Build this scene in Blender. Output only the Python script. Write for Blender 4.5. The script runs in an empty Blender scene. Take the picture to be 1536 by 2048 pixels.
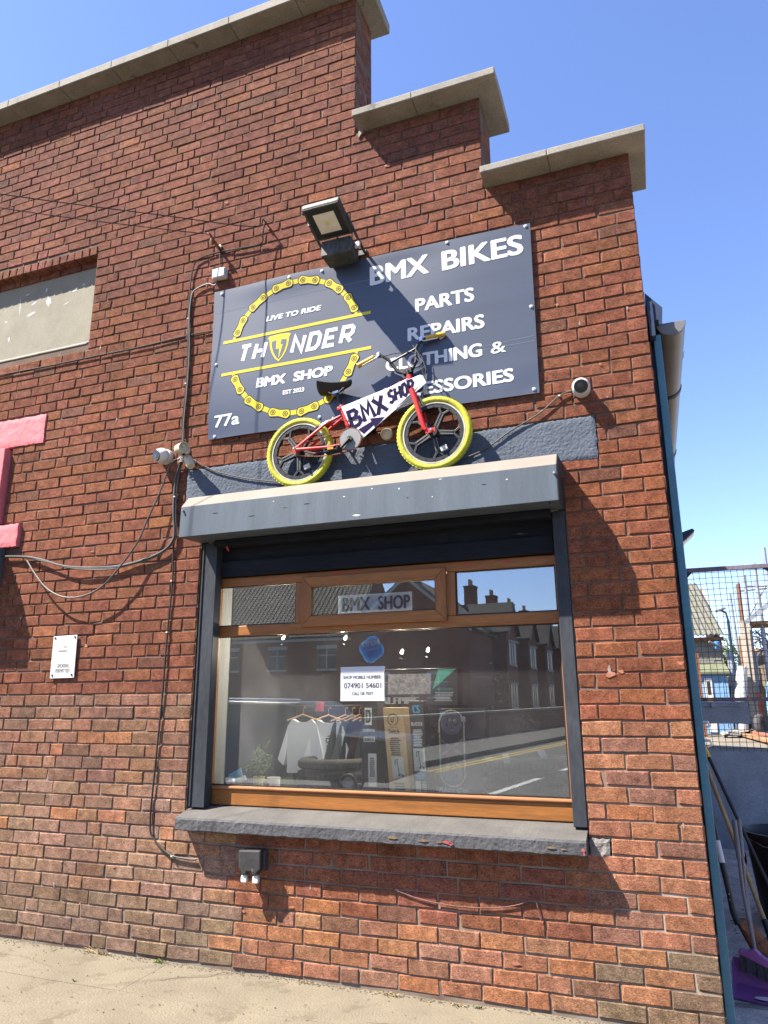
import bpy, bmesh, math, random
from mathutils import Vector, Matrix
random.seed(7)
SC = bpy.context.scene
COL = SC.collection
PI = math.pi
R = math.radians

# ------------------------------------------------------------------ camera
F_PX, IMG_H, IMG_W = 1424.08, 2048.0, 1536.0
CAM = Vector((-0.1525, -4.0105, 1.4932))
RX = Vector((0.93725482, 0.34856051, -0.00768002))
RY = Vector((-0.09477084, 0.23350976, -0.967725))
RZ = Vector((-0.33551736, 0.90773276, 0.25189152))
cd = bpy.data.cameras.new('camera'); cam = bpy.data.objects.new('camera', cd); COL.objects.link(cam)
cd.sensor_fit = 'VERTICAL'; cd.sensor_height = 24.0; cd.lens = 24.0 * F_PX / IMG_H
cd.clip_start = 0.05; cd.clip_end = 600
m3 = Matrix((RX, -RY, -RZ)).transposed()
cam.matrix_world = Matrix.Translation(CAM) @ m3.to_4x4()
SC.camera = cam

# ------------------------------------------------------------------ light
SUNDIR = Vector((0.362, 0.25, -0.618)).normalized()      # direction the light travels
elev = math.asin(-SUNDIR.z)
az = math.atan2(-SUNDIR.x, -SUNDIR.y)                    # compass angle of the sun from +Y, clockwise
world = bpy.data.worlds.new('World'); SC.world = world; world.use_nodes = True
wn = world.node_tree; bg = wn.nodes['Background']
sky = wn.nodes.new('ShaderNodeTexSky'); sky.sky_type = 'NISHITA'; sky.sun_disc = False
sky.sun_elevation = elev; sky.sun_rotation = az
sky.altitude = 0; sky.air_density = 1.0; sky.dust_density = 0.35; sky.ozone_density = 3.0
tint = wn.nodes.new('ShaderNodeVectorMath'); tint.operation = 'MULTIPLY'; tint.inputs[1].default_value = (0.95, 0.955, 1.16)
wn.links.new(sky.outputs[0], tint.inputs[0]); wn.links.new(tint.outputs[0], bg.inputs[0]); bg.inputs[1].default_value = 0.066
sl = bpy.data.lights.new('sun', 'SUN'); sl.energy = 5.0; sl.angle = R(0.53); sl.color = (1.0, 0.93, 0.83)
sun = bpy.data.objects.new('sun', sl); COL.objects.link(sun)
sun.rotation_mode = 'QUATERNION'; sun.rotation_quaternion = SUNDIR.to_track_quat('-Z', 'Y'); sun.location = (-6, -6, 12)
SC.view_settings.view_transform = 'Standard'; SC.view_settings.look = 'None'
SC.view_settings.gamma = 1.0; SC.view_settings.use_curve_mapping = False
SC.view_settings.exposure = 2.12

# ------------------------------------------------------------------ materials
MATS = {}
def rgb(h):
    h = h.lstrip('#'); o = []
    for i in (0, 2, 4):
        c = int(h[i:i+2], 16) / 255.0
        o.append(c / 12.92 if c <= 0.04045 else ((c + 0.055) / 1.055) ** 2.4)
    return tuple(o)

def mat(name, color, rough=0.6, var=0.12, nscale=9.0, fine=0.08, fscale=160.0, bump=0.12, bdist=0.002, bscale=None,
        metal=0.0, spec=0.3, stretch=(1, 1, 1), wear=None, wear_t=0.62, wear_s=14.0, coat=0.0, emit=None):
    if name in MATS: return MATS[name]
    m = bpy.data.materials.new(name); m.use_nodes = True
    nt = m.node_tree; N = nt.nodes; L = nt.links; P = N['Principled BSDF']
    P.inputs['Roughness'].default_value = rough; P.inputs['Metallic'].default_value = metal
    P.inputs['Specular IOR Level'].default_value = spec
    if coat: P.inputs['Coat Weight'].default_value = coat; P.inputs['Coat Roughness'].default_value = 0.08
    g = N.new('ShaderNodeNewGeometry'); mp = N.new('ShaderNodeMapping'); mp.inputs['Scale'].default_value = stretch
    L.new(g.outputs['Position'], mp.inputs['Vector'])
    n1 = N.new('ShaderNodeTexNoise'); n1.inputs['Scale'].default_value = nscale; n1.inputs['Detail'].default_value = 5; n1.inputs['Roughness'].default_value = 0.62
    n2 = N.new('ShaderNodeTexNoise'); n2.inputs['Scale'].default_value = fscale; n2.inputs['Detail'].default_value = 2
    L.new(mp.outputs[0], n1.inputs['Vector']); L.new(mp.outputs[0], n2.inputs['Vector'])
    r1 = N.new('ShaderNodeMapRange'); r1.inputs[1].default_value = 0.3; r1.inputs[2].default_value = 0.7
    r1.inputs[3].default_value = 1 - var; r1.inputs[4].default_value = 1 + var
    r2 = N.new('ShaderNodeMapRange'); r2.inputs[1].default_value = 0.3; r2.inputs[2].default_value = 0.7
    r2.inputs[3].default_value = 1 - fine; r2.inputs[4].default_value = 1 + fine
    L.new(n1.outputs[0], r1.inputs[0]); L.new(n2.outputs[0], r2.inputs[0])
    mu = N.new('ShaderNodeMath'); mu.operation = 'MULTIPLY'; L.new(r1.outputs[0], mu.inputs[0]); L.new(r2.outputs[0], mu.inputs[1])
    mx = N.new('ShaderNodeVectorMath'); mx.operation = 'SCALE'; mx.inputs[0].default_value = color; L.new(mu.outputs[0], mx.inputs['Scale'])
    out = mx.outputs[0]
    if wear:
        n3 = N.new('ShaderNodeTexNoise'); n3.inputs['Scale'].default_value = wear_s; n3.inputs['Detail'].default_value = 8; n3.inputs['Roughness'].default_value = 0.7
        L.new(mp.outputs[0], n3.inputs['Vector'])
        r3 = N.new('ShaderNodeMapRange'); r3.inputs[1].default_value = wear_t; r3.inputs[2].default_value = wear_t + 0.05; L.new(n3.outputs[0], r3.inputs[0])
        mc = N.new('ShaderNodeMix'); mc.data_type = 'RGBA'; L.new(r3.outputs[0], mc.inputs[0]); L.new(out, mc.inputs[6]); mc.inputs[7].default_value = (*wear, 1)
        out = mc.outputs[2]
    L.new(out, P.inputs['Base Color'])
    if bump:
        nb = n2
        if bscale:
            nb = N.new('ShaderNodeTexNoise'); nb.inputs['Scale'].default_value = bscale; nb.inputs['Detail'].default_value = 4; L.new(mp.outputs[0], nb.inputs['Vector'])
        b = N.new('ShaderNodeBump'); b.inputs['Strength'].default_value = bump; b.inputs['Distance'].default_value = bdist
        L.new(nb.outputs[0], b.inputs['Height']); L.new(b.outputs[0], P.inputs['Normal'])
    if emit:
        P.inputs['Emission Color'].default_value = (*color, 1); P.inputs['Emission Strength'].default_value = emit
    MATS[name] = m
    return m

def brick_mat(name, objcol):
    m = bpy.data.materials.new(name); m.use_nodes = True
    nt = m.node_tree; N = nt.nodes; L = nt.links; P = N['Principled BSDF']
    P.inputs['Roughness'].default_value = 0.9; P.inputs['Specular IOR Level'].default_value = 0.08
    if objcol:
        s = N.new('ShaderNodeObjectInfo'); c = s.outputs['Color']
    else:
        s = N.new('ShaderNodeVertexColor'); s.layer_name = 'tone'; c = s.outputs['Color']
    g = N.new('ShaderNodeNewGeometry')
    def noise(sc, det, vs=(1, 1, 1), rough=0.55, dist=0.0):
        mp = N.new('ShaderNodeMapping'); mp.inputs['Scale'].default_value = vs
        L.new(g.outputs['Position'], mp.inputs[0])
        n = N.new('ShaderNodeTexNoise'); n.inputs['Scale'].default_value = sc; n.inputs['Detail'].default_value = det
        n.inputs['Roughness'].default_value = rough; n.inputs['Distortion'].default_value = dist
        L.new(mp.outputs[0], n.inputs['Vector']); return n.outputs[0]
    def rng(v, a, b, x, y):
        r = N.new('ShaderNodeMapRange'); r.inputs[1].default_value = a; r.inputs[2].default_value = b
        r.inputs[3].default_value = x; r.inputs[4].default_value = y; L.new(v, r.inputs[0]); return r.outputs[0]
    def mul(a, b):
        k = N.new('ShaderNodeMath'); k.operation = 'MULTIPLY'; L.new(a, k.inputs[0]); L.new(b, k.inputs[1]); return k.outputs[0]
    groove = noise(74, 5, (0.8, 1, 1.7), 0.92, 1.6)      # pitted drag-wire face of a rustic brick
    v = mul(rng(groove, 0.42, 0.58, 0.42, 1.42), rng(noise(17, 4), 0.3, 0.7, 0.66, 1.25))
    v = mul(v, rng(noise(330, 2), 0.3, 0.7, 0.8, 1.15))
    sc = N.new('ShaderNodeVectorMath'); sc.operation = 'SCALE'; L.new(c, sc.inputs[0]); L.new(v, sc.inputs['Scale'])
    # broad staining and downward runs
    v2 = mul(rng(noise(0.9, 4), 0.3, 0.7, 0.80, 1.12), rng(noise(3.0, 4, (2.2, 1, 0.22)), 0.3, 0.7, 0.86, 1.08))
    v = mul(v, v2); L.new(v, sc.inputs['Scale'])
    # pale salts and mortar smears
    w = mul(rng(noise(2.6, 3), 0.56, 0.72, 0, 1), rng(noise(60, 6, (1, 1, 1), 0.75), 0.57, 0.68, 0, 0.42))
    mc = N.new('ShaderNodeMix'); mc.data_type = 'RGBA'; L.new(w, mc.inputs[0]); L.new(sc.outputs[0], mc.inputs[6]); mc.inputs[7].default_value = (0.27, 0.19, 0.145, 1)
    L.new(mc.outputs[2], P.inputs['Base Color'])
    b = N.new('ShaderNodeBump'); b.inputs['Strength'].default_value = 1.0; b.inputs['Distance'].default_value = 0.005
    L.new(groove, b.inputs['Height']); L.new(b.outputs[0], P.inputs['Normal'])
    return m

def glass_mat(name, refl=0.22, dust=0.05):
    m = bpy.data.materials.new(name); m.use_nodes = True
    nt = m.node_tree; N = nt.nodes; L = nt.links; N.remove(N['Principled BSDF'])
    out = N['Material Output']
    tr = N.new('ShaderNodeBsdfTransparent'); tr.inputs[0].default_value = (0.92, 0.95, 0.94, 1)
    gl = N.new('ShaderNodeBsdfGlossy'); gl.inputs['Roughness'].default_value = 0.0; gl.inputs[0].default_value = (0.95, 0.98, 1, 1)
    lw = N.new('ShaderNodeFresnel'); lw.inputs[0].default_value = 1.5
    ad = N.new('ShaderNodeMath'); ad.operation = 'ADD'; L.new(lw.outputs[0], ad.inputs[0]); ad.inputs[1].default_value = refl; ad.use_clamp = True
    mx = N.new('ShaderNodeMixShader'); L.new(ad.outputs[0], mx.inputs[0]); L.new(tr.outputs[0], mx.inputs[1]); L.new(gl.outputs[0], mx.inputs[2])
    df = N.new('ShaderNodeBsdfDiffuse'); df.inputs[0].default_value = (0.75, 0.74, 0.7, 1)
    g = N.new('ShaderNodeNewGeometry')
    n = N.new('ShaderNodeTexNoise'); n.inputs['Scale'].default_value = 3.0; n.inputs['Detail'].default_value = 6; L.new(g.outputs['Position'], n.inputs['Vector'])
    n2 = N.new('ShaderNodeTexNoise'); n2.inputs['Scale'].default_value = 260.0; n2.inputs['Detail'].default_value = 1; L.new(g.outputs['Position'], n2.inputs['Vector'])
    r2 = N.new('ShaderNodeMapRange'); r2.inputs[1].default_value = 0.66; r2.inputs[2].default_value = 0.74; r2.inputs[3].default_value = 0; r2.inputs[4].default_value = 0.25; L.new(n2.outputs[0], r2.inputs[0])
    r1 = N.new('ShaderNodeMapRange'); r1.inputs[1].default_value = 0.35; r1.inputs[2].default_value = 0.75; r1.inputs[3].default_value = dust * 0.5; r1.inputs[4].default_value = dust * 1.8; L.new(n.outputs[0], r1.inputs[0])
    # sun haze low left on the big pane, painted as extra dust
    ds_ = N.new('ShaderNodeVectorMath'); ds_.operation = 'DISTANCE'; L.new(g.outputs['Position'], ds_.inputs[0]); ds_.inputs[1].default_value = (-2.62, 0.115, 1.30)
    rs = N.new('ShaderNodeMapRange'); rs.interpolation_type = 'SMOOTHSTEP'; rs.inputs[1].default_value = 0.75; rs.inputs[2].default_value = 0.05; rs.inputs[3].default_value = 0.0; rs.inputs[4].default_value = dust * 7; L.new(ds_.outputs['Value'], rs.inputs[0])
    km = N.new('ShaderNodeMath'); km.operation = 'MULTIPLY'; L.new(rs.outputs[0], km.inputs[0]); L.new(n.outputs[0], km.inputs[1])
    ka = N.new('ShaderNodeMath'); ka.operation = 'ADD'; L.new(km.outputs[0], ka.inputs[0]); L.new(r1.outputs[0], ka.inputs[1]); r1 = ka
    s = N.new('ShaderNodeMath'); s.operation = 'ADD'; L.new(r1.outputs[0], s.inputs[0])
    k = N.new('ShaderNodeMath'); k.operation = 'MULTIPLY'; L.new(r2.outputs[0], k.inputs[0]); L.new(n.outputs[0], k.inputs[1]); L.new(k.outputs[0], s.inputs[1])
    m2 = N.new('ShaderNodeMixShader'); L.new(s.outputs[0], m2.inputs[0]); L.new(mx.outputs[0], m2.inputs[1]); L.new(df.outputs[0], m2.inputs[2])
    L.new(m2.outputs[0], out.inputs[0])
    return m

# ------------------------------------------------------------------ mesh helpers
class MB:
    def __init__(s): s.v = []; s.f = []
    def add(s, vs, fs):
        n = len(s.v); s.v += [tuple(v) for v in vs]; s.f += [tuple(i + n for i in f) for f in fs]; return s
    def box(s, x0, x1, y0, y1, z0, z1):
        return s.add([(x0,y0,z0),(x1,y0,z0),(x1,y1,z0),(x0,y1,z0),(x0,y0,z1),(x1,y0,z1),(x1,y1,z1),(x0,y1,z1)],
                     [(0,3,2,1),(4,5,6,7),(0,1,5,4),(1,2,6,5),(2,3,7,6),(3,0,4,7)])
    def prism(s, poly, a0, a1, axis='y'):
        # poly in the other two axes: axis y -> (x,z); axis x -> (y,z); axis z -> (x,y)
        def P(p, a): return (p[0], a, p[1]) if axis == 'y' else ((a, p[0], p[1]) if axis == 'x' else (p[0], p[1], a))
        n = len(poly)
        return s.add([P(p, a0) for p in poly] + [P(p, a1) for p in poly],
                     [tuple(range(n)), tuple(range(2*n-1, n-1, -1))] + [(i, i+n, (i+1) % n + n, (i+1) % n) for i in range(n)])
    def tube(s, pts, r, n=8, caps=True):
        pts = [Vector(p) for p in pts]; rr = r if isinstance(r, (list, tuple)) else [r] * len(pts)
        b = len(s.v); up = None
        for i, p in enumerate(pts):
            t = (pts[min(i+1, len(pts)-1)] - pts[max(i-1, 0)]).normalized()
            if up is None: up = t.orthogonal().normalized()
            up = (up - t * up.dot(t)); up = up.normalized() if up.length > 1e-6 else t.orthogonal().normalized()
            w = t.cross(up)
            for k in range(n):
                a = 2*PI*k/n; s.v.append(tuple(p + (up*math.cos(a) + w*math.sin(a)) * rr[i]))
        for i in range(len(pts)-1):
            for k in range(n):
                a, c = b+i*n+k, b+i*n+(k+1) % n; s.f.append((a, c, c+n, a+n))
        if caps:
            s.f.append(tuple(b+k for k in range(n-1, -1, -1))); e = b+(len(pts)-1)*n; s.f.append(tuple(e+k for k in range(n)))
        return s
    def lathe(s, prof, c, ax=(0,0,1), n=20, caps=True):
        # prof: (radius, height) along ax
        ax = Vector(ax).normalized(); u = ax.orthogonal().normalized(); w = ax.cross(u); c = Vector(c); b = len(s.v)
        for r, h in prof:
            for k in range(n):
                a = 2*PI*k/n; s.v.append(tuple(c + ax*h + (u*math.cos(a)+w*math.sin(a))*r))
        for i in range(len(prof)-1):
            for k in range(n):
                a, d = b+i*n+k, b+i*n+(k+1) % n; s.f.append((a, d, d+n, a+n))
        if caps:
            s.f.append(tuple(b+k for k in range(n-1, -1, -1))); e = b+(len(prof)-1)*n; s.f.append(tuple(e+k for k in range(n)))
        return s
    def torus(s, c, ax, Rr, r, n=40, m=10, sq=1.0):
        ax = Vector(ax).normalized(); u = ax.orthogonal().normalized(); w = ax.cross(u); c = Vector(c); b = len(s.v)
        for i in range(n):
            a = 2*PI*i/n; d = u*math.cos(a)+w*math.sin(a)
            for k in range(m):
                q = 2*PI*k/m; s.v.append(tuple(c + d*(Rr + r*math.cos(q)) + ax*(r*sq*math.sin(q))))
        for i in range(n):
            for k in range(m):
                s.f.append((b+i*m+k, b+((i+1) % n)*m+k, b+((i+1) % n)*m+(k+1) % m, b+i*m+(k+1) % m))
        return s
    def ring(s, c, ax, r0, r1, h0, h1, n=40):
        return s.lathe([(r0, h0), (r1, h0), (r1, h1), (r0, h1), (r0, h0)], c, ax, n, caps=False)
    def obox(s, c, ex, ey, ez):
        # oriented box: centre, half-extent vectors
        c = Vector(c); ex = Vector(ex); ey = Vector(ey); ez = Vector(ez)
        V = [c+ex*a+ey*b+ez*d for d in (-1, 1) for a, b in ((-1,-1),(1,-1),(1,1),(-1,1))]
        return s.add(V, [(0,3,2,1),(4,5,6,7),(0,1,5,4),(1,2,6,5),(2,3,7,6),(3,0,4,7)])

def mesh_from(name, mb, fix=True):
    me = bpy.data.meshes.new(name); me.from_pydata(mb.v, [], mb.f)
    if fix:
        bm = bmesh.new(); bm.from_mesh(me); bmesh.ops.recalc_face_normals(bm, faces=bm.faces); bm.to_mesh(me); bm.free()
    me.update(); return me

def root_of(o):
    while o.parent: o = o.parent
    return o
def wloc(o):
    p = Vector((0, 0, 0))
    while o: p = p + o.location; o = o.parent
    return p

def ob(name, mb, m, parent=None, bevel=0, smooth=False, seg=2, at=None):
    """One mesh object from world-space vertices; origin at the parent's origin (or `at`)."""
    off = wloc(parent) if parent else Vector(at or (0, 0, 0))
    me = mesh_from(name, mb)
    if off.length: me.transform(Matrix.Translation(-off))
    me.materials.append(m)
    if smooth:
        me.polygons.foreach_set('use_smooth', [True]*len(me.polygons)); me.set_sharp_from_angle(angle=R(38))
    o = bpy.data.objects.new(name, me); COL.objects.link(o)
    if parent: o.parent = parent
    else: o.location = off
    if bevel:
        b = o.modifiers.new('bevel', 'BEVEL'); b.width = bevel; b.segments = seg; b.limit_method = 'ANGLE'
    return o

def thing(name, label, cat, loc=(0, 0, 0), group=None):
    o = bpy.data.objects.new(name, None); COL.objects.link(o); o.location = loc; o.empty_display_size = 0.1
    o['label'] = label; o['category'] = cat
    if group: o['group'] = group
    return o
def tag(o, label, cat, group=None):
    o['label'] = label; o['category'] = cat
    if group: o['group'] = group
    return o
def struct(o): o['kind'] = 'structure'; return o

# lettering: flat print made from text outlines, fitted into a rectangle of the (x,z) plane
def text2d(body):
    cu = bpy.data.curves.new('t', 'FONT'); cu.body = body; cu.resolution_u = 4
    o = bpy.data.objects.new('t', cu); COL.objects.link(o)
    dg = bpy.context.evaluated_depsgraph_get(); me = bpy.data.meshes.new_from_object(o.evaluated_get(dg))
    V = [(v.co.x, v.co.y) for v in me.vertices]; Fc = [tuple(p.vertices) for p in me.polygons]
    bpy.data.objects.remove(o); bpy.data.curves.remove(cu); bpy.data.meshes.remove(me)
    return V, Fc
def text_mb(body, x0, z0, x1, z1, y=0.0, bold=0.0, shear=0.0, toward=-1, rot=0.0):
    """Fitted text in the plane y; bold thickens strokes with stepped copies 0.08 mm apart."""
    V, Fc = text2d(body)
    ax, bx = min(v[0] for v in V), max(v[0] for v in V); az_, bz = min(v[1] for v in V), max(v[1] for v in V)
    mb = MB(); W, H = x1-x0, z1-z0
    offs = [(0, 0)] if not bold else [(0, 0), (bold, 0), (-bold, 0), (0, bold*.6), (0, -bold*.6), (bold*.7, bold*.45), (-bold*.7, bold*.45), (bold*.7, -bold*.45), (-bold*.7, -bold*.45)]
    w_in = W - 2*bold - abs(shear)*H
    for i, (dx, dz) in enumerate(offs):
        vs = []
        for (u, v) in V:
            tz = (v-az_)/(bz-az_)*(H-1.2*bold) + .6*bold; tx = (u-ax)/(bx-ax)*w_in + bold + shear*tz
            px, pz = tx+dx, tz+dz
            vs.append((x0+px*math.cos(rot)-pz*math.sin(rot), y+toward*i*0.00008, z0+px*math.sin(rot)+pz*math.cos(rot)))
        mb.add(vs, Fc)
    return mb
def strokes(polys, w, y=0.0, toward=-1):
    """Polylines with thickness in the (x,z) plane, mitred; each polyline sits 0.08 mm above the one before."""
    mb = MB()
    for i, pl in enumerate(polys):
        closed = pl[0] == pl[-1] and len(pl) > 2
        P = [Vector(p) for p in (pl[:-1] if closed else pl)]; n = len(P); Lf, Rt = [], []
        for k in range(n):
            a = P[k-1] if (k > 0 or closed) else None; b = P[(k+1) % n] if (k < n-1 or closed) else None
            d1 = (P[k]-a).normalized() if a is not None else None; d2 = (b-P[k]).normalized() if b is not None else None
            if d1 is None: d1 = d2
            if d2 is None: d2 = d1
            nn = Vector((-(d1+d2).y, (d1+d2).x)); nn = nn.normalized() if nn.length > 1e-6 else Vector((-d1.y, d1.x))
            mlen = min(2.0, 1/max(0.35, nn.dot(Vector((-d1.y, d1.x)))))
            Lf.append(P[k]+nn*w/2*mlen); Rt.append(P[k]-nn*w/2*mlen)
        yy = y + toward*i*0.00008
        vs = [(p.x, yy, p.y) for p in Lf] + [(p.x, yy, p.y) for p in Rt]
        mb.add(vs, [(k, (k+1) % n, (k+1) % n+n, k+n) for k in range(n if closed else n-1)])
    return mb
def poly_mb(poly, y):
    mb = MB(); mb.add([(p[0], y, p[1]) for p in poly], [tuple(range(len(poly)))]); return mb
def circ(cx, cz, r, n=20, a0=0, a1=2*PI):
    return [(cx+r*math.cos(a0+(a1-a0)*k/n), cz+r*math.sin(a0+(a1-a0)*k/n)) for k in range(n+1)]

# ------------------------------------------------------------------ palette
M_mortar = mat('mortar', (0.092, 0.060, 0.043), 0.95, 0.35, 2.2, 0.25, 220, 0.5, 0.002, wear=(0.15, 0.115, 0.088), wear_t=0.6, wear_s=3.5)
def repoint(m):
    nt = m.node_tree; N = nt.nodes; L = nt.links; P = N['Principled BSDF']
    old = P.inputs['Base Color'].links[0].from_socket
    g = N.new('ShaderNodeNewGeometry'); sp = N.new('ShaderNodeSeparateXYZ'); L.new(g.outputs['Position'], sp.inputs[0])
    nz = N.new('ShaderNodeTexNoise'); nz.inputs['Scale'].default_value = 4.0; nz.inputs['Detail'].default_value = 5; L.new(g.outputs['Position'], nz.inputs['Vector'])
    def rg(v, a, b):
        r = N.new('ShaderNodeMapRange'); r.inputs[1].default_value = a; r.inputs[2].default_value = b; L.new(v, r.inputs[0]); return r.outputs[0]
    k = N.new('ShaderNodeMath'); k.operation = 'MULTIPLY'; L.new(rg(sp.outputs[0], -0.75, -0.2), k.inputs[0]); L.new(rg(sp.outputs[2], 1.3, 0.75), k.inputs[1])
    k1 = N.new('ShaderNodeMath'); k1.operation = 'MULTIPLY'; L.new(rg(sp.outputs[2], 1.9, 0.9), k1.inputs[0]); k1.inputs[1].default_value = 0.45
    k2 = N.new('ShaderNodeMath'); k2.operation = 'MAXIMUM'; L.new(k.outputs[0], k2.inputs[0]); L.new(k1.outputs[0], k2.inputs[1])
    k3 = N.new('ShaderNodeMath'); k3.operation = 'MULTIPLY'; L.new(k2.outputs[0], k3.inputs[0]); L.new(rg(nz.outputs[0], 0.35, 0.6), k3.inputs[1])
    mx = N.new('ShaderNodeMix'); mx.data_type = 'RGBA'; L.new(k3.outputs[0], mx.inputs[0]); L.new(old, mx.inputs[6]); mx.inputs[7].default_value = (0.27, 0.235, 0.19, 1)
    L.new(mx.outputs[2], P.inputs['Base Color'])
repoint(M_mortar)
M_brick_o = brick_mat('rustic_brick', True)
M_brick_s = brick_mat('rustic_brick_courses', False)
M_stone = mat('coping_concrete', (0.20, 0.182, 0.152), 0.9, 0.2, 4, 0.22, 140, 0.35, 0.003, wear=(0.10, 0.095, 0.075), wear_t=0.61, wear_s=7)
M_pave = mat('pavement_concrete', (0.122, 0.103, 0.073), 0.95, 0.16, 2.2, 0.22, 210, 0.9, 0.006, bscale=80, wear=(0.094, 0.078, 0.054), wear_t=0.57, wear_s=5)
M_alley = mat('alley_concrete', (0.40, 0.35, 0.30), 0.95, 0.35, 5, 0.3, 120, 0.6, 0.006, bscale=45, wear=(0.5, 0.49, 0.47), wear_t=0.6, wear_s=9)
M_road = mat('asphalt', (0.050, 0.047, 0.042), 0.85, 0.2, 1.5, 0.3, 200, 0.5)
M_render = mat('grey_roughcast', (0.058, 0.070, 0.090), 0.85, 0.15, 5, 0.1, 90, 0.9, 0.007, bscale=60)
M_sill = mat('grey_sill_paint', (0.055, 0.055, 0.058), 0.85, 0.2, 5, 0.15, 120, 0.9, 0.008, bscale=40, wear=(0.11, 0.095, 0.07), wear_t=0.68, wear_s=11)
M_sill_top = mat('sill_top_paint', (0.062, 0.058, 0.053), 0.85, 0.25, 4, 0.15, 140, 0.5, 0.003)
M_hood = mat('shutter_grey', (0.056, 0.070, 0.085), 0.5, 0.2, 11, 0.08, 300, 0.05, 0.001, stretch=(1, 1, 0.10), wear=(0.085, 0.088, 0.088), wear_t=0.66, wear_s=16)
M_guide = mat('anthracite_paint', (0.030, 0.033, 0.038), 0.55, 0.25, 6, 0.15, 60, 0.15, 0.002, spec=0.15, stretch=(1, 1, 0.3), wear=(0.18, 0.17, 0.16), wear_t=0.70, wear_s=16)
M_dark = mat('black_board', (0.009, 0.010, 0.014), 0.7, 0.3, 8, 0.2, 60, 0.3, 0.002, spec=0.12, stretch=(0.2, 1, 1), wear=(0.09, 0.09, 0.095), wear_t=0.66, wear_s=9)
M_oak = mat('golden_oak', (0.205, 0.079, 0.018), 0.5, 0.22, 14, 0.18, 90, 0.12, 0.001, stretch=(0.12, 1, 1.6))
M_oakv = mat('golden_oak_upright', (0.19, 0.073, 0.018), 0.5, 0.22, 14, 0.18, 90, 0.12, 0.001, stretch=(1.6, 1, 0.12))
M_glass = glass_mat('shop_glass', 0.15, 0.015)
M_seal = mat('black_rubber', (0.012, 0.012, 0.013), 0.6)
M_pink = mat('pink_masonry_paint', (0.50, 0.13, 0.14), 0.75, 0.08, 5, 0.06, 120, 0.6, 0.006, bscale=40)
M_panel = mat('peeling_cream_board', (0.185, 0.168, 0.125), 0.85, 0.14, 5, 0.12, 120, 0.3, 0.002, wear=(0.30, 0.29, 0.26), wear_t=0.66, wear_s=9)
M_navy = mat('sign_navy', (0.033, 0.042, 0.064), 0.36, 0.13, 4, 0.03, 200, 0.04, 0.001, spec=0.5, stretch=(0.05, 1, 1))
M_white = mat('white_print', (0.50, 0.50, 0.50), 0.35, 0.03, 8, 0.02, 200, 0.0)
M_yellow = mat('yellow_print', (0.42, 0.34, 0.010), 0.35, 0.03, 8, 0.02, 200, 0.0)
M_outline = mat('dark_print', (0.014, 0.017, 0.026), 0.6, 0.0, 8, 0.0, 200, 0.0, spec=0.1)
M_tyre_y = mat('yellow_rubber', (0.33, 0.32, 0.020), 0.7, 0.28, 14, 0.15, 120, 0.5, 0.003, bscale=70, wear=(0.22, 0.21, 0.06), wear_t=0.6, wear_s=14)
M_black = mat('black_plastic', (0.010, 0.010, 0.011), 0.5, 0.2, 12, 0.1, 120, 0.1)
M_rim = mat('pale_rim', (0.16, 0.16, 0.145), 0.45, 0.2, 14, 0.1, 100, 0.1)
M_red = mat('red_frame_paint', (0.46, 0.022, 0.018), 0.4, 0.15, 16, 0.08, 120, 0.03, coat=0.15, wear=(0.17, 0.05, 0.03), wear_t=0.66, wear_s=26)
M_chrome = mat('worn_chrome', (0.55, 0.55, 0.53), 0.32, 0.2, 20, 0.1, 150, 0.05, metal=0.9)
M_grip = mat('yellow_grip', (0.42, 0.25, 0.015), 0.55, 0.15, 20, 0.1, 150, 0.2)
M_rust = mat('rusty_steel', (0.16, 0.065, 0.03), 0.85, 0.4, 20, 0.3, 120, 0.4)
M_board_w = mat('white_placard', (0.50, 0.495, 0.51), 0.4, 0.05, 5, 0.03, 100, 0.0)
M_purple = mat('purple_marker', (0.014, 0.009, 0.036), 0.8, 0.35, 30, 0.25, 160, 0.0, spec=0.05)
M_cream = mat('aged_cream_plastic', (0.42, 0.36, 0.25), 0.5, 0.15, 14, 0.06, 90, 0.05)
M_wplast = mat('white_plastic', (0.46, 0.455, 0.44), 0.4, 0.06, 10, 0.03, 120, 0.03)
M_lens = mat('dark_lens', (0.012, 0.012, 0.014), 0.12, 0.1, 10, 0.0, 120, 0.0, spec=0.6)
M_cable = mat('grey_cable', (0.075, 0.07, 0.062), 0.6, 0.3, 8, 0.1, 100, 0.1)
M_cable_d = mat('black_cable', (0.022, 0.02, 0.019), 0.6, 0.3, 8, 0.1, 100, 0.1)
M_alu = mat('weathered_alu', (0.05, 0.052, 0.052), 0.6, 0.35, 10, 0.3, 60, 0.3, 0.003, metal=0.3, stretch=(1, 1, 0.3))
M_reflect = mat('lamp_reflector', (0.55, 0.52, 0.44), 0.35, 0.1, 10, 0.03, 120, 0.02)
M_teal = mat('teal_paint', (0.055, 0.150, 0.200), 0.5, 0.15, 3, 0.08, 80, 0.1)
M_navy_p = mat('navy_steel', (0.012, 0.022, 0.05), 0.5, 0.1, 5, 0.05, 80, 0.1)
M_gutter = mat('grey_pvc', (0.11, 0.105, 0.105), 0.4, 0.12, 3, 0.05, 100, 0.03)
M_slate = mat('roof_slate', (0.085, 0.085, 0.09), 0.75, 0.25, 3, 0.2, 60, 0.3)
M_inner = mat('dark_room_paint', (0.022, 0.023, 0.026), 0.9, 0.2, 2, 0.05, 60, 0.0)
M_innerw = mat('white_plaster', (0.72, 0.71, 0.68), 0.85, 0.05, 4, 0.03, 60, 0.05)
M_turf = mat('artificial_grass', (0.07, 0.13, 0.03), 0.9, 0.3, 30, 0.3, 200, 0.5)

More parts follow.
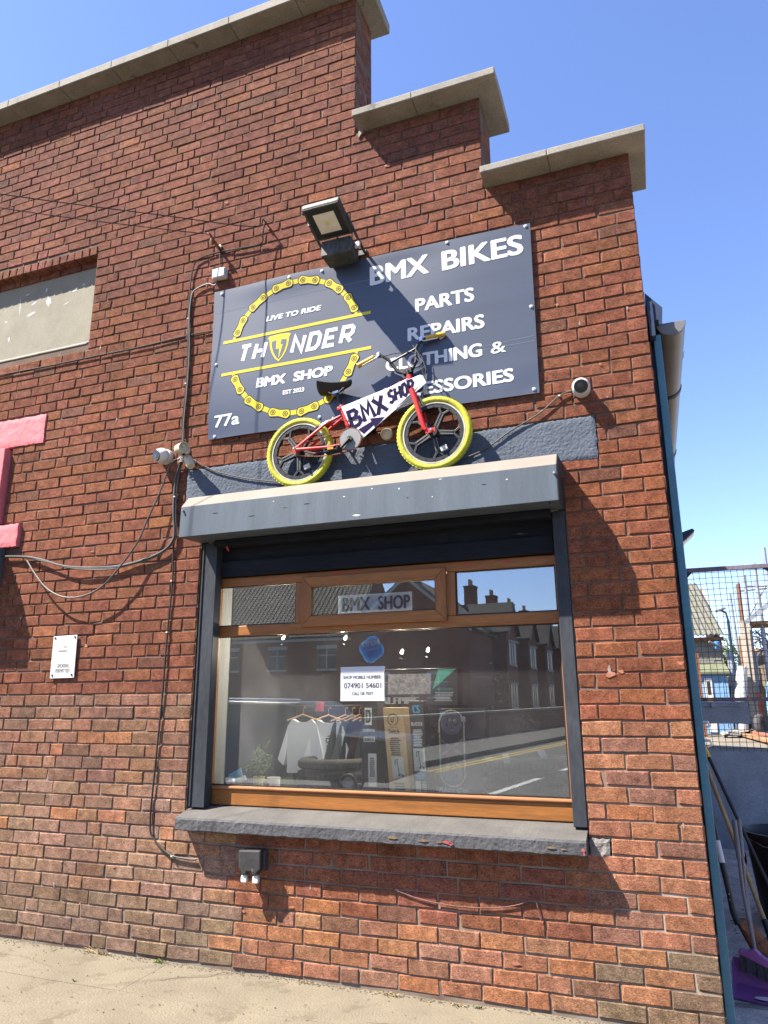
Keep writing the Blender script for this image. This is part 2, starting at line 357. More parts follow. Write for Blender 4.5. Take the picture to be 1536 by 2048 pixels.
# ------------------------------------------------------------------ the shop building
CH = 0.080477                     # one course of brick
PITCH, BL, BH = 0.225, 0.216, 0.0710
XL = -7.6
TIERS = [(-0.915, 0.0, 59*CH), (-1.835, -0.915, 5.490), (XL, -1.835, 84*CH)]
HOLES = [(-2.962, -0.545, 0.725, 2.80),      # shop window under the shutter hood
         (-3.11, -0.336, 2.80, 3.0575),      # painted lintel band
         (XL, -4.135, 4.235, 5.125),         # boarded opening
         (XL, -4.472, 3.443, 3.686),         # pink lintel
         (XL, -4.79, 2.812, 3.443),          # pink window board
         (XL, -4.594, 2.617, 2.812),         # pink sill block
         (-0.545, -0.44, 0.705, 0.80)]
def top_at(x):
    for a, b, t in TIERS:
        if a <= x <= b: return t
    return 0
bld = thing('shop_building', 'red brick shop building with stepped concrete coping and a shop window', 'building', (-2.5, 0.1, 0))

def wall_backing():
    xs = sorted({XL, 0.0, -0.915, -1.835} | {v for h in HOLES for v in h[:2]})
    zs = sorted({-0.25, 59*CH, 5.490, 84*CH} | {v for h in HOLES for v in h[2:]})
    def full(i, k):
        if i < 0 or k < 0 or i >= len(xs)-1 or k >= len(zs)-1: return False
        x = (xs[i]+xs[i+1])/2; z = (zs[k]+zs[k+1])/2
        if z > top_at(x): return False
        return not any(h[0] < x < h[1] and h[2] < z < h[3] for h in HOLES)
    mb = MB(); Y0, Y1 = 0.006, 0.326
    for i in range(len(xs)-1):
        for k in range(len(zs)-1):
            if not full(i, k): continue
            x0, x1, z0, z1 = xs[i], xs[i+1], zs[k], zs[k+1]
            if i == len(xs)-2: x1 -= 0.006
            mb.add([(x0,Y0,z0),(x1,Y0,z0),(x1,Y0,z1),(x0,Y0,z1)], [(0,1,2,3)])
            mb.add([(x0,Y1,z0),(x1,Y1,z0),(x1,Y1,z1),(x0,Y1,z1)], [(3,2,1,0)])
            if not full(i+1, k): mb.add([(x1,Y0,z0),(x1,Y1,z0),(x1,Y1,z1),(x1,Y0,z1)], [(0,1,2,3)])
            if not full(i-1, k): mb.add([(x0,Y0,z0),(x0,Y1,z0),(x0,Y1,z1),(x0,Y0,z1)], [(3,2,1,0)])
            if not full(i, k+1): mb.add([(x0,Y0,z1),(x1,Y0,z1),(x1,Y1,z1),(x0,Y1,z1)], [(0,1,2,3)])
            if not full(i, k-1): mb.add([(x0,Y0,z0),(x1,Y0,z0),(x1,Y1,z0),(x0,Y1,z0)], [(3,2,1,0)])
    return mb
def raw(name, mb, m, parent):
    me = bpy.data.meshes.new(name); me.from_pydata(mb.v, [], mb.f)
    me.transform(Matrix.Translation(-wloc(parent))); me.materials.append(m)
    o = bpy.data.objects.new(name, me); COL.objects.link(o); o.parent = parent; return o
raw('wall', wall_backing(), M_mortar, bld)

BK = 0.70
def brick_tone(x, z):
    r = random.random
    t = r()
    if z < 0.36 and -2.62 < x < -0.45: pal = [(0.36, 0.145, 0.08), (0.32, 0.145, 0.088), (0.39, 0.14, 0.065), (0.27, 0.135, 0.088)]
    elif z < 0.34: pal = [(0.235, 0.145, 0.095), (0.215, 0.135, 0.09), (0.25, 0.15, 0.098), (0.20, 0.128, 0.088)]
    elif z < 1.0 and x < -2.6: pal = [(0.285, 0.158, 0.108), (0.265, 0.148, 0.102), (0.30, 0.16, 0.105), (0.235, 0.138, 0.10), (0.31, 0.15, 0.09)]
    elif z < 1.55 and x < -2.6: pal = [(0.28, 0.128, 0.08), (0.225, 0.115, 0.08), (0.29, 0.125, 0.075), (0.19, 0.105, 0.078), (0.28, 0.135, 0.085)]
    elif x > -0.6 and z < 1.35: pal = [(0.36, 0.14, 0.072), (0.34, 0.13, 0.068), (0.29, 0.12, 0.072), (0.22, 0.105, 0.078), (0.375, 0.15, 0.078)]
    elif x > -0.6 and z < 2.9: pal = [(0.315, 0.10, 0.05), (0.29, 0.094, 0.05), (0.34, 0.112, 0.052), (0.265, 0.088, 0.05)]
    elif z > 4.6: pal = [(0.26, 0.092, 0.058), (0.24, 0.086, 0.056), (0.285, 0.102, 0.064), (0.215, 0.08, 0.056)]
    else: pal = [(0.28, 0.094, 0.052), (0.26, 0.088, 0.05), (0.305, 0.104, 0.056), (0.235, 0.083, 0.05), (0.275, 0.10, 0.058)]
    c = random.choice(pal); k = 0.90 + 0.20*r()
    if t < (0.05 if z < 1.4 else 0.010): c = (0.42, 0.155, 0.065)
    if t > 0.965: c = (0.16, 0.082, 0.06)
    av = [sum(v[i] for v in pal)/len(pal) for i in range(3)]; c = [a*.42+b*.58 for a, b in zip(av, c)]
    if z < 1.5: c = [v*1.20 for v in c]
    m = sum(c)/3; q = 0.94                      # weathered: pull towards grey a little
    c = [m+(v-m)*q for v in c]
    return (c[0]*k*BK, c[1]*k*BK*1.05*(0.95+0.1*r()), c[2]*k*BK*(0.92+0.16*r()))

def brick_verts(L, H, ch=0.0045, d=0.10, jit=0.0026, rnd=random):
    j = lambda: rnd.uniform(-jit, jit)
    chip = rnd.randrange(4) if rnd.random() < 0.16 else -1
    o = [(-L/2+j(), ch, -H/2+j()), (L/2+j(), ch, -H/2+j()), (L/2+j(), ch, H/2+j()), (-L/2+j(), ch, H/2+j())]
    i = [(-L/2+ch+j(), j()*.6, -H/2+ch+j()), (L/2-ch+j(), j()*.6, -H/2+ch+j()), (L/2-ch+j(), j()*.6, H/2-ch+j()), (-L/2+ch+j(), j()*.6, H/2-ch+j())]
    b = [(p[0], d, p[2]) for p in o]
    if chip >= 0:                     # a spalled corner
        q = i[chip]; sx_, sz_ = (1 if q[0] < 0 else -1), (1 if q[2] < 0 else -1); e_ = rnd.uniform(.003, .0085)
        i[chip] = (q[0]+sx_*e_*1.3, q[1]+.001, q[2]+sz_*e_*.6); q = o[chip]; o[chip] = (q[0]+sx_*e_*.3, q[1]+.004, q[2]+sz_*e_*.15)
    return o + i + b, [(4,5,6,7)] + [(k, (k+1) % 4, (k+1) % 4+4, k+4) for k in range(4)] + [(k+8, (k+1) % 4+8, (k+1) % 4, k) for k in range(4)]

# bond: mostly stretchers with a few odd headers, laid course by course around the openings
bricks = []          # (xc, zc, length, tier-side flag)
prev = []
for k in range(0, 84):
    z0 = k*CH + (CH-BH)/2; z1 = z0+BH; zc = (z0+z1)/2
    xr = 0.0 if zc < 59*CH else (-0.915 if zc < 5.49 else -1.835)
    if z1 > top_at((xr-0.01)): continue
    spans = [(XL, xr)]
    for h in HOLES:
        ov = min(z1, h[3]) - max(z0, h[2])
        if ov > 0.018:
            ns = []
            for a, b in spans:
                if h[1] <= a or h[0] >= b: ns.append((a, b)); continue
                if h[0] > a + 0.03: ns.append((a, h[0]))
                if h[1] < b - 0.03: ns.append((h[1], b))
            spans = ns
    joints = []
    for a, b in spans:
        x = b; half = (k % 2 == 0) ^ (k >= 41)
        first = True
        while x > a + 0.02:
            if first: opts = [0.1125] if half else [0.225]
            else:
                opts = [0.225]*11 + [0.1125]*2 + [0.168]
                random.shuffle(opts)
            pick = opts[0]
            for q in opts:
                if all(abs((x-q)-pj) > 0.032 for pj in prev): pick = q; break
            first = False
            L = min(pick, x-a)
            if x-a-L < 0.055: L = x-a
            bricks.append((x-L/2, zc, L-0.0090)); joints.append(x-L); x -= L
    prev = joints

def in_frame_area(x, z, L):
    p = Vector((x, 0, z)) - CAM; d = p.dot(RZ)
    if d <= 0: return 0
    u = 768+F_PX*p.dot(RX)/d; v = 1024+F_PX*p.dot(RY)/d
    if not (-40 < u < 1576 and -30 < v < 2070): return 0
    return L*BH*(F_PX/d)**2 * abs(-CAM.y)/p.length
order = sorted(range(len(bricks)), key=lambda i: -in_frame_area(*bricks[i]))
near = set(i for i in order[:300] if in_frame_area(*bricks[i]) > 0)
VAR = {}
def variant(L):
    base = min((0.216, 0.159, 0.1035, 0.06), key=lambda q: abs(q-L)); i = random.randrange(7)
    if (base, i) not in VAR:
        vs, fs = brick_verts(base, BH, ch=random.uniform(0.0022, 0.0048)); me = bpy.data.meshes.new('brick')
        me.from_pydata(vs, [], fs); me.materials.append(M_brick_o); VAR[(base, i)] = me
    return VAR[(base, i)], base
bo = wloc(bld)
stuff = MB(); tones = []
def stuff_brick(x, z, L, tone, xf=None):
    vs, fs = brick_verts(L, BH, ch=random.uniform(0.0022, 0.0048)); dy = random.uniform(-0.003, 0.0015)
    if xf is None: vs = [(x+p[0], p[1]+dy, z+p[2]) for p in vs]
    else: vs = [xf(p) for p in vs]
    stuff.add(vs, fs); tones.extend([tone]*len(vs))
for i, (x, z, L) in enumerate(bricks):
    tone = brick_tone(x, z)
    if i in near:
        me, base = variant(L); o = bpy.data.objects.new('brick', me); COL.objects.link(o); o.parent = bld
        o.location = Vector((x, random.uniform(-0.003, 0.0015), z)) - bo; o.scale = (L/base, 1, 1)
        o.rotation_euler = (random.uniform(-.012, .012), random.uniform(-.008, .008), random.uniform(-.01, .01)); o.color = (*tone, 1)
    else: stuff_brick(x, z, L, tone)
# returns of the stepped parapet and the side wall of the building (faces that look along +X)
def side_bricks(X, z0k, z1k, ylen):
    for k in range(z0k, z1k):
        zc = k*CH + CH/2
        a = 0.102 if k % 2 else 0.0
        while a < ylen-0.05:
            L = min(0.225, ylen-a)-0.0115 if a > 0.05 or k % 2 == 0 else 0.2135
            c = a+L/2
            tone = brick_tone(X, zc); lo = random.uniform(-.002, .002)
            vs, fs = brick_verts(L, BH)
            stuff.add([(X-p[1]+lo+0.001, c+p[0]+0.005, zc+p[2]) for p in vs], [tuple(reversed(f)) for f in fs]); tones.extend([tone]*len(vs))
            a += L+0.0115
side_bricks(-1.835, 68, 84, 0.32); side_bricks(-0.915, 59, 68, 0.32); side_bricks(0.0, 0, 44, 4.6)
so = raw('brick_courses', stuff, M_brick_s, bld); so['kind'] = 'stuff'
ca = so.data.color_attributes.new('tone', 'FLOAT_COLOR', 'POINT')
ca.data.foreach_set('color', [c for t in tones for c in (*t, 1.0)])

# coping stones
def coping(x0, x1, zt, th=0.062):
    mb = MB(); mb.prism([(-0.155, zt), (0.395, zt), (0.395, zt+th+0.012), (0.12, zt+th+0.03), (-0.155, zt+th)], x0, x1, 'x')
    ob('coping_stone', mb, M_stone, bld, bevel=0.006)
for a, b in ((-7.6, -7.0), (-7.0, -6.42), (-6.42, -5.83), (-5.83, -5.224), (-5.224, -4.625), (-4.625, -4.054), (-4.054, -3.469), (-3.469, -2.881), (-2.881, -2.29), (-2.29, -1.695)):
    coping(a+0.0012, b-0.0012, 84*CH, 0.078)
for a, b in ((-1.800, -1.356), (-1.354, -0.775)): coping(a, b, 5.490, 0.056)
for a, b in ((-0.905, -0.479), (-0.477, 0.097)): coping(a, b, 59*CH, 0.05)
# mortar smear under the coping ends
mb = MB(); mb.prism([(-1.806, 5.43), (-1.765, 5.488), (-1.806, 5.488)], -0.012, 0.006); ob('bedding_mortar', mb, M_stone, bld)

# side wall of the building, roof behind the parapet
mb = MB(); mb.box(-0.30, -0.006, 0.3262, 12.6, -0.25, 3.62); ob('side_wall', mb, mat('side_brickwork', (0.24, 0.09, 0.055), 0.9, 0.3, 6, 0.3, 60, 0.4), bld)
mb = MB(); mb.prism([(0.03, 3.63), (0.03, 3.70), (-3.9, 6.05), (-7.6, 6.05), (-7.6, 5.98), (-3.9, 5.98)], 0.33, 12.9); ob('roof', mb, M_slate, bld)
mb = MB(); mb.box(0.005, 0.035, 0.02, 12.8, 3.50, 3.72); ob('fascia', mb, M_navy_p, bld)
mb = MB(); mb.prism([(0.002, 3.60), (0.002, 3.785), (0.088, 3.672), (0.06, 3.60)], 0.03, 12.8); ob('eaves_flashing', mb, M_navy_p, bld)
# painted lintel band above the shutter, with a rough cast face
def rough_panel(x0, x1, z0, z1, y, amp, step, back, edge=0.004):
    nx, nz = max(2, int((x1-x0)/step)), max(2, int((z1-z0)/step)); vs, fs = [], []
    for j in range(nz+1):
        for i in range(nx+1):
            e = (i in (0, nx)) or (j in (0, nz))
            vs.append((x0+(x1-x0)*i/nx + (random.uniform(-edge, edge) if i in (0, nx) else 0), y + (0.004 if e else random.uniform(-amp, amp)), z0+(z1-z0)*j/nz + (random.uniform(-edge, edge) if j in (0, nz) else 0)))
    for j in range(nz):
        for i in range(nx): a = j*(nx+1)+i; fs.append((a, a+1, a+nx+2, a+nx+1))
    n = len(vs); bord = [i for i in range(nx+1)] + [j*(nx+1)+nx for j in range(1, nz+1)] + [nz*(nx+1)+i for i in range(nx-1, -1, -1)] + [j*(nx+1) for j in range(nz-1, 0, -1)]
    for b in bord: vs.append((vs[b][0], back, vs[b][2]))
    for q in range(len(bord)):
        fs.append((bord[(q+1) % len(bord)], bord[q], n+q, n+(q+1) % len(bord)))
    mb = MB(); mb.add(vs, fs); return mb
ob('lintel', rough_panel(-3.108, -0.338, 2.795, 3.053, -0.004, 0.0012, 0.014, 0.10), M_render, bld, smooth=True)
# pink painted surround at the left edge of the picture
ob('lintel', rough_panel(XL, -4.474, 3.447, 3.683, -0.014, 0.003, 0.02, 0.10), M_pink, bld, smooth=True)
mb = MB(); mb.box(XL, -4.815, -0.05, 0.08, 2.818, 3.432); ob('window_board', mb, M_pink, bld, bevel=0.006)
ob('window_sill', rough_panel(XL, -4.597, 2.622, 2.80, -0.035, 0.004, 0.02, 0.10), M_pink, bld, smooth=True)
mb = MB(); mb.box(XL, -4.79, 0.11, 0.13, 2.812, 3.443); ob('recess_backing', mb, M_dark, bld)
# boarded-up opening with its arch of bricks on edge
mb = MB(); mb.box(XL, -4.14, 0.085, 0.099, 4.28, 5.0); pn = ob('board', mb, M_panel, bld); pn['label'] = 'cream painted board with peeling patches closing the upper opening'
flakes = MB()
for (x, z, w, h, a) in ((-5.02, 4.80, .012, .17, .1), (-4.86, 4.80, .075, .016, .5), (-4.88, 4.70, .10, .028, .3), (-4.70, 4.78, .055, .09, .2), (-4.95, 4.90, .05, .012, .2), (-5.16, 4.68, .04, .012, 0), (-4.42, 4.83, .05, .03, .4), (-4.33, 4.86, .03, .02, 0), (-4.50, 4.72, .06, .01, .2), (-5.1, 4.5, .025, .04, 0), (-4.2, 4.6, .015, .03, 0), (-4.74, 4.90, .02, .05, 0)):
    pts = []
    for t in range(14):
        q = 2*PI*t/14; rr = random.uniform(.6, 1.25); px, pz = w/2*math.cos(q)*rr, h/2*math.sin(q)*rr
        pts.append((x+px*math.cos(a)-pz*math.sin(a), z+px*math.sin(a)+pz*math.cos(a)))
    flakes.add([(p[0], 0.0843, p[1]) for p in pts], [tuple(range(14))])
ob('bare_patch', flakes, mat('bare_white', (.36, .355, .33), .8, .1, 30, .1, 90, 0), bld)['kind'] = 'stuff'
mb = MB(); mb.prism([(0.0, 4.236), (0.084, 4.236), (0.084, 4.31), (0.05, 4.29), (0.0, 4.252)], XL, -4.15, 'x'); ob('ledge', mb, M_stone, bld, bevel=0.005)
x = -4.137; i = 0
vA = [mesh_from('brick', MB().add(*brick_verts(0.070, 0.075, 0.004, 0.105))) for _ in range(4)]
for me in vA: me.materials.append(M_brick_o)
while x > -5.6:
    o = bpy.data.objects.new('brick', random.choice(vA)); COL.objects.link(o); o.parent = bld
    o.location = Vector((x-0.037, -0.006, 5.085)) - bo; o.color = (*brick_tone(-4.5, 5.0), 1); x -= 0.0795
vB = [mesh_from('brick', MB().add(*brick_verts(0.2135, 0.07, 0.004, 0.06))) for _ in range(3)]
for me in vB: me.materials.append(M_brick_o)
x = -4.14
while x > -5.6:
    o = bpy.data.objects.new('brick', random.choice(vB)); COL.objects.link(o); o.parent = bld
    o.location = Vector((x-0.108, 0.068, 5.030)) - bo; o.color = (*brick_tone(-4.5, 5.0), 1); x -= 0.225
mb = MB(); mb.box(XL, -4.136, 0.10, 0.16, 4.24, 5.12); ob('opening_backing', mb, M_dark, bld)
# broken mortar lump at the right end of the sill
mb = rough_panel(-0.543, -0.447, 0.708, 0.797, -0.004, 0.0035, 0.016, 0.06, 0.004)
ob('mortar_patch', mb, mat('broken_mortar', (0.15, 0.135, 0.125), 0.95, 0.3, 20, 0.2, 120, 0.8, 0.004), bld)

# spalled faces and pale smears on single bricks
mb = MB(); sp_ = [(-0.372, 1.60, .06, .03), (-0.32, 1.615, .035, .022), (-0.03, 1.65, .05, .03)]
for u in range(26): sp_.append((random.uniform(-4.8, -.05), random.choice([random.uniform(.1, .7), random.uniform(2.9, 5.2), random.uniform(1.0, 2.6)]), random.uniform(.015, .05), random.uniform(.012, .03)))
def clear(x, z): return not any(h[0]-.06 < x < h[1]+.06 and h[2]-.05 < z < h[3]+.05 for h in HOLES) and not (-3.0 < x < -.6 and 3.2 < z < 4.45)
for x, z, w, h in sp_:
    if not clear(x, z) or z > top_at(x)-.12: continue
    n_ = 11; mb.add([(x+w/2*math.cos(2*PI*t/n_)*random.uniform(.4, 1.3), -.0045, z+h/2*math.sin(2*PI*t/n_)*random.uniform(.4, 1.3)) for t in range(n_)], [tuple(range(n_))])
ob('spalled_face', mb, mat('fresh_brick', (.27, .105, .062), .95, .25, 40, .2, 150, .4), bld)['kind'] = 'stuff'
mb = MB()
for u in range(46):
    x, z = random.uniform(-4.9, -.05), random.uniform(.3, 5.0); w, h = random.uniform(.004, .016), random.uniform(.006, .05)
    if not clear(x, z) or z > top_at(x)-.12: continue
    n_ = 8; mb.add([(x+w/2*math.cos(2*PI*t/n_)*random.uniform(.4, 1.3), -.0048, z+h/2*math.sin(2*PI*t/n_)*random.uniform(.4, 1.3)) for t in range(n_)], [tuple(range(n_))])
ob('pale_smear', mb, mat('mortar_splash', (.20, .17, .145), .95, .25, 40, .2, 150, .2), bld)['kind'] = 'stuff'

# window sill
prof = [(0.30, 0.72), (-0.108, 0.728), (-0.116, 0.736), (-0.117, 0.792), (-0.110, 0.803), (0.06, 0.846), (0.30, 0.86)]
def sill_mesh(x0, x1):
    mb = MB(); xs_ = [x0 + (x1-x0)*i/90 for i in range(91)]; n = len(prof)
    for x in xs_:
        for q, (y, z) in enumerate(prof):
            f = 1 if q in (1, 2, 3, 4) else 0.0
            mb.v.append((x, y+f*random.uniform(-.0012, .0012), z+f*random.uniform(-.0032, .002)*(1 if q in (1, 2) else .3)))
    for i in range(90):
        for q in range(n): a = i*n+q; b = i*n+(q+1) % n; mb.f.append((a, b, b+n, a+n))
    mb.f.append(tuple(range(n))); mb.f.append(tuple(range(90*n+n-1, 90*n-1, -1))); return mb
sl_ = ob('window_sill', sill_mesh(-2.952, -0.549), M_sill, bld)
sl_.data.materials.append(M_sill_top)
for p in sl_.data.polygons:
    if p.normal.z > 0.7: p.material_index = 1
# paint scars on the sill face
mb = MB()
def blob(mb, x, z, w, h, y, n=12):
    pts = [(x+w/2*math.cos(2*PI*t/n)*random.uniform(.5, 1.3), z+h/2*math.sin(2*PI*t/n)*random.uniform(.5, 1.3)) for t in range(n)]
    mb.add([(p[0], y, p[1]) for p in pts], [tuple(range(n))])
for x, z, w, h in ((-1.56, .765, .07, .014), (-1.38, .76, .06, .012), (-1.30, .757, .03, .012), (-0.72, .765, .06, .012), (-0.66, .76, .03, .01)): blob(mb, x, z, w, h, -0.1202)
ob('paint_scar', mb, mat('ochre_scar', (0.13, 0.09, 0.05), 0.9, 0.3, 60, 0.2, 150, 0.0), bld)['kind'] = 'stuff'
mb = MB()
for x, z, w, h in ((-1.255, .757, .05, .016), (-1.235, .752, .025, .014), (-0.565, .76, .018, .02), (-0.562, .745, .012, .016)): blob(mb, x, z, w, h, -0.1206)
ob('paint_scar', mb, mat('red_scar', (0.28, 0.06, 0.055), 0.8, 0.2, 60, 0.1, 150, 0.0), bld)['kind'] = 'stuff'

# shop window: oak-grain frame with three lights above one large pane
WY = 0.09
win = bpy.data.objects.new('shop_window', None); COL.objects.link(win); win.parent = bld; win.location = Vector((-1.75, WY, 0.85)) - bo
win['label'] = 'shop window in a golden oak frame with three small lights over one large pane'
fb = MB(); fb.box(-2.90, -0.60, WY, WY+0.07, 0.852, 0.945); ob('frame_rail', fb, M_oak, win, bevel=0.006)
fb = MB(); fb.box(-2.90, -0.60, WY-0.012, WY+0.06, 0.9452, 0.966); ob('glazing_bead', fb, mat('golden_oak_bead', (0.24, 0.10, 0.04), 0.35, 0.15, 14, 0.1, 90, 0.05, stretch=(0.12, 1, 1)), win, bevel=0.008)
fb = MB(); fb.box(-2.90, -0.60, WY, WY+0.07, 1.890, 1.957); ob('frame_rail', fb, M_oak, win, bevel=0.006)
fb = MB(); fb.box(-2.90, -0.60, WY, WY+0.07, 2.220, 2.279); ob('frame_rail', fb, M_oak, win, bevel=0.006)
for a, b in ((-2.281, -2.2295), (-1.2715, -1.221)):
    fb = MB(); fb.box(a, b, WY+0.001, WY+0.07, 1.9572, 2.2198); ob('mullion', fb, M_oakv, win, bevel=0.005)
for a, b in ((-2.90, -2.872), (-0.632, -0.60)):
    fb = MB(); fb.box(a, b, WY+0.001, WY+0.07, 0.9662, 1.8898); fb.box(a, b, WY+0.001, WY+0.07, 1.9572, 2.2198); ob('frame_stile', fb, M_oakv, win, bevel=0.004)
# opening casement with mitred corners, standing proud
cx0, cx1, cz0, cz1, cw = -2.229, -1.272, 1.928, 2.246, 0.068
fb = MB()
o4 = [(cx0, cz0), (cx1, cz0), (cx1, cz1), (cx0, cz1)]; i4 = [(cx0+cw, cz0+cw), (cx1-cw, cz0+cw), (cx1-cw, cz1-cw), (cx0+cw, cz1-cw)]
for k in range(4):
    q = [o4[k], o4[(k+1) % 4], i4[(k+1) % 4], i4[k]]
    fb = MB(); fb.prism(q, WY-0.022, WY-0.0005); ob('casement_rail', fb, M_oak if k % 2 == 0 else M_oakv, win, bevel=0.005)
for (a, b, c, d) in ((-2.8725, -2.2815, 1.957, 2.2195), (-2.166, -1.338, 1.9945, 2.1805), (-1.2205, -0.632, 1.957, 2.2195), (-2.8725, -0.632, 0.962, 1.8895)):
    fb = MB(); y = WY+0.020 if a != -2.166 else WY-0.004; fb.box(a, b, y, y+0.005, c, d); ob('pane', fb, M_glass, win)
for (a, b, c, d) in ((-2.872, -2.282, 1.958, 2.219), (-2.166, -1.338, 1.994, 2.180), (-1.22, -0.633, 1.958, 2.219), (-2.872, -0.633, 0.967, 1.889)):
    y = WY+0.012 if a != -2.166 else WY-0.012
    fb = MB(); w = 0.006
    fb.box(a, b, y, y+0.006, c, c+w); fb.box(a, b, y, y+0.006, d-w, d); fb.box(a, a+w, y, y+0.006, c+w, d-w); fb.box(b-w, b, y, y+0.006, c+w, d-w)
    ob('seal', fb, M_seal, win)
# red paint streaks on the head of the frame, bright lath scrap
mb = MB()
for x, w in ((-1.98, .10), (-1.86, .05), (-1.15, .06), (-0.90, .05)): blob(mb, x, 2.262, w, .012, WY-0.0008)
ob('paint_streak', mb, mat('red_streak', (0.42, 0.035, 0.03), 0.7, 0.2, 40, 0.1, 100, 0.0), win)['kind'] = 'stuff'
# dark timber boards between window head and shutter
fb = MB(); fb.box(-2.94, -0.625, 0.05, 0.12, 2.2815, 2.385); ob('head_board', fb, M_dark, bld, bevel=0.004)
fb = MB(); fb.box(-2.94, -0.625, 0.075, 0.13, 2.3855, 2.50); ob('head_board', fb, M_dark, bld, bevel=0.004)

# ------------------------------------------------------------------ room behind the glass
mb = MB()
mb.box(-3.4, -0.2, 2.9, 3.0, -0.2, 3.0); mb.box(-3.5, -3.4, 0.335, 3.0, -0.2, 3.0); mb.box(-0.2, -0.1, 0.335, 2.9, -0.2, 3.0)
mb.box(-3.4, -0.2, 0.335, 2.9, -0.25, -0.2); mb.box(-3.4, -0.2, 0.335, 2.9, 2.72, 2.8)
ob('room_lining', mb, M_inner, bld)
mb = MB(); mb.box(-2.958, -2.90, 0.161, 0.32, 0.86, 2.72); mb.box(-0.60, -0.548, 0.161, 0.40, 0.86, 2.72); ob('reveal', mb, mat('grey_plaster', (0.22, 0.225, 0.23), 0.85, 0.05, 4, 0.03, 60, 0.05), bld)
mb = MB(); mb.box(-2.90, -0.60, 0.161, 1.2, 0.80, 0.905); ob('window_board', mb, mat('green_felt', (0.03, 0.05, 0.018), 0.95, 0.2, 30, 0.1, 60, 0.2), bld)
# artificial grass on the window board
mb = MB()
for i in range(9000):
    x = random.uniform(-2.88, -0.62); y = random.uniform(0.165, 0.62); h = random.uniform(.008, .022); a = random.uniform(0, 6.28)
    dx, dy = math.cos(a)*.0022, math.sin(a)*.0022; lx, ly = random.uniform(-.008, .008), random.uniform(-.008, .008)
    n = len(mb.v); mb.v += [(x-dx, y-dy, .905), (x+dx, y+dy, .905), (x+lx, y+ly, .905+h)]; mb.f.append((n, n+1, n+2))
me = bpy.data.meshes.new('display_grass'); me.from_pydata(mb.v, [], mb.f); me.materials.append(M_turf)
go = bpy.data.objects.new('display_grass', me); COL.objects.link(go); go['kind'] = 'stuff'; go['label'] = 'strip of green artificial grass on the window board'


# ------------------------------------------------------------------ roller shutter
sh = thing('roller_shutter', 'grey steel roller shutter hood with dark guide rails over the shop window', 'shutter', (-1.75, 0, 2.5))
HP = [(-0.0, 2.516), (-0.246, 2.506), (-0.239, 2.712), (-0.168, 2.792), (-0.001, 2.803)]
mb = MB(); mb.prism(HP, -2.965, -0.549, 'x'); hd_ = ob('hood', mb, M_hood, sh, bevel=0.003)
hd_.data.materials.append(mat('sunlit_dusty_hood_top', (0.150, 0.126, 0.105), 0.8, 0.08, 4, 0.06, 160, 0.1, 0.001))  # chamfer paler and warmer: settled dust plus direct-sun brightness put into the colour
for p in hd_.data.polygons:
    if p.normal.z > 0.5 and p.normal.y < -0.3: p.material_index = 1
mb = MB(); mb.prism([(y*1.0 - (0.0015 if 0 < i < 4 else 0), z) for i, (y, z) in enumerate(HP)], -0.5489, -0.546, 'x'); ob('end_plate', mb, M_guide, sh)
for x0, x1 in ((-2.936, -2.829), (-0.617, -0.547)):
    mb = MB(); mb.box(x0, x1, -0.004, 0.07, 0.845, 2.508); ob('guide_rail', mb, M_guide, sh, bevel=0.003)
mb = MB(); mb.box(-2.936, -2.925, -0.012, -0.0042, 0.85, 2.508); ob('guide_lip', mb, M_guide, sh, bevel=0.002)
mb = MB(); mb.box(-2.82, -0.62, -0.06, 0.03, 2.470, 2.512); ob('bottom_slat', mb, M_dark, sh, bevel=0.004)
for x, z in ((-2.945, 2.685), (-0.562, 2.66)):
    mb = MB(); mb.lathe([(0.007, 0), (0.007, 0.012), (0.004, 0.016)], (x, -0.2405, z), (0, -1, -0.03), 10); ob('screw', mb, M_chrome, sh, smooth=True)
mb = MB(); mb.lathe([(0.008, 0), (0.008, 0.006)], (-0.60, -0.215, 2.5065), (0, 0, -1), 10); ob('screw', mb, M_alu, sh)
# scuffs on the hood face (dark scratches and bare nicks)
mb = MB(); mb2 = MB()
for x, z, w in ((-2.70, 2.645, .04), (-2.43, 2.60, .055), (-2.20, 2.63, .03), (-2.05, 2.64, .05), (-1.40, 2.61, .012), (-0.95, 2.64, .03)):
    y = -0.2395 - (2.712-z)*0.034 - 0.0006; blob(mb, x, z, w, .005, y, 8)
for x, z, w, h in ((-1.72, 2.535, .05, .012), (-1.80, 2.66, .02, .006), (-1.45, 2.67, .012, .01), (-1.62, 2.69, .012, .008), (-1.20, 2.70, .02, .006), (-2.28, 2.68, .015, .005), (-0.82, 2.655, .01, .01), (-1.25, 2.60, .008, .008)):
    y = -0.2395 - (2.712-z)*0.034 - 0.0006; blob(mb2, x, z, w, h, y, 9)
ob('scratch', mb, M_dark, sh)['kind'] = 'stuff'; ob('paint_nick', mb2, M_wplast, sh)['kind'] = 'stuff'
mb = MB(); mb.tube([(-2.755, -0.02, 2.50), (-2.74, -0.035, 2.478), (-2.732, -0.03, 2.455), (-2.722, -0.03, 2.438)], [0.006, 0.005, 0.007, 0.003], 6); ob('cord_end', mb, mat('red_cord', (0.42, 0.05, 0.04), 0.8, 0.3, 60, 0.2, 150, 0.3), sh)
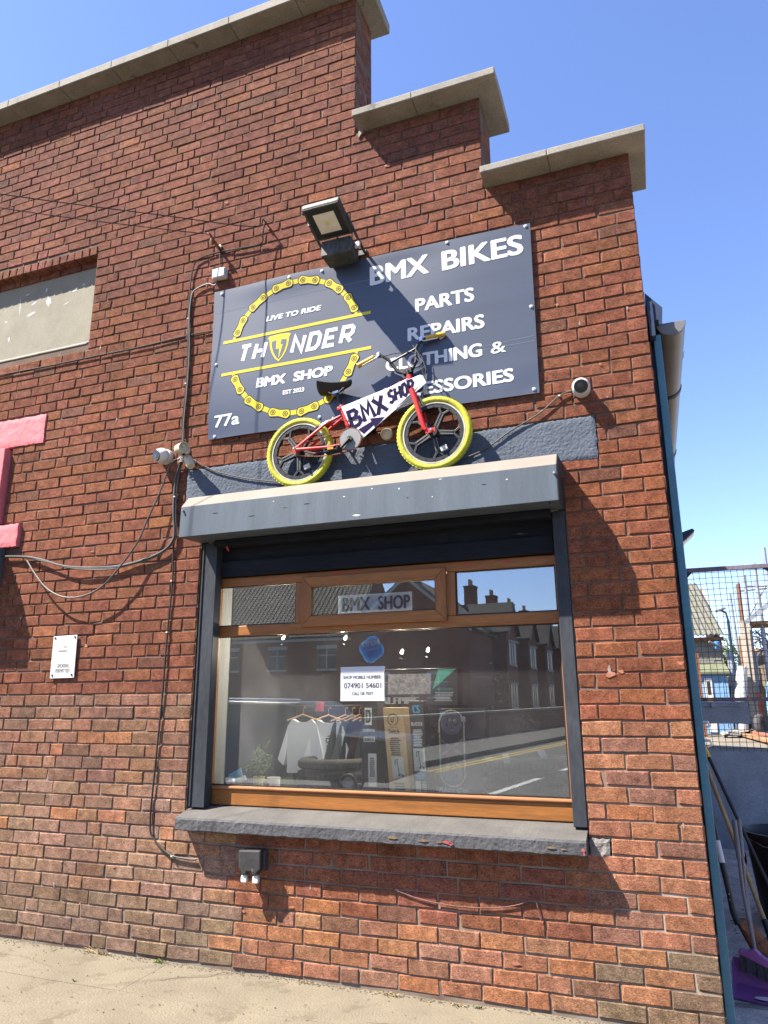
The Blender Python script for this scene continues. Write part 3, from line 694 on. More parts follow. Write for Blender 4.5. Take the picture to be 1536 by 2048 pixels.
# neighbouring shop front's hood, just past the left edge
s2 = thing('roller_shutter', 'neighbouring shutter hood past the left edge, shading the wall beside the smoking notice', 'shutter', (-6.2, 0, 2.3))
mb = MB(); mb.prism([(0, 2.33), (-0.246, 2.32), (-0.239, 2.53), (-0.168, 2.61), (0, 2.618)], -7.4, -4.73, 'x'); ob('hood', mb, M_hood, s2, bevel=0.003)
mb = MB(); mb.box(-7.38, -7.28, -0.03, -0.004, 0.3, 2.32); ob('guide_rail', mb, M_guide, s2)
mb = MB(); mb.box(-4.90, -4.80, -0.03, -0.006, 0.3, 2.32); ob('guide_rail', mb, M_guide, s2)

# ------------------------------------------------------------------ shop sign
def wave(x, z):
    a = 0.0045*math.sin((x+2.95)*5.3+0.6)*math.cos((z-3.25)*2.4) + 0.0035*math.sin((z-3.25)*5.4+(x+2.95)*1.2)
    e = 0.010*math.exp(-((x+2.36)/0.32)**2)*math.exp(-((z-4.40)/0.10)**2)
    e2 = 0.010*math.exp(-((x+1.55)/0.30)**2)*math.exp(-((z-4.42)/0.08)**2)
    e3 = -0.006*math.exp(-((x+2.90)/0.16)**2)*math.exp(-((z-3.27)/0.10)**2) - 0.006*math.exp(-((x+0.65)/0.14)**2)*math.exp(-((z-3.30)/0.09)**2)
    return -0.0215 - a - e - e2 - e3
sg = thing('shop_sign', 'large navy sign board of a bike shop with yellow chain emblem and white lettering', 'sign', (-1.79, -0.02, 3.25))
SX0, SX1, SZ0, SZ1 = -2.955, -0.632, 3.252, 4.412
def edge_fix(x, z):
    # the sheet is not quite square: left edge leans out towards the top
    t = (z-SZ0)/(SZ1-SZ0); u = (x-SX0)/(SX1-SX0)
    return x + (1-u)*(0.012-0.016*t) + u*(-0.006+0.012*t), z + (1-u)*(0.0+0.010*t) + u*(-0.016*(1-t)-0.018*t)
mb = MB(); nx, nz = 96, 52; vs, fs = [], []
for s_ in (0, 1):
    for j in range(nz+1):
        for i in range(nx+1):
            x = SX0+(SX1-SX0)*i/nx; z = SZ0+(SZ1-SZ0)*j/nz; x2, z2 = edge_fix(x, z); vs.append((x2, wave(x, z)+0.005*s_, z2))
for j in range(nz):
    for i in range(nx):
        a = j*(nx+1)+i; q = (nx+1)*(nz+1); fs.append((a, a+1, a+nx+2, a+nx+1)); fs.append((a+nx+1+q, a+nx+2+q, a+1+q, a+q))
bord = [i for i in range(nx+1)] + [j*(nx+1)+nx for j in range(1, nz+1)] + [nz*(nx+1)+i for i in range(nx-1, -1, -1)] + [j*(nx+1) for j in range(nz-1, 0, -1)]
q = (nx+1)*(nz+1)
for k in range(len(bord)): a, b = bord[k], bord[(k+1) % len(bord)]; fs.append((b, a, a+q, b+q))
mb.add(vs, fs); ob('board', mb, M_navy, sg, smooth=True)

def on_sign(name, mb, m, lift=0.0014, cut=True):
    """Print laid on the waved board: cut into small faces, then draped over it."""
    me = mesh_from(name, mb, fix=False); bm = bmesh.new(); bm.from_mesh(me)
    if cut:
        xs_ = [v.co.x for v in bm.verts]; zs_ = [v.co.z for v in bm.verts]
        def cuts(lo, hi, st, no):
            a = math.ceil(lo/st)*st
            while a < hi:
                co = (a, 0, 0) if no[0] else (0, 0, a)
                bmesh.ops.bisect_plane(bm, geom=bm.verts[:]+bm.edges[:]+bm.faces[:], plane_co=co, plane_no=no, dist=1e-6); a += st
        cuts(min(xs_), max(xs_), 0.034, (1, 0, 0)); cuts(min(zs_), max(zs_), 0.034, (0, 0, 1))
    for v in bm.verts: v.co.y = wave(v.co.x, v.co.z) - lift + v.co.y
    for f in bm.faces:
        f.normal_update()
        if f.normal.y > 0: f.normal_flip()
    me2 = bpy.data.meshes.new(name); bm.to_mesh(me2); bm.free(); bpy.data.meshes.remove(me)
    me2.transform(Matrix.Translation(-wloc(sg))); me2.materials.append(m)
    o = bpy.data.objects.new(name, me2); COL.objects.link(o); o.parent = sg; return o

for body, x0, z0, x1, z1, b, shr in (
        ('BMX', -1.716, 4.192, -1.297, 4.334, .0075, 0), ('BIKES', -1.208, 4.182, -0.676, 4.327, .0075, 0),
        ('PARTS', -1.398, 3.924, -1.003, 4.022, .0055, 0), ('REPAIRS', -1.454, 3.726, -0.946, 3.823, .0055, 0),
        ('CLOTHING', -1.606, 3.535, -0.970, 3.628, .0055, 0), ('&', -0.917, 3.538, -0.822, 3.615, .0015, 0),
        ('ACCESSORIES', -1.66, 3.334, -0.783, 3.424, .0055, 0),
        ('LIVE TO RIDE', -2.512, 4.086, -2.074, 4.126, .0035, 0.22), ('EST 2023', -2.357, 3.498, -2.194, 3.530, .0024, 0.0),
        ('BMX', -2.568, 3.582, -2.334, 3.656, .0065, 0.10), ('SHOP', -2.283, 3.582, -1.982, 3.656, .0065, 0.10),
        ('77a', -2.892, 3.332, -2.686, 3.422, .0045, 0.0)):
    o = on_sign('lettering', text_mb(body, x0, z0, x1, z1, bold=b, shear=shr), M_white); o['label'] = 'white lettering reading ' + body
# TH(shield)NDER in squared italic capitals
def glyphs(word, x, z, h, w, gap, st, shear):
    G = {'T': [[(0, 1), (1, 1)], [(.5, 1), (.5, 0)]], 'H': [[(0, 0), (0, 1)], [(1, 0), (1, 1)], [(0, .5), (1, .5)]],
         'N': [[(0, 0), (0, 1), (1, 0), (1, 1)]], 'D': [[(0, 0), (0, 1), (.72, 1), (1, .78), (1, .22), (.72, 0), (0, 0)]],
         'E': [[(1, 1), (0, 1), (0, 0), (1, 0)], [(0, .5), (.85, .5)]], 'R': [[(0, 0), (0, 1), (.8, 1), (1, .86), (1, .58), (.8, .45), (0, .45)], [(.42, .45), (1, 0)]]}
    out = []
    for ch in word:
        for pl in G[ch]:
            P = []
            for (a, b) in pl:
                zz = st/2 + b*(h-st); xx = x + st/2 + a*(w-st); P.append((xx + shear*zz, z+zz))
            out.append(P)
        x += w+gap
    return out
o = on_sign('lettering', strokes(glyphs('TH', -2.742, 3.797, 0.142, 0.102, 0.020, 0.029, 0.24), 0.029), M_white); o['label'] = 'white italic letters TH left of the shield'
o = on_sign('lettering', strokes(glyphs('NDER', -2.318, 3.792, 0.142, 0.103, 0.0195, 0.029, 0.24), 0.029), M_white); o['label'] = 'white italic letters NDER right of the shield'
# shield with a lightning bolt standing in for the U
sx = -2.400
outer = [(-.092, .958-.752+3.752-3.752), ]
def sh_pts(k, dz=0.0):
    L_ = [(-.091, .195), (-.075, .207), (0, .212), (.075, .207), (.091, .195), (.078, .175), (.072, .12), (.055, .07), (.03, .028), (0, 0), (-.03, .028), (-.055, .07), (-.072, .12), (-.078, .175)]
    return [(sx+a*k, 3.757+b*k+dz) for a, b in L_]
on_sign('shield', poly_mb(sh_pts(1.0), 0), M_yellow, 0.0012)
on_sign('shield_field', poly_mb([(sx+a, 3.757+b) for a, b in ((-.060, .160), (-.02, .168), (-.012, .160), (.012, .160), (.02, .168), (.060, .160), (.056, .12), (.042, .075), (.022, .038), (0, .016), (-.022, .038), (-.042, .075), (-.056, .12))], 0), M_navy, 0.0017)
on_sign('lightning_bolt', poly_mb([(sx+a, 3.757+b) for a, b in ((-.020, .172), (.022, .172), (.010, .128), (.030, .128), (.002, .030), (-.002, .030), (.004, .098), (-.024, .098))], 0), M_yellow, 0.0022)
# chain ring emblem: links around a circle broken by two bars
ccx, ccz, cr = -2.288, 3.860, 0.492
top = [(-2.743, 4.049), (-2.702, 4.137), (-2.622, 4.226), (-2.542, 4.282), (-2.430, 4.329), (-2.333, 4.346), (-2.218, 4.346), (-2.125, 4.325), (-2.015, 4.277), (-1.946, 4.220), (-1.874, 4.138), (-1.833, 4.054)]
bot = [(-2.739, 3.675), (-2.694, 3.591), (-2.619, 3.496), (-2.539, 3.438), (-2.427, 3.380), (-2.333, 3.357), (-2.211, 3.356), (-2.119, 3.377), (-2.012, 3.418), (-1.938, 3.486), (-1.870, 3.586), (-1.830, 3.673)]
def link_poly(a, b, r, waist):
    a, b = Vector(a), Vector(b); d = (b-a).normalized(); n = Vector((-d.y, d.x)); ang = math.atan2(n.y, n.x); P = []
    for k in range(11): t = ang + 0.42 + (PI-0.84)*k/10; P.append((a.x+r*math.cos(t), a.y+r*math.sin(t)))
    m = (a+b)/2; P.append((m.x-n.x*waist, m.y-n.y*waist))
    for k in range(11): t = ang + PI + 0.42 + (PI-0.84)*k/10; P.append((b.x+r*math.cos(t), b.y+r*math.sin(t)))
    P.append((m.x+n.x*waist, m.y+n.y*waist)); return P
for pts in (top, bot):
    for k in range(0, len(pts), 2):
        on_sign('chain_link', poly_mb(link_poly(pts[k], pts[k+1], .037, .025), 0), M_yellow, 0.0022)
        on_sign('link_outline', strokes([link_poly(pts[k], pts[k+1], .037, .025)+[link_poly(pts[k], pts[k+1], .037, .025)[0]]], .0050), M_outline, 0.0026)
        for q in (pts[k], pts[k+1]):
            on_sign('link_rivet', strokes([circ(*q, .0175), circ(*q, .0065, 14)], .0050), M_outline, 0.0026)
    for k in range(1, len(pts)-1, 2): on_sign('chain_band', strokes([[pts[k], pts[k+1]]], .034), M_yellow, 0.0014)
o = on_sign('emblem_bar', strokes([[(-2.857, 3.986), (-1.711, 3.994)], [(-2.855, 3.729), (-1.708, 3.733)], [(-2.757, 4.045), (-2.766, 3.99)], [(-1.826, 4.05), (-1.815, 3.99)], [(-2.748, 3.68), (-2.757, 3.73)], [(-1.820, 3.68), (-1.812, 3.73)]], .0225), M_yellow, 0.0016)
# creases across the sheet and round fixing washers with a screw
mb = strokes([[(-2.93, 4.243), (-1.64, 4.240), (-0.70, 4.225)], [(-1.2, 3.578), (-0.645, 3.578)], [(-0.98, 3.60), (-0.645, 3.612)]], .0022)
on_sign('crease', mb, mat('crease_line', (0.14, 0.17, 0.22), 0.3, 0.1, 20, 0.1, 100, 0.0), 0.0007)
for (x, z) in ((-2.893, 4.392), (-2.326, 4.390), (-2.071, 4.384), (-2.906, 3.821), (-2.888, 3.268), (-2.077, 3.293), (-2.324, 3.266), (-1.167, 4.384), (-0.654, 4.376), (-0.652, 3.808), (-0.668, 3.262)):
    y = wave(x, z); mb = MB(); mb.lathe([(0.0125, 0), (0.0125, 0.002), (0.009, 0.004), (0.004, 0.0042)], (x, y-0.0005, z), (0, -1, 0), 16)
    p = ob('washer', mb, mat('clear_washer', (0.30, 0.31, 0.33), 0.4, 0.1, 20, 0.05, 100, 0), sg, smooth=True)
    mb = MB(); mb.lathe([(0.0065, 0.0), (0.006, 0.003)], (x, y-0.0052, z), (0, -1, 0), 10); ob('screw', mb, M_chrome, p)

# ------------------------------------------------------------------ BMX bike on the hood
bk = thing('bmx_bike', 'small red BMX bike with yellow tyres and white lettered board on the shutter hood', 'bicycle', (-1.73, -0.085, 2.80))
YB = -0.088
def P3(x, z, y=YB): return (x, y, z)
def wheel(cx, cz, y, yaw, a0):
    ax = Vector((math.sin(yaw), math.cos(yaw), 0)); c = Vector((cx, y, cz)); ux = Vector((math.cos(yaw), -math.sin(yaw), 0)); uz = Vector((0, 0, 1))
    w = bpy.data.objects.new('wheel', None); COL.objects.link(w); w.parent = bk; w.location = c - wloc(bk)
    mb = MB(); mb.torus(c, ax, 0.2165, 0.0215, 64, 12, 1.0); ob('tyre', mb, M_tyre_y, w, smooth=True)
    # tread blocks round the tyre
    tb = MB()
    for i in range(60):
        for s_ in (-1, 1):
            a = 2*PI*(i+(0.5 if s_ > 0 else 0))/60; d = ux*math.cos(a)+uz*math.sin(a); t = -ux*math.sin(a)+uz*math.cos(a)
            tb.obox(c+d*0.2352+ax*s_*0.0075, t*0.0095+ax*s_*0.003, ax*0.0055, d*0.0016)
    o = ob('tread', tb, M_tyre_y, w)
    mb = MB(); mb.ring(c, ax, 0.1885, 0.1975, -0.014, 0.014, 56); ob('rim', mb, mat('pale_rim_edge', (0.30, 0.30, 0.25), 0.5, 0.2, 14, 0.1, 100, 0.1), w, smooth=True)
    mb = MB(); mb.ring(c, ax, 0.163, 0.188, -0.011, 0.011, 56)
    for k in range(40):
        a = 2*PI*k/40
        if k % 2: continue
        d = ux*math.cos(a)+uz*math.sin(a); t = -ux*math.sin(a)+uz*math.cos(a); mb.obox(c+d*0.172, t*0.006, ax*0.0125, d*0.004)
    ob('inner_rim', mb, M_black, w)
    for k in range(5):
        a = a0+2*PI*k/5; d = ux*math.cos(a)+uz*math.sin(a); t = -ux*math.sin(a)+uz*math.cos(a)
        sp = MB()
        for s_ in (-1, 1):      # tapered blade forking into two feet at the rim
            p0 = c+d*0.022+t*s_*0.010; p1 = c+d*0.128+t*s_*0.006; p2 = c+d*0.160+t*s_*0.034
            for qa, qb, wd in ((p0, p1, .0095), (p1, p2, .0075)):
                e = qb-qa; nrm = e.normalized().cross(ax).normalized(); sp.obox((qa+qb)/2, e/2*1.04, nrm*wd, ax*0.010)
        sp.obox(c+d*0.075, d*0.055, t*0.008, ax*0.004)
        o = ob('spoke', sp, M_black, w, bevel=0.002)
        gm = MB()
        for s_ in (-1, 1): gm.obox(c+d*0.080+t*s_*0.009-ax*0.0112, d*0.042, t*0.0012, ax*0.0012)
        ob('spoke_edge', gm, M_rim, w)
    hb = MB(); hb.lathe([(0.026, -0.03), (0.03, -0.02), (0.03, 0.02), (0.026, 0.03)], c, ax, 20); ob('hub', hb, M_black, w, smooth=True)
    rf = MB(); d = (ux*math.cos(-1.05)+uz*math.sin(-1.05)); t = Vector((-d.z*ux.x, -d.z*ux.y, d.dot(ux)))
    e1 = (ux*math.cos(0.35)+uz*math.sin(0.35)); e2 = (ux*-math.sin(0.35)+uz*math.cos(0.35))
    rf.obox(c+d*0.125-ax*0.016, e1*0.022, ax*0.006, e2*0.016); ob('reflector', rf, mat('clear_reflector', (0.36, 0.36, 0.33), 0.3, 0.1, 40, 0.1, 160, 0.2), w, bevel=0.003)
    return w
wheel(-1.270, 3.0405, -0.098, 0.0, 1.13)
wheel(-2.184, 3.0395, -0.085, 0.0, 0.95)
RA, FA, BB = (-2.184, 3.0395), (-1.270, 3.0405), (-1.808, 3.064)
ST, HT0, HT1 = (-1.882, 3.296), (-1.388, 3.315), (-1.428, 3.452)
fr = MB()
fr.tube([P3(*BB), P3(*ST)], 0.0155, 12); fr.tube([P3(*HT0), P3(*HT1)], 0.018, 12)
fr.tube([P3(-1.872, 3.270), P3(-1.42, 3.425)], 0.0145, 12); fr.tube([P3(-1.80, 3.08), P3(-1.40, 3.345)], 0.0155, 12)
for s_ in (-1, 1):
    fr.tube([P3(BB[0]-.02, BB[1]-.02, YB+s_*.025), P3(-1.95, 3.03, YB+s_*.045), P3(RA[0], RA[1], YB+s_*.055)], 0.010, 10)
    fr.tube([P3(ST[0]-.005, ST[1]-.055, YB+s_*.018), P3(-1.98, 3.195, YB+s_*.040), P3(RA[0], RA[1]+.008, YB+s_*.055)], 0.009, 10)
    fr.obox(P3(RA[0]+.005, RA[1], YB+s_*.058), (.022, 0, .004), (0, .003, 0), (0, 0, .014))
fr.tube([P3(-1.965, 3.205, YB-.045), P3(-1.965, 3.205, YB+.045)], 0.008, 8)
fr.tube([P3(*BB, YB-.04), P3(*BB, YB+.04)], 0.022, 14)
ob('frame', fr, M_red, bk, smooth=True)
fk = MB()
fk.tube([P3(HT0[0]-.002, HT0[1]-.004, YB-.06), P3(HT0[0]-.002, HT0[1]-.004, YB+.05)], 0.016, 10)
for s_ in (-1, 1):
    y = YB-.008+s_*.056
    fk.tube([P3(HT0[0]-.004, HT0[1]+.012, y), P3(-1.368, 3.25, y), P3(-1.335, 3.13, y), P3(-1.318, 3.065, y), P3(FA[0]-.035, FA[1]+.008, y)], [.017, .0165, .0155, .014, .012], 12)
    fk.obox(P3(FA[0]-.008, FA[1], y), (.03, 0, .002), (0, .004, 0), (0, 0, .014))
ob('fork', fk, M_red, bk, smooth=True)
mb = MB()
for wx, wz in (RA, FA):
    for s_ in (-1, 1): mb.lathe([(0.010, 0), (0.010, 0.010), (0.006, 0.020)], (wx, YB+s_*.062-.006, wz), (0, s_, 0), 8)
ob('axle_nut', mb, M_chrome, bk)
mb = MB(); mb.tube([P3(ST[0], ST[1]-.02), P3(-1.918, 3.41)], 0.012, 10); ob('seat_post', mb, M_black, bk, smooth=True)
mb = MB(); mb.lathe([(0.020, -.012), (0.020, .012)], P3(-1.885, 3.305), (-.3, 0, 1), 12); mb.obox(P3(-1.905, 3.30), (.012, 0, 0), (0, .012, 0), (0, 0, .01)); ob('seat_clamp', mb, M_red, bk, bevel=.003)
# saddle: wide tail, dipped middle, narrow nose
mb = MB(); n = 22; m_ = 12
for i in range(n+1):
    t = i/n; x = -2.052+t*0.232; wd = 0.068*(1-t)**0.9*(1 if t > .06 else .75) + 0.020; wd *= (0.55 if i in (0, n) else 1)
    zc = 3.470 + 0.020*(1-t)**2 - 0.012*math.sin(t*PI) + 0.006*t; dp = (0.052*(1-t)+0.022)*(0.5 if i in (0, n) else 1)
    for k in range(m_):
        q = 2*PI*k/m_; cz = math.sin(q); mb.v.append((x, YB+wd*math.cos(q), zc + (0.017 if cz > 0 else dp)*cz))
for i in range(n):
    for k in range(m_): a = i*m_+k; b = i*m_+(k+1) % m_; mb.f.append((a, b, b+m_, a+m_))
mb.f.append(tuple(range(m_))); mb.f.append(tuple(range((n+1)*m_-1, n*m_-1, -1)))
sd = ob('saddle', mb, M_black, bk, smooth=True)
mb = MB()
for s_ in (-1, 1): mb.tube([P3(-2.01, 3.448, YB+s_*.03), P3(-1.96, 3.41, YB+s_*.02), P3(-1.90, 3.415, YB+s_*.018), P3(-1.85, 3.455, YB+s_*.01)], 0.0035, 6)
mb.obox(P3(-1.925, 3.413), (.02, 0, .003), (0, .022, 0), (0, 0, .008)); ob('rails', mb, M_chrome, sd)
# handlebar with crossbar, turned almost parallel with the wall
hb = MB(); YH = -0.072
bar = [(-1.774, 3.577, YH-.02), (-1.652, 3.624, YH-.015), (-1.606, 3.622, YH-.01), (-1.566, 3.588, YH-.005), (-1.506, 3.498, YH), (-1.480, 3.486, YH), (-1.438, 3.483, YH), (-1.408, 3.500, YH), (-1.384, 3.55, YH), (-1.381, 3.645, YH+.005), (-1.362, 3.680, YH+.01), (-1.330, 3.706, YH+.02), (-1.202, 3.724, YH+.035)]
hb.tube([(x, y, z) for x, z, y in bar], 0.0105, 10); hb.tube([(-1.552, YH-.004, 3.57), (-1.383, YH, 3.637)], 0.008, 8)
hbo = ob('handlebar', hb, M_black, bk, smooth=True)
for (a, b) in ((bar[0], bar[1]), (bar[12], bar[11])):
    A, B = Vector((a[0], a[2], a[1])), Vector((b[0], b[2], b[1])); d = (B-A).normalized(); gm = MB(); Lg = (B-A).length*0.93
    prof_ = [(0.019, 0), (0.019, 0.008), (0.0155, 0.010)] + [(0.0155+0.0015*(k % 2), 0.012+k*(Lg-.02)/14) for k in range(14)] + [(0.017, Lg-.004), (0.014, Lg)]
    gm.lathe(prof_, A, d, 14); ob('grip', gm, M_grip, hbo, smooth=True)
    lv = MB(); off = Vector((0, -.012, -.02)); lv.tube([B+d*.02+off*.5, B-d*.005+off, A+d*.04+off*1.25], [.006, .005, .004], 6); lv.obox(B+d*.022, d*.010, (0, .014, 0), (0, 0, .014)); ob('brake_lever', lv, M_chrome, hbo)
mb = MB(); mb.obox(P3(-1.438, 3.487, YH), (.030, 0, .004), (0, .022, 0), (0, 0, .019)); mb.tube([P3(HT1[0], HT1[1]-.01), P3(-1.437, 3.487)], 0.014, 10); ob('stem', mb, M_black, bk, bevel=.003)
# chain set
CRC = Vector((BB[0], YB-.046, BB[1]))
mb = MB(); mb.lathe([(0.0, 0), (0.070, 0), (0.070, .004), (0.0, .004)], CRC, (0, 1, 0), 44); ob('chain_guard', mb, mat('grey_disc', (0.15, 0.155, 0.155), 0.6, 0.15, 10, 0.05, 90, 0.05), bk)
mb = MB()
for k in range(44): a = 2*PI*k/44; mb.obox(CRC+Vector((math.cos(a)*.0745, .003, math.sin(a)*.0745)), (math.cos(a)*.004, 0, math.sin(a)*.004), (0, .003, 0), (-math.sin(a)*.0025, 0, math.cos(a)*.0025))
mb.ring(CRC, (0, 1, 0), .066, .0725, .001, .006, 44); ob('sprocket', mb, M_rust, bk)
RS = Vector((RA[0], YB-.046, RA[1]))
mb = MB(); mb.ring(RS, (0, 1, 0), .012, .031, 0, .005, 24); ob('rear_sprocket', mb, M_rust, bk)
ch = MB()
d = CRC-RS; a_ = math.atan2(d.z, d.x); off = math.asin((0.0745-0.032)/Vector((d.x, d.z)).length)
A1 = RS+Vector((math.cos(a_+PI/2+off)*.032, 0, math.sin(a_+PI/2+off)*.032)); A2 = CRC+Vector((math.cos(a_+PI/2+off)*.077, 0, math.sin(a_+PI/2+off)*.077))
B1 = RS+Vector((math.cos(a_-PI/2-off)*.032, 0, math.sin(a_-PI/2-off)*.032)); B2 = CRC+Vector((math.cos(a_-PI/2-off)*.077, 0, math.sin(a_-PI/2-off)*.077))
for (p, q2, sag) in ((A1, A2, .0), (B1, B2, .02)):
    for k in range(30):
        t = (k+.5)/30; c = p.lerp(q2, t)+Vector((0, .003, -sag*4*t*(1-t))); e = (q2-p).normalized(); ch.obox(c, e*(.0055 if k % 2 else .004), (0, .004 if k % 2 else .0025, 0), e.cross(Vector((0, 1, 0)))*.0035)
ob('chain', ch, M_rust, bk)
mb = MB(); P1 = Vector((-1.888, YB-.062, 2.985)); P2 = Vector((-1.735, YB+.06, 3.142))
mb.tube([CRC+Vector((0, -.012, 0)), P1], [.012, .009], 8); mb.lathe([(.018, 0), (.018, -.014)], CRC, (0, 1, 0), 14); mb.tube([Vector((BB[0], YB+.05, BB[1])), P2], [.012, .009], 8); ob('crank', mb, M_black, bk, smooth=True)
for p, s_ in ((P1, -1), (P2, 1)):
    mb = MB(); c = p+Vector((-.012 if s_ < 0 else 0, s_*.045, -.002))
    for zz in (-.010, .010): mb.obox(c+Vector((0, 0, zz)), (.046, 0, .006), (0, .034, 0), (0, 0, .0035))
    for xx in (-.043, .043): mb.obox(c+Vector((xx, 0, 0)), (.004, 0, 0), (0, .034, 0), (0, 0, .012))
    mb.tube([p, c+Vector((0, s_*.03, 0))], .008, 8); pd = ob('pedal', mb, M_black, bk)
    mb = MB(); mb.obox(c+Vector((.0, -.0355, 0)), (.02, 0, 0), (0, .0015, 0), (0, 0, .007)); ob('reflector', mb, mat('amber', (0.6, 0.2, 0.02), 0.3, 0, 1, 0, 1, 0), pd)
# brakes and cables
mb = MB()
mb.tube([P3(-1.36, 3.30, YB-.03), P3(-1.345, 3.262, YB-.035), P3(-1.335, 3.225, YB-.03)], .006, 6); mb.tube([P3(-1.36, 3.30, YB+.03), P3(-1.345, 3.262, YB+.035), P3(-1.335, 3.225, YB+.03)], .006, 6); mb.obox(P3(-1.355, 3.30), (.012, 0, 0), (0, .035, 0), (0, 0, .01))
mb.tube([P3(-1.965, 3.215, YB-.03), P3(-1.995, 3.20, YB-.04), P3(-2.03, 3.185, YB-.035)], .006, 6); mb.tube([P3(-1.96, 3.215), P3(-1.945, 3.25)], .006, 6)
ob('caliper', mb, M_chrome, bk, smooth=True)
for sx_, y_ in ((-2.035, YB-.033), (-2.035, YB+.033)):
    mb = MB(); mb.obox(P3(sx_, 3.188, y_), (.022, 0, .014), (0, .006, 0), (-.003, 0, .005)); ob('brake_block', mb, M_black, bk)
mb = MB(); mb.tube([(-1.40, YH-.01, 3.66), (-1.365, YH-.03, 3.60), (-1.325, YH-.04, 3.52), (-1.30, YH-.04, 3.43), (-1.315, YH-.035, 3.34), (-1.348, YB-.02, 3.30)], .003, 6)
mb.tube([(-1.62, YH-.03, 3.605), (-1.52, YH-.035, 3.612), (-1.40, YH-.04, 3.60), (-1.33, YH-.045, 3.55), (-1.305, YH-.045, 3.46), (-1.33, YH-.04, 3.38), (-1.42, YB-.03, 3.30), (-1.60, YB-.02, 3.17), (-1.86, YB-.03, 3.20), (-1.945, YB-.02, 3.25)], .003, 6)
mb.tube([(-1.375, YH-.01, 3.66), (-1.385, YH-.025, 3.58), (-1.34, YH-.035, 3.50), (-1.322, YH-.03, 3.40), (-1.345, YB-.02, 3.28)], .0025, 6)
ob('brake_cable', mb, M_cable_d, bk, smooth=True)
# white board fixed to the frame, with hand-painted lettering
YP = YB-.028
W5 = [(-1.880, 3.299), (-1.348, 3.431), (-1.330, 3.424), (-1.306, 3.372), (-1.735, 3.062), (-1.826, 3.178)]
mb = MB(); mb.prism(W5, YP, YP+.004); pb = ob('name_board', mb, M_board_w, bk, bevel=.001)
def brushtext(body, A, B, H, w):
    """Brush lettering on a slanted base line A->B with cap height vector H."""
    G = {'B': [[(0, 0), (.04, 1), (.62, .97), (.8, .78), (.55, .54), (.05, .5)], [(.3, .53), (.85, .42), (.92, .18), (.6, .02), (0, 0)]], 'M': [[(0, 0), (.12, 1), (.48, .38), (.86, 1), (1, 0)]],
         'X': [[(0, 1), (1, 0)], [(.92, 1), (.05, 0)]], 'S': [[(.92, .86), (.55, 1), (.12, .86), (.15, .62), (.8, .42), (.86, .14), (.45, 0), (.04, .14)]], 'H': [[(0, 0), (.06, 1)], [(.92, 0), (.95, 1)], [(.04, .48), (.92, .54)]],
         'O': [[(.5, 0), (.14, .18), (.05, .55), (.3, .95), (.65, .98), (.95, .6), (.85, .16), (.5, 0)]], 'P': [[(.05, 0), (.08, 1), (.7, .95), (.9, .7), (.65, .48), (.08, .45)]]}
    A, B, H = Vector(A), Vector(B), Vector(H); u = (B-A); n_ = len(body); out = []
    for i, c_ in enumerate(body):
        for pl_ in G[c_]: out.append([tuple(A+u*((i+.08+x_*.80)/n_)+H*y_) for x_, y_ in pl_])
    return strokes(out, w, YP-.0012)
ob('lettering', brushtext('BMX', (-1.803, 3.142), (-1.552, 3.232), (-.038, .108), .026), M_purple, pb)['label'] = 'hand-painted BMX on the white board'
ob('lettering', brushtext('SHOP', (-1.552, 3.268), (-1.375, 3.332), (-.014, .082), .0185), M_purple, pb)['label'] = 'hand-painted SHOP on the white board'
mb = MB(); mb.add([(x, YP-.0012, z) for x, z in ((-1.760, 3.128), (-1.722, 3.092), (-1.655, 3.142), (-1.648, 3.122), (-1.582, 3.186), (-1.682, 3.190), (-1.672, 3.168))], [(0, 1, 2, 5, 6), (2, 3, 4, 5)]); ob('arrow', mb, M_purple, pb)
mb = MB()
for x, z in ((-1.66, 3.34), (-1.55, 3.365), (-1.50, 3.24), (-1.60, 3.165)): mb.tube([(x, YP-.002, z), (x+.004, YP-.003, z-.03)], .0022, 5)
ob('cable_tie', mb, M_black, pb)

# ------------------------------------------------------------------ fixtures on the wall
# floodlight on a bracket, tilted down
fl = thing('floodlight', 'black floodlight with a pale square lamp, on a bracket above the shop sign', 'floodlight', (-1.91, 0, 4.53))
c0 = Vector((-1.897, -0.322, 4.534)); fx = Vector((1, 0, 0)); fn = Vector((0, -0.302, -0.953)).normalized(); fz = Vector((0, -0.953, 0.302)).normalized()
def fbox(mb, cx_, cz_, hx, hz, d0, d1): mb.obox(c0+fx*cx_+fz*cz_+fn*(d0+d1)/2, fx*hx, fn*(d1-d0)/2, fz*hz); return mb
ob('casing', fbox(MB(), 0, 0, .132, .128, -.045, 0.0), M_alu, fl, bevel=.008)
ob('front_rim', fbox(MB(), 0, 0, .128, .124, 0.0005, .008), M_alu, fl, bevel=.003)
ob('lamp_glass', fbox(MB(), 0, 0, .114, .110, .0085, .0105), mat('black_lamp_glass', (0.008, 0.008, 0.009), 0.3, 0.1, 10, 0, 100, 0), fl, bevel=.001)
mb = MB(); q1, q2_ = .074, .026
o_ = [c0+fx*a*q1+fz*b*q1+fn*.0112 for a, b in ((-1,-1),(1,-1),(1,1),(-1,1))]; i_ = [c0+fx*(a*q2_+.004)+fz*b*q2_+fn*.0165 for a, b in ((-1,-1),(1,-1),(1,1),(-1,1))]
mb.add(o_+i_, [(0,1,5,4),(1,2,6,5),(2,3,7,6),(3,0,4,7),(4,5,6,7)]); ob('reflector', mb, M_reflect, fl)
ob('led_plate', fbox(MB(), .004, 0, .022, .022, .0168, .0175), mat('led_white', (0.5, 0.48, 0.42), 0.4, 0.05, 10, 0, 100, 0), fl)
ob('led', fbox(MB(), .004, 0, .011, .011, .0178, .0185), mat('led_yellow', (0.55, 0.44, 0.08), 0.4, 0.05, 10, 0, 100, 0), fl)
mb = MB()
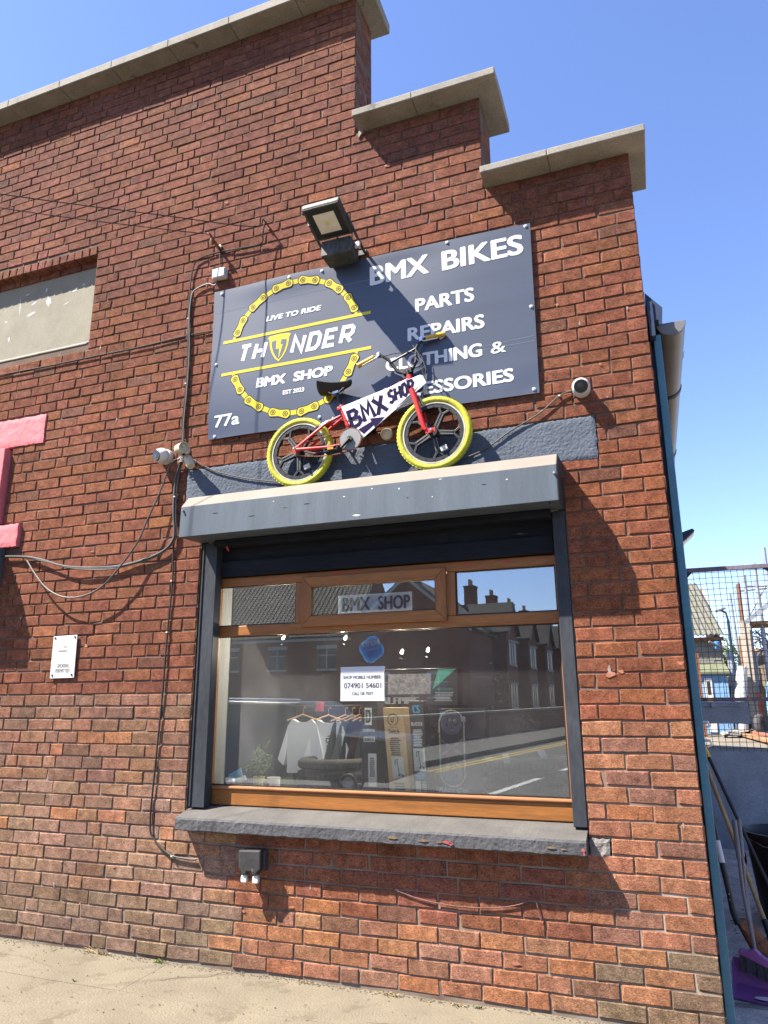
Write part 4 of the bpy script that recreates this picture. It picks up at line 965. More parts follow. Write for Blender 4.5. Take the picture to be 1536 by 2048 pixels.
for k in range(9): mb.obox(c0+fx*(-.11+k*.0275)-fn*.062, fx*.004, fn*.018, fz*.10)
ob('heat_fins', mb, M_alu, fl)
mb = MB(); mb.box(-2.000, -1.785, -.200, -.050, 4.372, 4.488); ob('driver_box', mb, M_alu, fl, bevel=.006)
mb = MB()
for s_ in (-1, 1): mb.tube([c0+fx*s_*.137-fn*.02, Vector((c0.x+s_*.137, -.13, 4.50)), Vector((c0.x+s_*.137, -.012, 4.475))], .010, 6)
mb.box(c0.x-.15, c0.x+.15, -.012, -.002, 4.455, 4.492); ob('bracket', mb, M_alu, fl)
mb = MB(); mb.obox((-1.762, -0.13, 4.452), (.018, 0, .004), (0, .01, 0), (0, 0, .02)); ob('sensor', mb, M_wplast, fl, bevel=.003)

def turret(name, lab, c, look, size, lens_r):
    t = thing(name, lab, 'camera', (c[0], 0, c[2])); look = Vector(look).normalized(); c = Vector(c)
    mb = MB(); mb.lathe([(size*.98, 0), (size, .012), (size*.92, .03), (size*.6, .04)], (c.x, -.002, c.z), (0, -1, 0), 26); ob('base', mb, M_wplast, t, smooth=True)
    b = Vector((c.x, -.045, c.z)); mb = MB(); mb.lathe([(size*.75, -size*.4), (size*.98, 0), (size*.98, size*.35), (size*.86, size*.75), (size*.62, size*1.02)], b, look, 28); ob('ball', mb, M_wplast, t, smooth=True)
    mb = MB(); mb.lathe([(lens_r, size*.95), (lens_r, size*1.045), (lens_r*.85, size*1.06)], b, look, 24); l = ob('face', mb, M_lens, t, smooth=True)
    mb = MB(); mb.lathe([(lens_r*.42, size*1.06), (lens_r*.38, size*1.10), (lens_r*.2, size*1.11)], b, look, 20); ob('lens', mb, mat('lens_glass', (0.02, 0.02, 0.022), 0.05, 0, 1, 0, 1, 0, spec=.8), l, smooth=True)
    return t
turret('security_camera', 'white dome security camera on the wall below the left corner of the sign, turned left', (-3.292, 0, 3.172), (-.36, -.90, -.22), 0.056, 0.040)
turret('security_camera', 'white dome security camera on the brick pier, right of the sign', (-0.398, 0, 3.222), (.06, -1, -.34), 0.052, 0.040)

pl_ = thing('security_light', 'aged cream motion-sensor light with two cylinder heads and tangled wires', 'security light', (-3.10, 0, 3.15))
mb = MB(); d = Vector((.72, -.52, -.14)).normalized(); b = Vector((-3.130, -.085, 3.185)); mb.lathe([(.030, -.01), (.037, 0), (.037, .075), (.0385, .076), (.0385, .115), (.034, .116), (.030, .098)], b, d, 22); ob('lamp_head', mb, M_cream, pl_, smooth=True)
mb = MB(); mb.lathe([(.033, .1), (.012, .095)], b, d, 20); hd = ob('lamp_face', mb, mat('frosted_lens', (0.33, 0.30, 0.23), 0.3, 0.25, 30, 0.1, 100, 0.1), pl_, smooth=True)
mb = MB(); mb.lathe([(.012, .096), (.010, .108), (.004, .112)], b+Vector((0, 0, .012)), d, 12); ob('bulb', mb, M_cream, pl_, smooth=True)
mb = MB(); d2 = Vector((.55, -.25, -.80)).normalized(); mb.lathe([(.016, -.01), (.030, .02), (.032, .09), (.026, .105)], (-3.085, -.05, 3.135), d2, 18); ob('sensor_head', mb, M_cream, pl_, smooth=True)
mb = MB(); mb.lathe([(.036, 0), (.036, .02), (.02, .035)], (-3.12, -.001, 3.155), (0, -1, 0), 18); mb.tube([(-3.12, -.02, 3.155), (-3.125, -.07, 3.17)], .012, 8); mb.tube([(-3.12, -.02, 3.15), (-3.09, -.05, 3.135)], .012, 8); ob('mount', mb, M_cable_d, pl_, smooth=True)
mb = MB(); random.seed(3)
for k in range(7):
    pts = [(-3.125+random.uniform(-.03, .035), -.05+random.uniform(-.02, .015), 3.13+random.uniform(-.028, .02)) for _ in range(5)]; mb.tube(pts, .003, 5)
ob('loose_wires', mb, mat('pale_wire', (0.42, 0.41, 0.38), 0.5, 0.2, 10, 0.1, 100, 0), pl_, smooth=True)

mb = MB(); mb.lathe([(.040, 0), (.040, .018), (.030, .030), (.012, .034)], (-1.607, -.004, 3.112), (0, -1, 0), 24)
tag(ob('bulkhead_cap', mb, M_cream, smooth=True, at=(-1.607, 0, 3.112)), 'round cream plastic cap on the bricks under the bike', 'cap')

jb = thing('junction_box', 'small white square junction box above the top left corner of the sign', 'junction box', (-2.915, 0, 4.55))
mb = MB(); mb.box(-2.972, -2.862, -.045, -.002, 4.520, 4.600); ob('casing', mb, M_wplast, jb, bevel=.006)
mb = MB(); mb.box(-2.968, -2.866, -.052, -.0455, 4.525, 4.596); ob('lid', mb, M_wplast, jb, bevel=.003)

sk = thing('outdoor_socket', 'black weatherproof double socket below the window sill, pale plugs hanging from it', 'socket', (-2.44, 0, 0.58))
mb = MB(); mb.box(-2.505, -2.368, -.052, -.002, .528, .640); ob('back_box', mb, mat('dark_grey_plastic', (0.045, 0.045, 0.046), 0.5, 0.2, 12, 0.1, 100, 0.1), sk, bevel=.008)
mb = MB(); mb.prism([(-2.517, .642), (-2.372, .648), (-2.368, .545), (-2.385, .532), (-2.395, .512), (-2.42, .512), (-2.43, .53), (-2.455, .53), (-2.462, .512), (-2.492, .510), (-2.498, .53), (-2.512, .545)], -.098, -.054); ob('flip_cover', mb, mat('scuffed_black', (0.028, 0.027, 0.027), 0.5, 0.3, 12, 0.2, 60, 0.1, wear=(0.12, 0.115, 0.11), wear_t=0.62, wear_s=18), sk, bevel=.008)
for x in (-2.481, -2.406):
    mb = MB(); mb.prism([(x-.020, .478), (x-.014, .470), (x+.014, .470), (x+.020, .478), (x+.018, .505), (x+.010, .512), (x+.008, .525), (x-.008, .525), (x-.010, .512), (x-.018, .505)], -.088, -.066); ob('plug', mb, M_wplast, sk, bevel=.004)

nt_ = thing('smoking_notice', 'white plate reading SMOKING PERMITTED on the bricks left of the window', 'notice', (-4.04, 0, 1.79))
mb = MB(); mb.prism([(-4.142, 1.640), (-3.930, 1.642), (-3.936, 1.936), (-4.146, 1.932)], -.016, -.010); ob('plate', mb, mat('white_plate', (0.47, 0.465, 0.43), 0.3, 0.03, 10, 0.01, 100, 0, spec=.6), nt_)
M_gp = mat('grey_print', (0.17, 0.165, 0.15), 0.5, 0, 1, 0, 1, 0)
for bd, z0 in (('SMOKING', 1.712), ('PERMITTED', 1.678)):
    w = .052 if bd == 'SMOKING' else .064; ob('lettering', text_mb(bd, -4.035-w, z0, -4.035+w, z0+.026, y=-.0165, bold=.0009), M_gp, nt_)
mb = strokes([[(-4.090, 1.826), (-4.014, 1.826)]], .012, -.0165); st2 = strokes([[(-4.018, 1.845), (-4.018, 1.858), (-4.044, 1.858), (-4.046, 1.872), (-4.056, 1.882), (-4.050, 1.897)], [(-4.026, 1.845), (-4.026, 1.851), (-4.05, 1.851)], [(-4.046, 1.872), (-4.034, 1.884), (-4.042, 1.898)]], .0035, -.0165); mb.add(st2.v, st2.f); ob('cigarette_symbol', mb, M_gp, nt_)
for x, z in ((-4.128, 1.918), (-3.952, 1.920), (-4.122, 1.660), (-3.950, 1.662)):
    mb = MB(); mb.lathe([(.008, 0), (.007, .004)], (x, -.016, z), (0, -1, 0), 10); mb.obox((x, -.021, z), (.004, 0, -.006), (0, .0012, 0), (.001, 0, .001)); ob('screw', mb, M_alu, nt_)

# cables
def cable(name, label, pts, r, m, y=-0.012, cat='cable', clips=()):
    P = []
    for p in pts: P.append((p[0], p[2] if len(p) > 2 else y, p[1]))
    # smooth the run with a Catmull-Rom pass
    Q = []
    for i in range(len(P)-1):
        a, b, c, d = (Vector(P[max(i-1, 0)]), Vector(P[i]), Vector(P[i+1]), Vector(P[min(i+2, len(P)-1)]))
        for k in range(5):
            t = k/5; Q.append(0.5*((2*b)+(c-a)*t+(2*a-5*b+4*c-d)*t*t+(3*b-a-3*c+d)*t**3))
    Q.append(Vector(P[-1])); mb = MB(); mb.tube(Q, r, 6)
    o = ob(name, mb, m, smooth=True, at=P[0]); tag(o, label, cat)
    for (x, z) in clips:
        mb = MB(); mb.box(x-.006, x+.006, y-.01, .002, z-.004, z+.004); ob('clip', mb, M_wplast, o)
    return o
def spline(pts, r, m, mb, dy=0): pass
hk = thing('wall_hook', 'rusty iron eye hook holding the overhead wire above the junction box', 'hook', (-2.96, 0, 4.83))
mb = MB(); mb.tube([(-2.95, 0.004, 4.80), (-2.955, -.09, 4.83), (-2.965, -.12, 4.86), (-2.985, -.105, 4.87)], [.012, .010, .008, .006], 8); mb.lathe([(.012, 0), (.017, .015), (.017, .04), (.011, .055)], (-2.957, -.085, 4.79), (0, -.1, 1), 10); ob('hook', mb, M_rust, hk, smooth=True)
mb = MB(); mb.lathe([(.012, 0), (.012, .018)], (-2.935, -.004, 4.81), (0, -1, 0), 10); ob('nail', mb, M_cream, hk)
h2 = thing('wall_hook', 'small iron hook in the bricks where the upper overhead wire ends, left of the floodlight', 'hook', (-2.52, 0, 4.87))
mb = MB(); mb.tube([(-2.515, 0.004, 4.86), (-2.518, -.07, 4.875), (-2.53, -.09, 4.89)], [.007, .006, .005], 8); ob('hook', mb, M_rust, h2)
mb = MB(); mb.lathe([(.012, 0), (.012, .02)], (-2.515, -.002, 4.855), (0, -1, 0), 10); ob('nail', mb, M_rust, h2)
cable('overhead_wire', 'lower of two overhead wires crossing the bricks from the left edge', [(-6.1, 4.93, -2.2), (-4.208, 4.885, -.87), (-3.45, 4.865, -.40), (-2.985, 4.868, -.105)], .0036, M_cable_d)
cable('overhead_wire', 'upper twisted overhead wire crossing the bricks from the left edge', [(-6.0, 4.82, -2.4), (-4.020, 4.826, -1.03), (-3.15, 4.835, -.45), (-2.62, 4.835, -.11), (-2.528, 4.887, -.088)], .0042, M_cable_d)
cable('cable', 'black cable from the upper hook looping down left past the junction box', [(-2.52, 4.878, -.07), (-2.55, 4.80, -.05), (-2.58, 4.742, -.02), (-2.77, 4.748, -.018), (-2.945, 4.764), (-3.122, 4.745), (-3.171, 4.672), (-3.186, 4.503), (-3.181, 4.248), (-3.167, 3.998), (-3.161, 3.676), (-3.17, 3.443), (-3.16, 3.25)], .006, M_cable_d, -.014, clips=((-3.18, 4.25), (-3.162, 3.72)))
cable('cable', 'short grey cable running from the junction box down to the vertical cables', [(-2.935, 4.515), (-2.963, 4.483), (-3.017, 4.507), (-3.083, 4.501), (-3.148, 4.473), (-3.168, 4.40), (-3.170, 4.247), (-3.150, 3.99), (-3.148, 3.67), (-3.156, 3.44), (-3.15, 3.25)], .006, M_cable, -.017)
cable('cable', 'thin wire between the iron eye hook and the junction box', [(-2.945, 4.82, -.03), (-2.937, 4.76), (-2.931, 4.605)], .004, M_cable_d)
for k, (dx, mm, lb) in enumerate(((0, M_cable, 'grey cable, outermost of the bundle sagging to the left edge'), (.010, M_cable_d, 'black cable in the middle of the bundle sagging to the left edge'), (.020, M_cable, 'pale cable, innermost of the bundle sagging to the left edge'))):
    pts = [(-3.150+dx*.8, 3.14), (-3.192+dx, 2.993), (-3.192+dx, 2.773), (-3.174+dx, 2.628), (-3.180+dx, 2.557), (-3.234+dx*.6, 2.496-dx*.3), (-3.335, 2.456-dx*.8), (-3.501, 2.419-dx*.6), (-3.716, 2.402-dx*.9, -.03), (-4.033, 2.424-dx*.5, -.04), (-4.324, 2.490+dx*.5, -.03), (-4.523, 2.531+dx*.4), (-4.90, 2.558+dx*.3, -.02), (-5.6, 2.58)]
    cable('cable', lb, pts, .0065, mm, -.022-.006*(k % 2), clips=((-3.182, 2.86),) if k == 1 else ())
cable('cable', 'single pale cable hanging in a deep loop above the smoking notice', [(-3.14, 3.13, -.03), (-3.212, 3.107, -.05), (-3.288, 2.892, -.06), (-3.376, 2.682, -.07), (-3.429, 2.56, -.07), (-3.543, 2.408, -.075), (-3.70, 2.258, -.075), (-3.869, 2.196, -.075), (-4.051, 2.203, -.07), (-4.222, 2.278, -.06), (-4.357, 2.39, -.045), (-4.47, 2.504, -.03)], .006, M_cable)
cable('cable', 'brown cable dropping beside the window guide to the socket', [(-3.172, 2.60), (-3.176, 2.50), (-3.166, 2.26), (-3.179, 1.924), (-3.184, 1.551), (-3.196, 1.238), (-3.206, 0.994), (-3.213, 0.816), (-3.206, 0.699), (-3.167, 0.644), (-3.095, 0.591), (-3.019, 0.561), (-2.93, 0.553), (-2.860, 0.552)], .006, M_cable_d, -.012, clips=((-3.170, 2.27), (-3.179, 1.925), (-3.03, .563)))
cable('cable', 'thin black cable running level across the bricks below the boarded opening', [(-6.2, 4.115), (-5.04, 4.112), (-4.504, 4.103), (-4.001, 4.103), (-3.619, 4.10), (-3.167, 4.113), (-2.945, 4.107)], .005, M_cable_d)
cable('cable', 'thin grey cable sagging from the security light behind the rear wheel', [(-3.11, 3.15, -.03), (-3.06, 3.125), (-2.883, 3.022), (-2.64, 2.94), (-2.427, 2.892), (-2.25, 2.86)], .0045, M_cable, -.014)
cable('cable', 'thin pale cable rising from behind the front wheel to the right camera', [(-1.75, 2.815), (-1.30, 2.86), (-1.015, 2.914), (-0.829, 3.018), (-0.646, 3.108), (-0.524, 3.20), (-0.44, 3.222)], .0045, M_cable, -.014, clips=((-0.526, 3.199),))
cable('cord', 'frayed reddish cord drooping across the bricks under the window sill', [(-1.617, 0.503), (-1.56, 0.477), (-1.419, 0.445), (-1.228, 0.431), (-1.042, 0.44), (-0.911, 0.467), (-0.838, 0.500), (-0.817, 0.447), (-0.805, 0.398)], .0035, mat('faded_red_cord', (0.11, 0.055, 0.045), 0.9, 0.3, 40, 0.2, 120, 0.4), -.010, cat='cord')

# ------------------------------------------------------------------ things on and behind the glass
random.seed(11)
M_paper = mat('white_paper', (0.42, 0.43, 0.45), 0.7, 0.03, 5, 0.02, 100, 0.0)
M_ink = mat('black_ink', (0.03, 0.03, 0.035), 0.6, 0, 1, 0, 1, 0)
M_grey_ink = mat('grey_ink', (0.05, 0.052, 0.06), 0.6, 0, 1, 0, 1, 0)
def sheet(name, label, cat, x0, x1, z0, z1, y, m, th=.0012, skew=0):
    mb = MB(); mb.prism([(x0, z0), (x1, z0), (x1+skew, z1), (x0+skew, z1)], y, y+th); return tag(ob(name, mb, m, at=((x0+x1)/2, y, z0)), label, cat)
YG = WY+0.027
n = sheet('paper_notice', 'white paper notice with the shop mobile number taped inside the large pane', 'notice', -1.967, -1.682, 1.473, 1.676, WY+.0185-.002, M_paper)
# (taped to the outside of the glass so that it reads clearly)
for bd, x0, x1, z0, z1, b in (('SHOP MOBILE NUMBER:', -1.950, -1.698, 1.603, 1.623, .0008), ('074901 54601', -1.944, -1.700, 1.547, 1.580, .0012), ('CALL OR TEXT', -1.890, -1.752, 1.507, 1.526, .0008)):
    ob('lettering', text_mb(bd, x0, z0, x1, z1, y=WY+.0165-.0004, bold=b), M_grey_ink, n)
p = sheet('name_plate', 'white number-plate style sign reading BMX SHOP inside the small opening light', 'sign', -1.983, -1.494, 1.998, 2.116, WY+.0075, mat('plate_white', (0.60, 0.62, 0.64), 0.5, .02, 5, .01, 90, 0))
ob('lettering', text_mb('BMX', -1.955, 2.014, -1.765, 2.10, y=WY+.007, bold=.004), M_grey_ink, p); ob('lettering', text_mb('SHOP', -1.715, 2.014, -1.505, 2.10, y=WY+.007, bold=.004), M_grey_ink, p)
# blue flower-shaped OPEN sticker
mb = MB(); pts = []
for k in range(40):
    a = 2*PI*k/40; r = .078*(1+.22*abs(math.cos(2*a+.4)))*.86; pts.append((-1.768+r*math.cos(a), 1.778+r*math.sin(a)))
mb.prism(pts, YG+.002, YG+.003); o = tag(ob('open_sticker', mb, mat('blue_vinyl', (0.03, 0.22, 0.55), 0.5, .25, 18, .1, 90, 0), at=(-1.768, YG, 1.70)), 'blue flower-shaped OPEN sticker on the glass above the paper notice', 'sticker')
ob('lettering', text_mb('OPEN', -1.828, 1.79, -1.715, 1.822, y=YG+.0015, bold=.002, rot=.14), M_paper, o)
ob('lettering', text_mb('come in', -1.80, 1.768, -1.722, 1.782, y=YG+.0015, rot=.14), M_paper, o)
# receipts stuck on the glass
for i, (x, z, w, h, s, lb) in enumerate(((-.985, 1.135, .036, .052, -.008, 'small curled white slip stuck to the glass, left of two near the right guide'), (-.782, 1.168, .04, .040, -.018, 'small folded white slip on the glass, nearer the right guide rail'))):
    sheet('paper_slip', lb, 'paper slip', x, x+w, z, z+h, YG+.004, M_paper, .001, s)

def carton(name, label, x0, x1, y0, y1, z0, z1, m, lean=0.0):
    t = thing(name, label, 'box', ((x0+x1)/2, (y0+y1)/2, z0)); mb = MB(); d = lean
    V = [(x0,y0,z0),(x1,y0,z0),(x1,y1,z0),(x0,y1,z0),(x0+d,y0+.04,z1),(x1+d,y0+.04,z1),(x1+d,y1+.04,z1),(x0+d,y1+.04,z1)]
    mb.add(V, [(0,3,2,1),(4,5,6,7),(0,1,5,4),(1,2,6,5),(2,3,7,6),(3,0,4,7)]); c = ob('carton', mb, m, t, bevel=.002); return t
def face_pt(x0, x1, y0, z0, z1, lean):
    return lambda u, v: (x0+(x1-x0)*u+lean*v, y0+.04*v-.0015, z0+(z1-z0)*v)
def printed(parent, fp, u0, v0, u1, v1, m, name='print'):
    mb = MB(); mb.add([fp(u0, v0), fp(u1, v0), fp(u1, v1), fp(u0, v1)], [(0, 1, 2, 3)]); return ob(name, mb, m, parent)
def ptext(parent, fp, body, u0, v0, u1, v1, m, bold=0, lift=.0006, vert=False):
    V, Fc = text2d(body); ax, bx = min(v[0] for v in V), max(v[0] for v in V); ay, by = min(v[1] for v in V), max(v[1] for v in V); mb = MB()
    for dx in ((0,) if not bold else (-bold, 0, bold)):
        vs = []
        for a, b in V:
            s_, t_ = (a-ax)/(bx-ax), (b-ay)/(by-ay)
            if vert: s_, t_ = 1-t_, s_
            p_ = fp(u0+(u1-u0)*s_+dx, v0+(v1-v0)*t_); vs.append((p_[0], p_[1]-lift-abs(dx)*.001, p_[2]))
        mb.add(vs, Fc)
    return ob('lettering', mb, m, parent)
M_kraft = mat('kraft_card', (0.42, 0.29, 0.15), 0.85, 0.1, 8, 0.06, 100, 0.05)
M_carb = mat('black_card', (0.018, 0.018, 0.022), 0.5, 0.15, 8, 0.05, 100, 0.0)
M_cyan = mat('cyan_print', (0.03, 0.32, 0.60), 0.5, 0, 1, 0, 1, 0)
M_mint = mat('mint_print', (0.10, 0.50, 0.36), 0.5, 0, 1, 0, 1, 0)
M_kink = mat('brown_ink', (0.05, 0.035, 0.02), 0.7, 0, 1, 0, 1, 0)
def scooter_picture(parent, fp, u0, v0, u1, v1):
    printed(parent, fp, u0, v0, u1, v1, M_paper, 'label')
    L = lambda a, b: (u0+(u1-u0)*a, v0+(v1-v0)*b)
    mb = MB()
    for (a, b) in (((.30, .85), (.58, .88)), ((.45, .86), (.56, .22)), ((.56, .22), (.80, .18)), ((.30, .85), (.28, .62))):
        p0, p1 = fp(*L(*a)), fp(*L(*b)); mb.tube([(p0[0], p0[1]-.002, p0[2]), (p1[0], p1[1]-.002, p1[2])], .0022, 5)
    for a in ((.52, .15), (.84, .13)): c = fp(*L(*a)); mb.lathe([(.006, -.001), (.006, .001)], (c[0], c[1]-.002, c[2]), (0, 1, 0), 10)
    ob('picture', mb, M_ink, parent)
def lines(parent, fp, u0, u1, v0, v1, n, m):
    mb = MB()
    for k in range(n):
        v = v0+(v1-v0)*(k+.5)/n; h = (v1-v0)/n*.32; a = u0+(u1-u0)*random.uniform(0, .12); b = u1-(u1-u0)*random.uniform(0, .2)
        mb.add([(p[0], p[1]-.0004, p[2]) for p in (fp(a, v-h), fp(b, v-h), fp(b, v+h), fp(a, v+h))], [(0, 1, 2, 3)])
    ob('small_print', mb, m, parent)
# tall boxes standing on the display grass
t = carton('scooter_box', 'tall brown kraft scooter box leaning in the middle of the window', -1.735, -1.600, .34, .46, .908, 1.43, M_kraft, -.060)
fp = face_pt(-1.735, -1.600, .34, .908, 1.43, -.060)
mb = strokes([circ(0, 0, .034, 26), [(-.012, .018), (-.012, -.010), (-.002, -.016), (.002, -.012), (.002, .016), (.016, .016)]], .006, 0); c_ = fp(.46, .86); mb.v = [(v[0]+c_[0], v[1]+c_[1]-.001, v[2]+c_[2]) for v in mb.v]; ob('logo', mb, M_kink, t)
ptext(t, fp, 'SCOOTERS', .22, .765, .68, .785, M_kink); ptext(t, fp, 'Switch', .2, .70, .72, .755, M_kink, .012); lines(t, fp, .2, .75, .45, .66, 9, M_kink); scooter_picture(t, fp, .22, .20, .80, .44); lines(t, fp, .25, .75, .04, .16, 4, M_kink)
t = carton('scooter_box', 'tall black BLASTER scooter box just right of the kraft box', -1.575, -1.480, .33, .43, .908, 1.47, M_carb, -.045)
fp = face_pt(-1.575, -1.480, .33, .908, 1.47, -.045)
ptext(t, fp, 'CS', .28, .87, .72, .955, M_cyan, .03); ptext(t, fp, 'BLASTER', .12, .735, .88, .775, M_paper, .012); lines(t, fp, .15, .85, .52, .70, 11, M_paper); scooter_picture(t, fp, .12, .27, .88, .50); lines(t, fp, .15, .88, .19, .255, 3, M_cyan); printed(t, fp, .12, .05, .48, .17, M_paper, 'label'); lines(t, fp, .55, .88, .05, .17, 5, M_paper)
t = carton('scooter_box', 'tall dark box with a glowing letter D and white label, left of the kraft box', -1.905, -1.800, .30, .42, .908, 1.475, M_carb, -.02)
fp = face_pt(-1.905, -1.800, .30, .908, 1.475, -.02)
printed(t, fp, .22, .735, .68, .92, mat('soft_white', (0.5, 0.5, 0.5), 0.7, .5, 120, .4, 300, 0), 'glow'); ptext(t, fp, 'D', .32, .76, .58, .90, M_ink, .05, .001); ptext(t, fp, 'DOMINATOR', .1, .665, .85, .695, M_paper, .01); printed(t, fp, .14, .56, .86, .615, M_paper, 'label'); ptext(t, fp, 'SNIPER', .2, .57, .8, .605, M_ink, .012, .001)
printed(t, fp, .42, .10, .95, .44, M_paper, 'label'); lines(t, fp, .5, .85, .2, .40, 10, M_grey_ink)
t = carton('scooter_box', 'wide black BLASTER box standing behind the chain sticker', -1.46, -1.16, .46, .56, .908, 1.42, M_carb, 0)
fp = face_pt(-1.46, -1.16, .46, .908, 1.42, 0)
ptext(t, fp, 'CS', .03, .86, .14, .97, M_cyan, .012); ptext(t, fp, 'BLASTER', .22, .85, .58, .91, M_paper, .006); ptext(t, fp, 'CRISP', .16, .42, .22, .62, mat('magenta_print', (0.45, 0.04, 0.22), .6, 0, 1, 0, 1, 0), 0, .0006, True)
# wide HALFPIPE box at the back
t = carton('bike_box', 'wide dark box lettered HALFPIPE behind the paper notice', -1.99, -1.38, .66, .80, 1.44, 1.68, M_carb, 0)
fp = face_pt(-1.99, -1.38, .66, 1.44, 1.68, 0)
ptext(t, fp, 'HALFPIPE', .03, .04, .56, .22, M_paper, .010); printed(t, fp, .20, .30, .70, .86, mat('graffiti_grey', (0.33, 0.33, 0.36), .8, .5, 30, .3, 90, 0), 'picture')
mb = MB(); mb.add([(p[0], p[1]-.001, p[2]) for p in (fp(.72, .42), fp(.98, .97), fp(.78, .97))], [(0, 1, 2)]); ob('print', mb, M_mint, t)
lines(t, fp, .74, .96, .1, .36, 6, M_paper); ptext(t, fp, '(INCLUDES)', .76, .38, .95, .46, M_mint, 0)
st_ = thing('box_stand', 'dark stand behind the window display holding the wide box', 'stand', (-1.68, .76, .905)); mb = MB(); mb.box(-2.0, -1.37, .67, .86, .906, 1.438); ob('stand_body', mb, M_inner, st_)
# mug, plant, tool
mg = thing('mug', 'white mug with a red car picture on the display grass', 'mug', (-2.49, .25, .908))
mb = MB(); mb.lathe([(.0, 0), (.040, 0), (.042, .004), (.043, .095), (.039, .096), (.037, .01), (0, .008)], (-2.49, .25, .912), (0, 0, 1), 28, caps=False); ob('cup', mb, mat('white_glaze', (.78, .78, .76), .2, .02, 5, 0, 90, 0, spec=.6), mg, smooth=True)
mb = MB(); mb.tube([(-2.53, .25, .985), (-2.555, .25, .985), (-2.567, .25, .962), (-2.558, .25, .938), (-2.53, .25, .930)], .006, 8); ob('handle', mb, MATS['white_glaze'], mg, smooth=True)
mb = MB(); mb.add([(-2.505+.022*a, .25-.0436+.006*a*a, .93+b) for a, b in ((-.9, 0), (.9, 0), (.95, .022), (.5, .03), (.35, .046), (-.4, .046), (-.6, .028), (-.95, .022))], [tuple(range(8))]); ob('picture', mb, mat('red_glaze', (.5, .04, .03), .4, .1, 40, 0, 90, 0), mg)
pt = thing('potted_plant', 'small leafy plant in a yellow pot at the left of the window', 'plant', (-2.625, .30, .908))
mb = MB(); mb.lathe([(.0, 0), (.030, 0), (.038, .09), (.040, .092), (.035, .094), (.03, .02), (0, .02)], (-2.625, .30, .910), (0, 0, 1), 20, caps=False); ob('pot', mb, mat('yellow_pot', (.46, .40, .14), .5, .05, 8, 0, 90, 0), pt, smooth=True)
mb = MB(); lf = MB()
for k in range(16):
    a = random.uniform(0, 6.28); h = random.uniform(.06, .20); e = Vector((-2.625+math.cos(a)*random.uniform(.02, .12), .30+math.sin(a)*random.uniform(.02, .08), 1.0+h)); s_ = Vector((-2.625, .30, .995)); mb.tube([s_, s_.lerp(e, .6)+Vector((0, 0, .02)), e], .0018, 4)
    for q in range(7):
        c = s_.lerp(e, .4+.6*q/6)+Vector((random.uniform(-.015, .015),)*3); d = Vector((random.uniform(-1, 1), random.uniform(-1, 1), random.uniform(-.3, .8))).normalized(); w = d.orthogonal().normalized()*.006; n0 = len(lf.v)
        lf.v += [tuple(c), tuple(c+d*.014+w), tuple(c+d*.032), tuple(c+d*.014-w)]; lf.f.append((n0, n0+1, n0+2, n0+3))
ob('stems', mb, mat('stem_green', (.08, .12, .03), .7, .2, 10, 0, 90, 0), pt); o = ob('leaves', lf, mat('leaf_green', (.10, .20, .04), .6, .3, 20, .1, 90, 0), pt); o['kind'] = 'stuff'
mb = MB(); mb.lathe([(.022, 0), (.030, .01), (.030, .05), (.022, .06), (.018, .062), (.016, .13)], (-2.82, .24, .945), (1, .2, .45), 18); tag(ob('spray_bottle', mb, mat('clear_plastic', (.55, .62, .66), .15, .1, 10, 0, 90, 0, spec=.8), smooth=True, at=(-2.8, .24, .908)), 'clear plastic bottle lying in the left corner of the window', 'bottle')
mb = MB(); mb.obox((-2.80, .30, 1.0), (.04, .01, .02), (0, .004, 0), (-.01, 0, .028)); tag(ob('blue_card', mb, mat('blue_card', (.10, .32, .55), .5, .05, 8, 0, 90, 0), at=(-2.8, .3, .908)), 'small blue card leaning behind the clear bottle in the left corner', 'card')
# tyres stacked on the board: left pile and right pile
def tyre_pile(name, label, cx, cy, z, n_, Rr, r, m, group):
    for k in range(n_):
        mb = MB(); mb.torus((cx+random.uniform(-.01, .01), cy, z+r*.95+k*2*r*.93), (random.uniform(-.04, .04), random.uniform(-.04, .04), 1), Rr, r, 40, 10)
        for i in range(54):
            a = 2*PI*i/54; mb.obox((cx+math.cos(a)*(Rr+r*.97), cy+math.sin(a)*(Rr+r*.97), z+r*.95+k*2*r*.93), (-math.sin(a)*.008, math.cos(a)*.008, 0), (math.cos(a)*.004, math.sin(a)*.004, 0), (0, 0, r*.45))
        tag(ob(name, mb, m, smooth=True, at=(cx, cy, z)), label[k], 'tyre', group)
M_tyre = mat('tyre_rubber', (.045, .043, .042), .8, .2, 10, .15, 120, .3)
tyre_pile('bicycle_tyre', ['lowest dark tyre of the pile left of the scooter boxes', 'middle dark tyre of the pile left of the scooter boxes', 'top dark tyre of the pile left of the scooter boxes'], -2.22, .62, .908, 3, .22, .035, M_tyre, 'tyres stacked in the window')
tyre_pile('bicycle_tyre', ['tan-brown lowest tyre of the pile at the right of the window', 'dark second tyre of the pile at the right of the window', 'dark third tyre of the pile at the right of the window', 'top tyre of the pile at the right of the window'], -.91, .46, .908, 4, .235, .032, M_tyre, 'tyres stacked in the window')
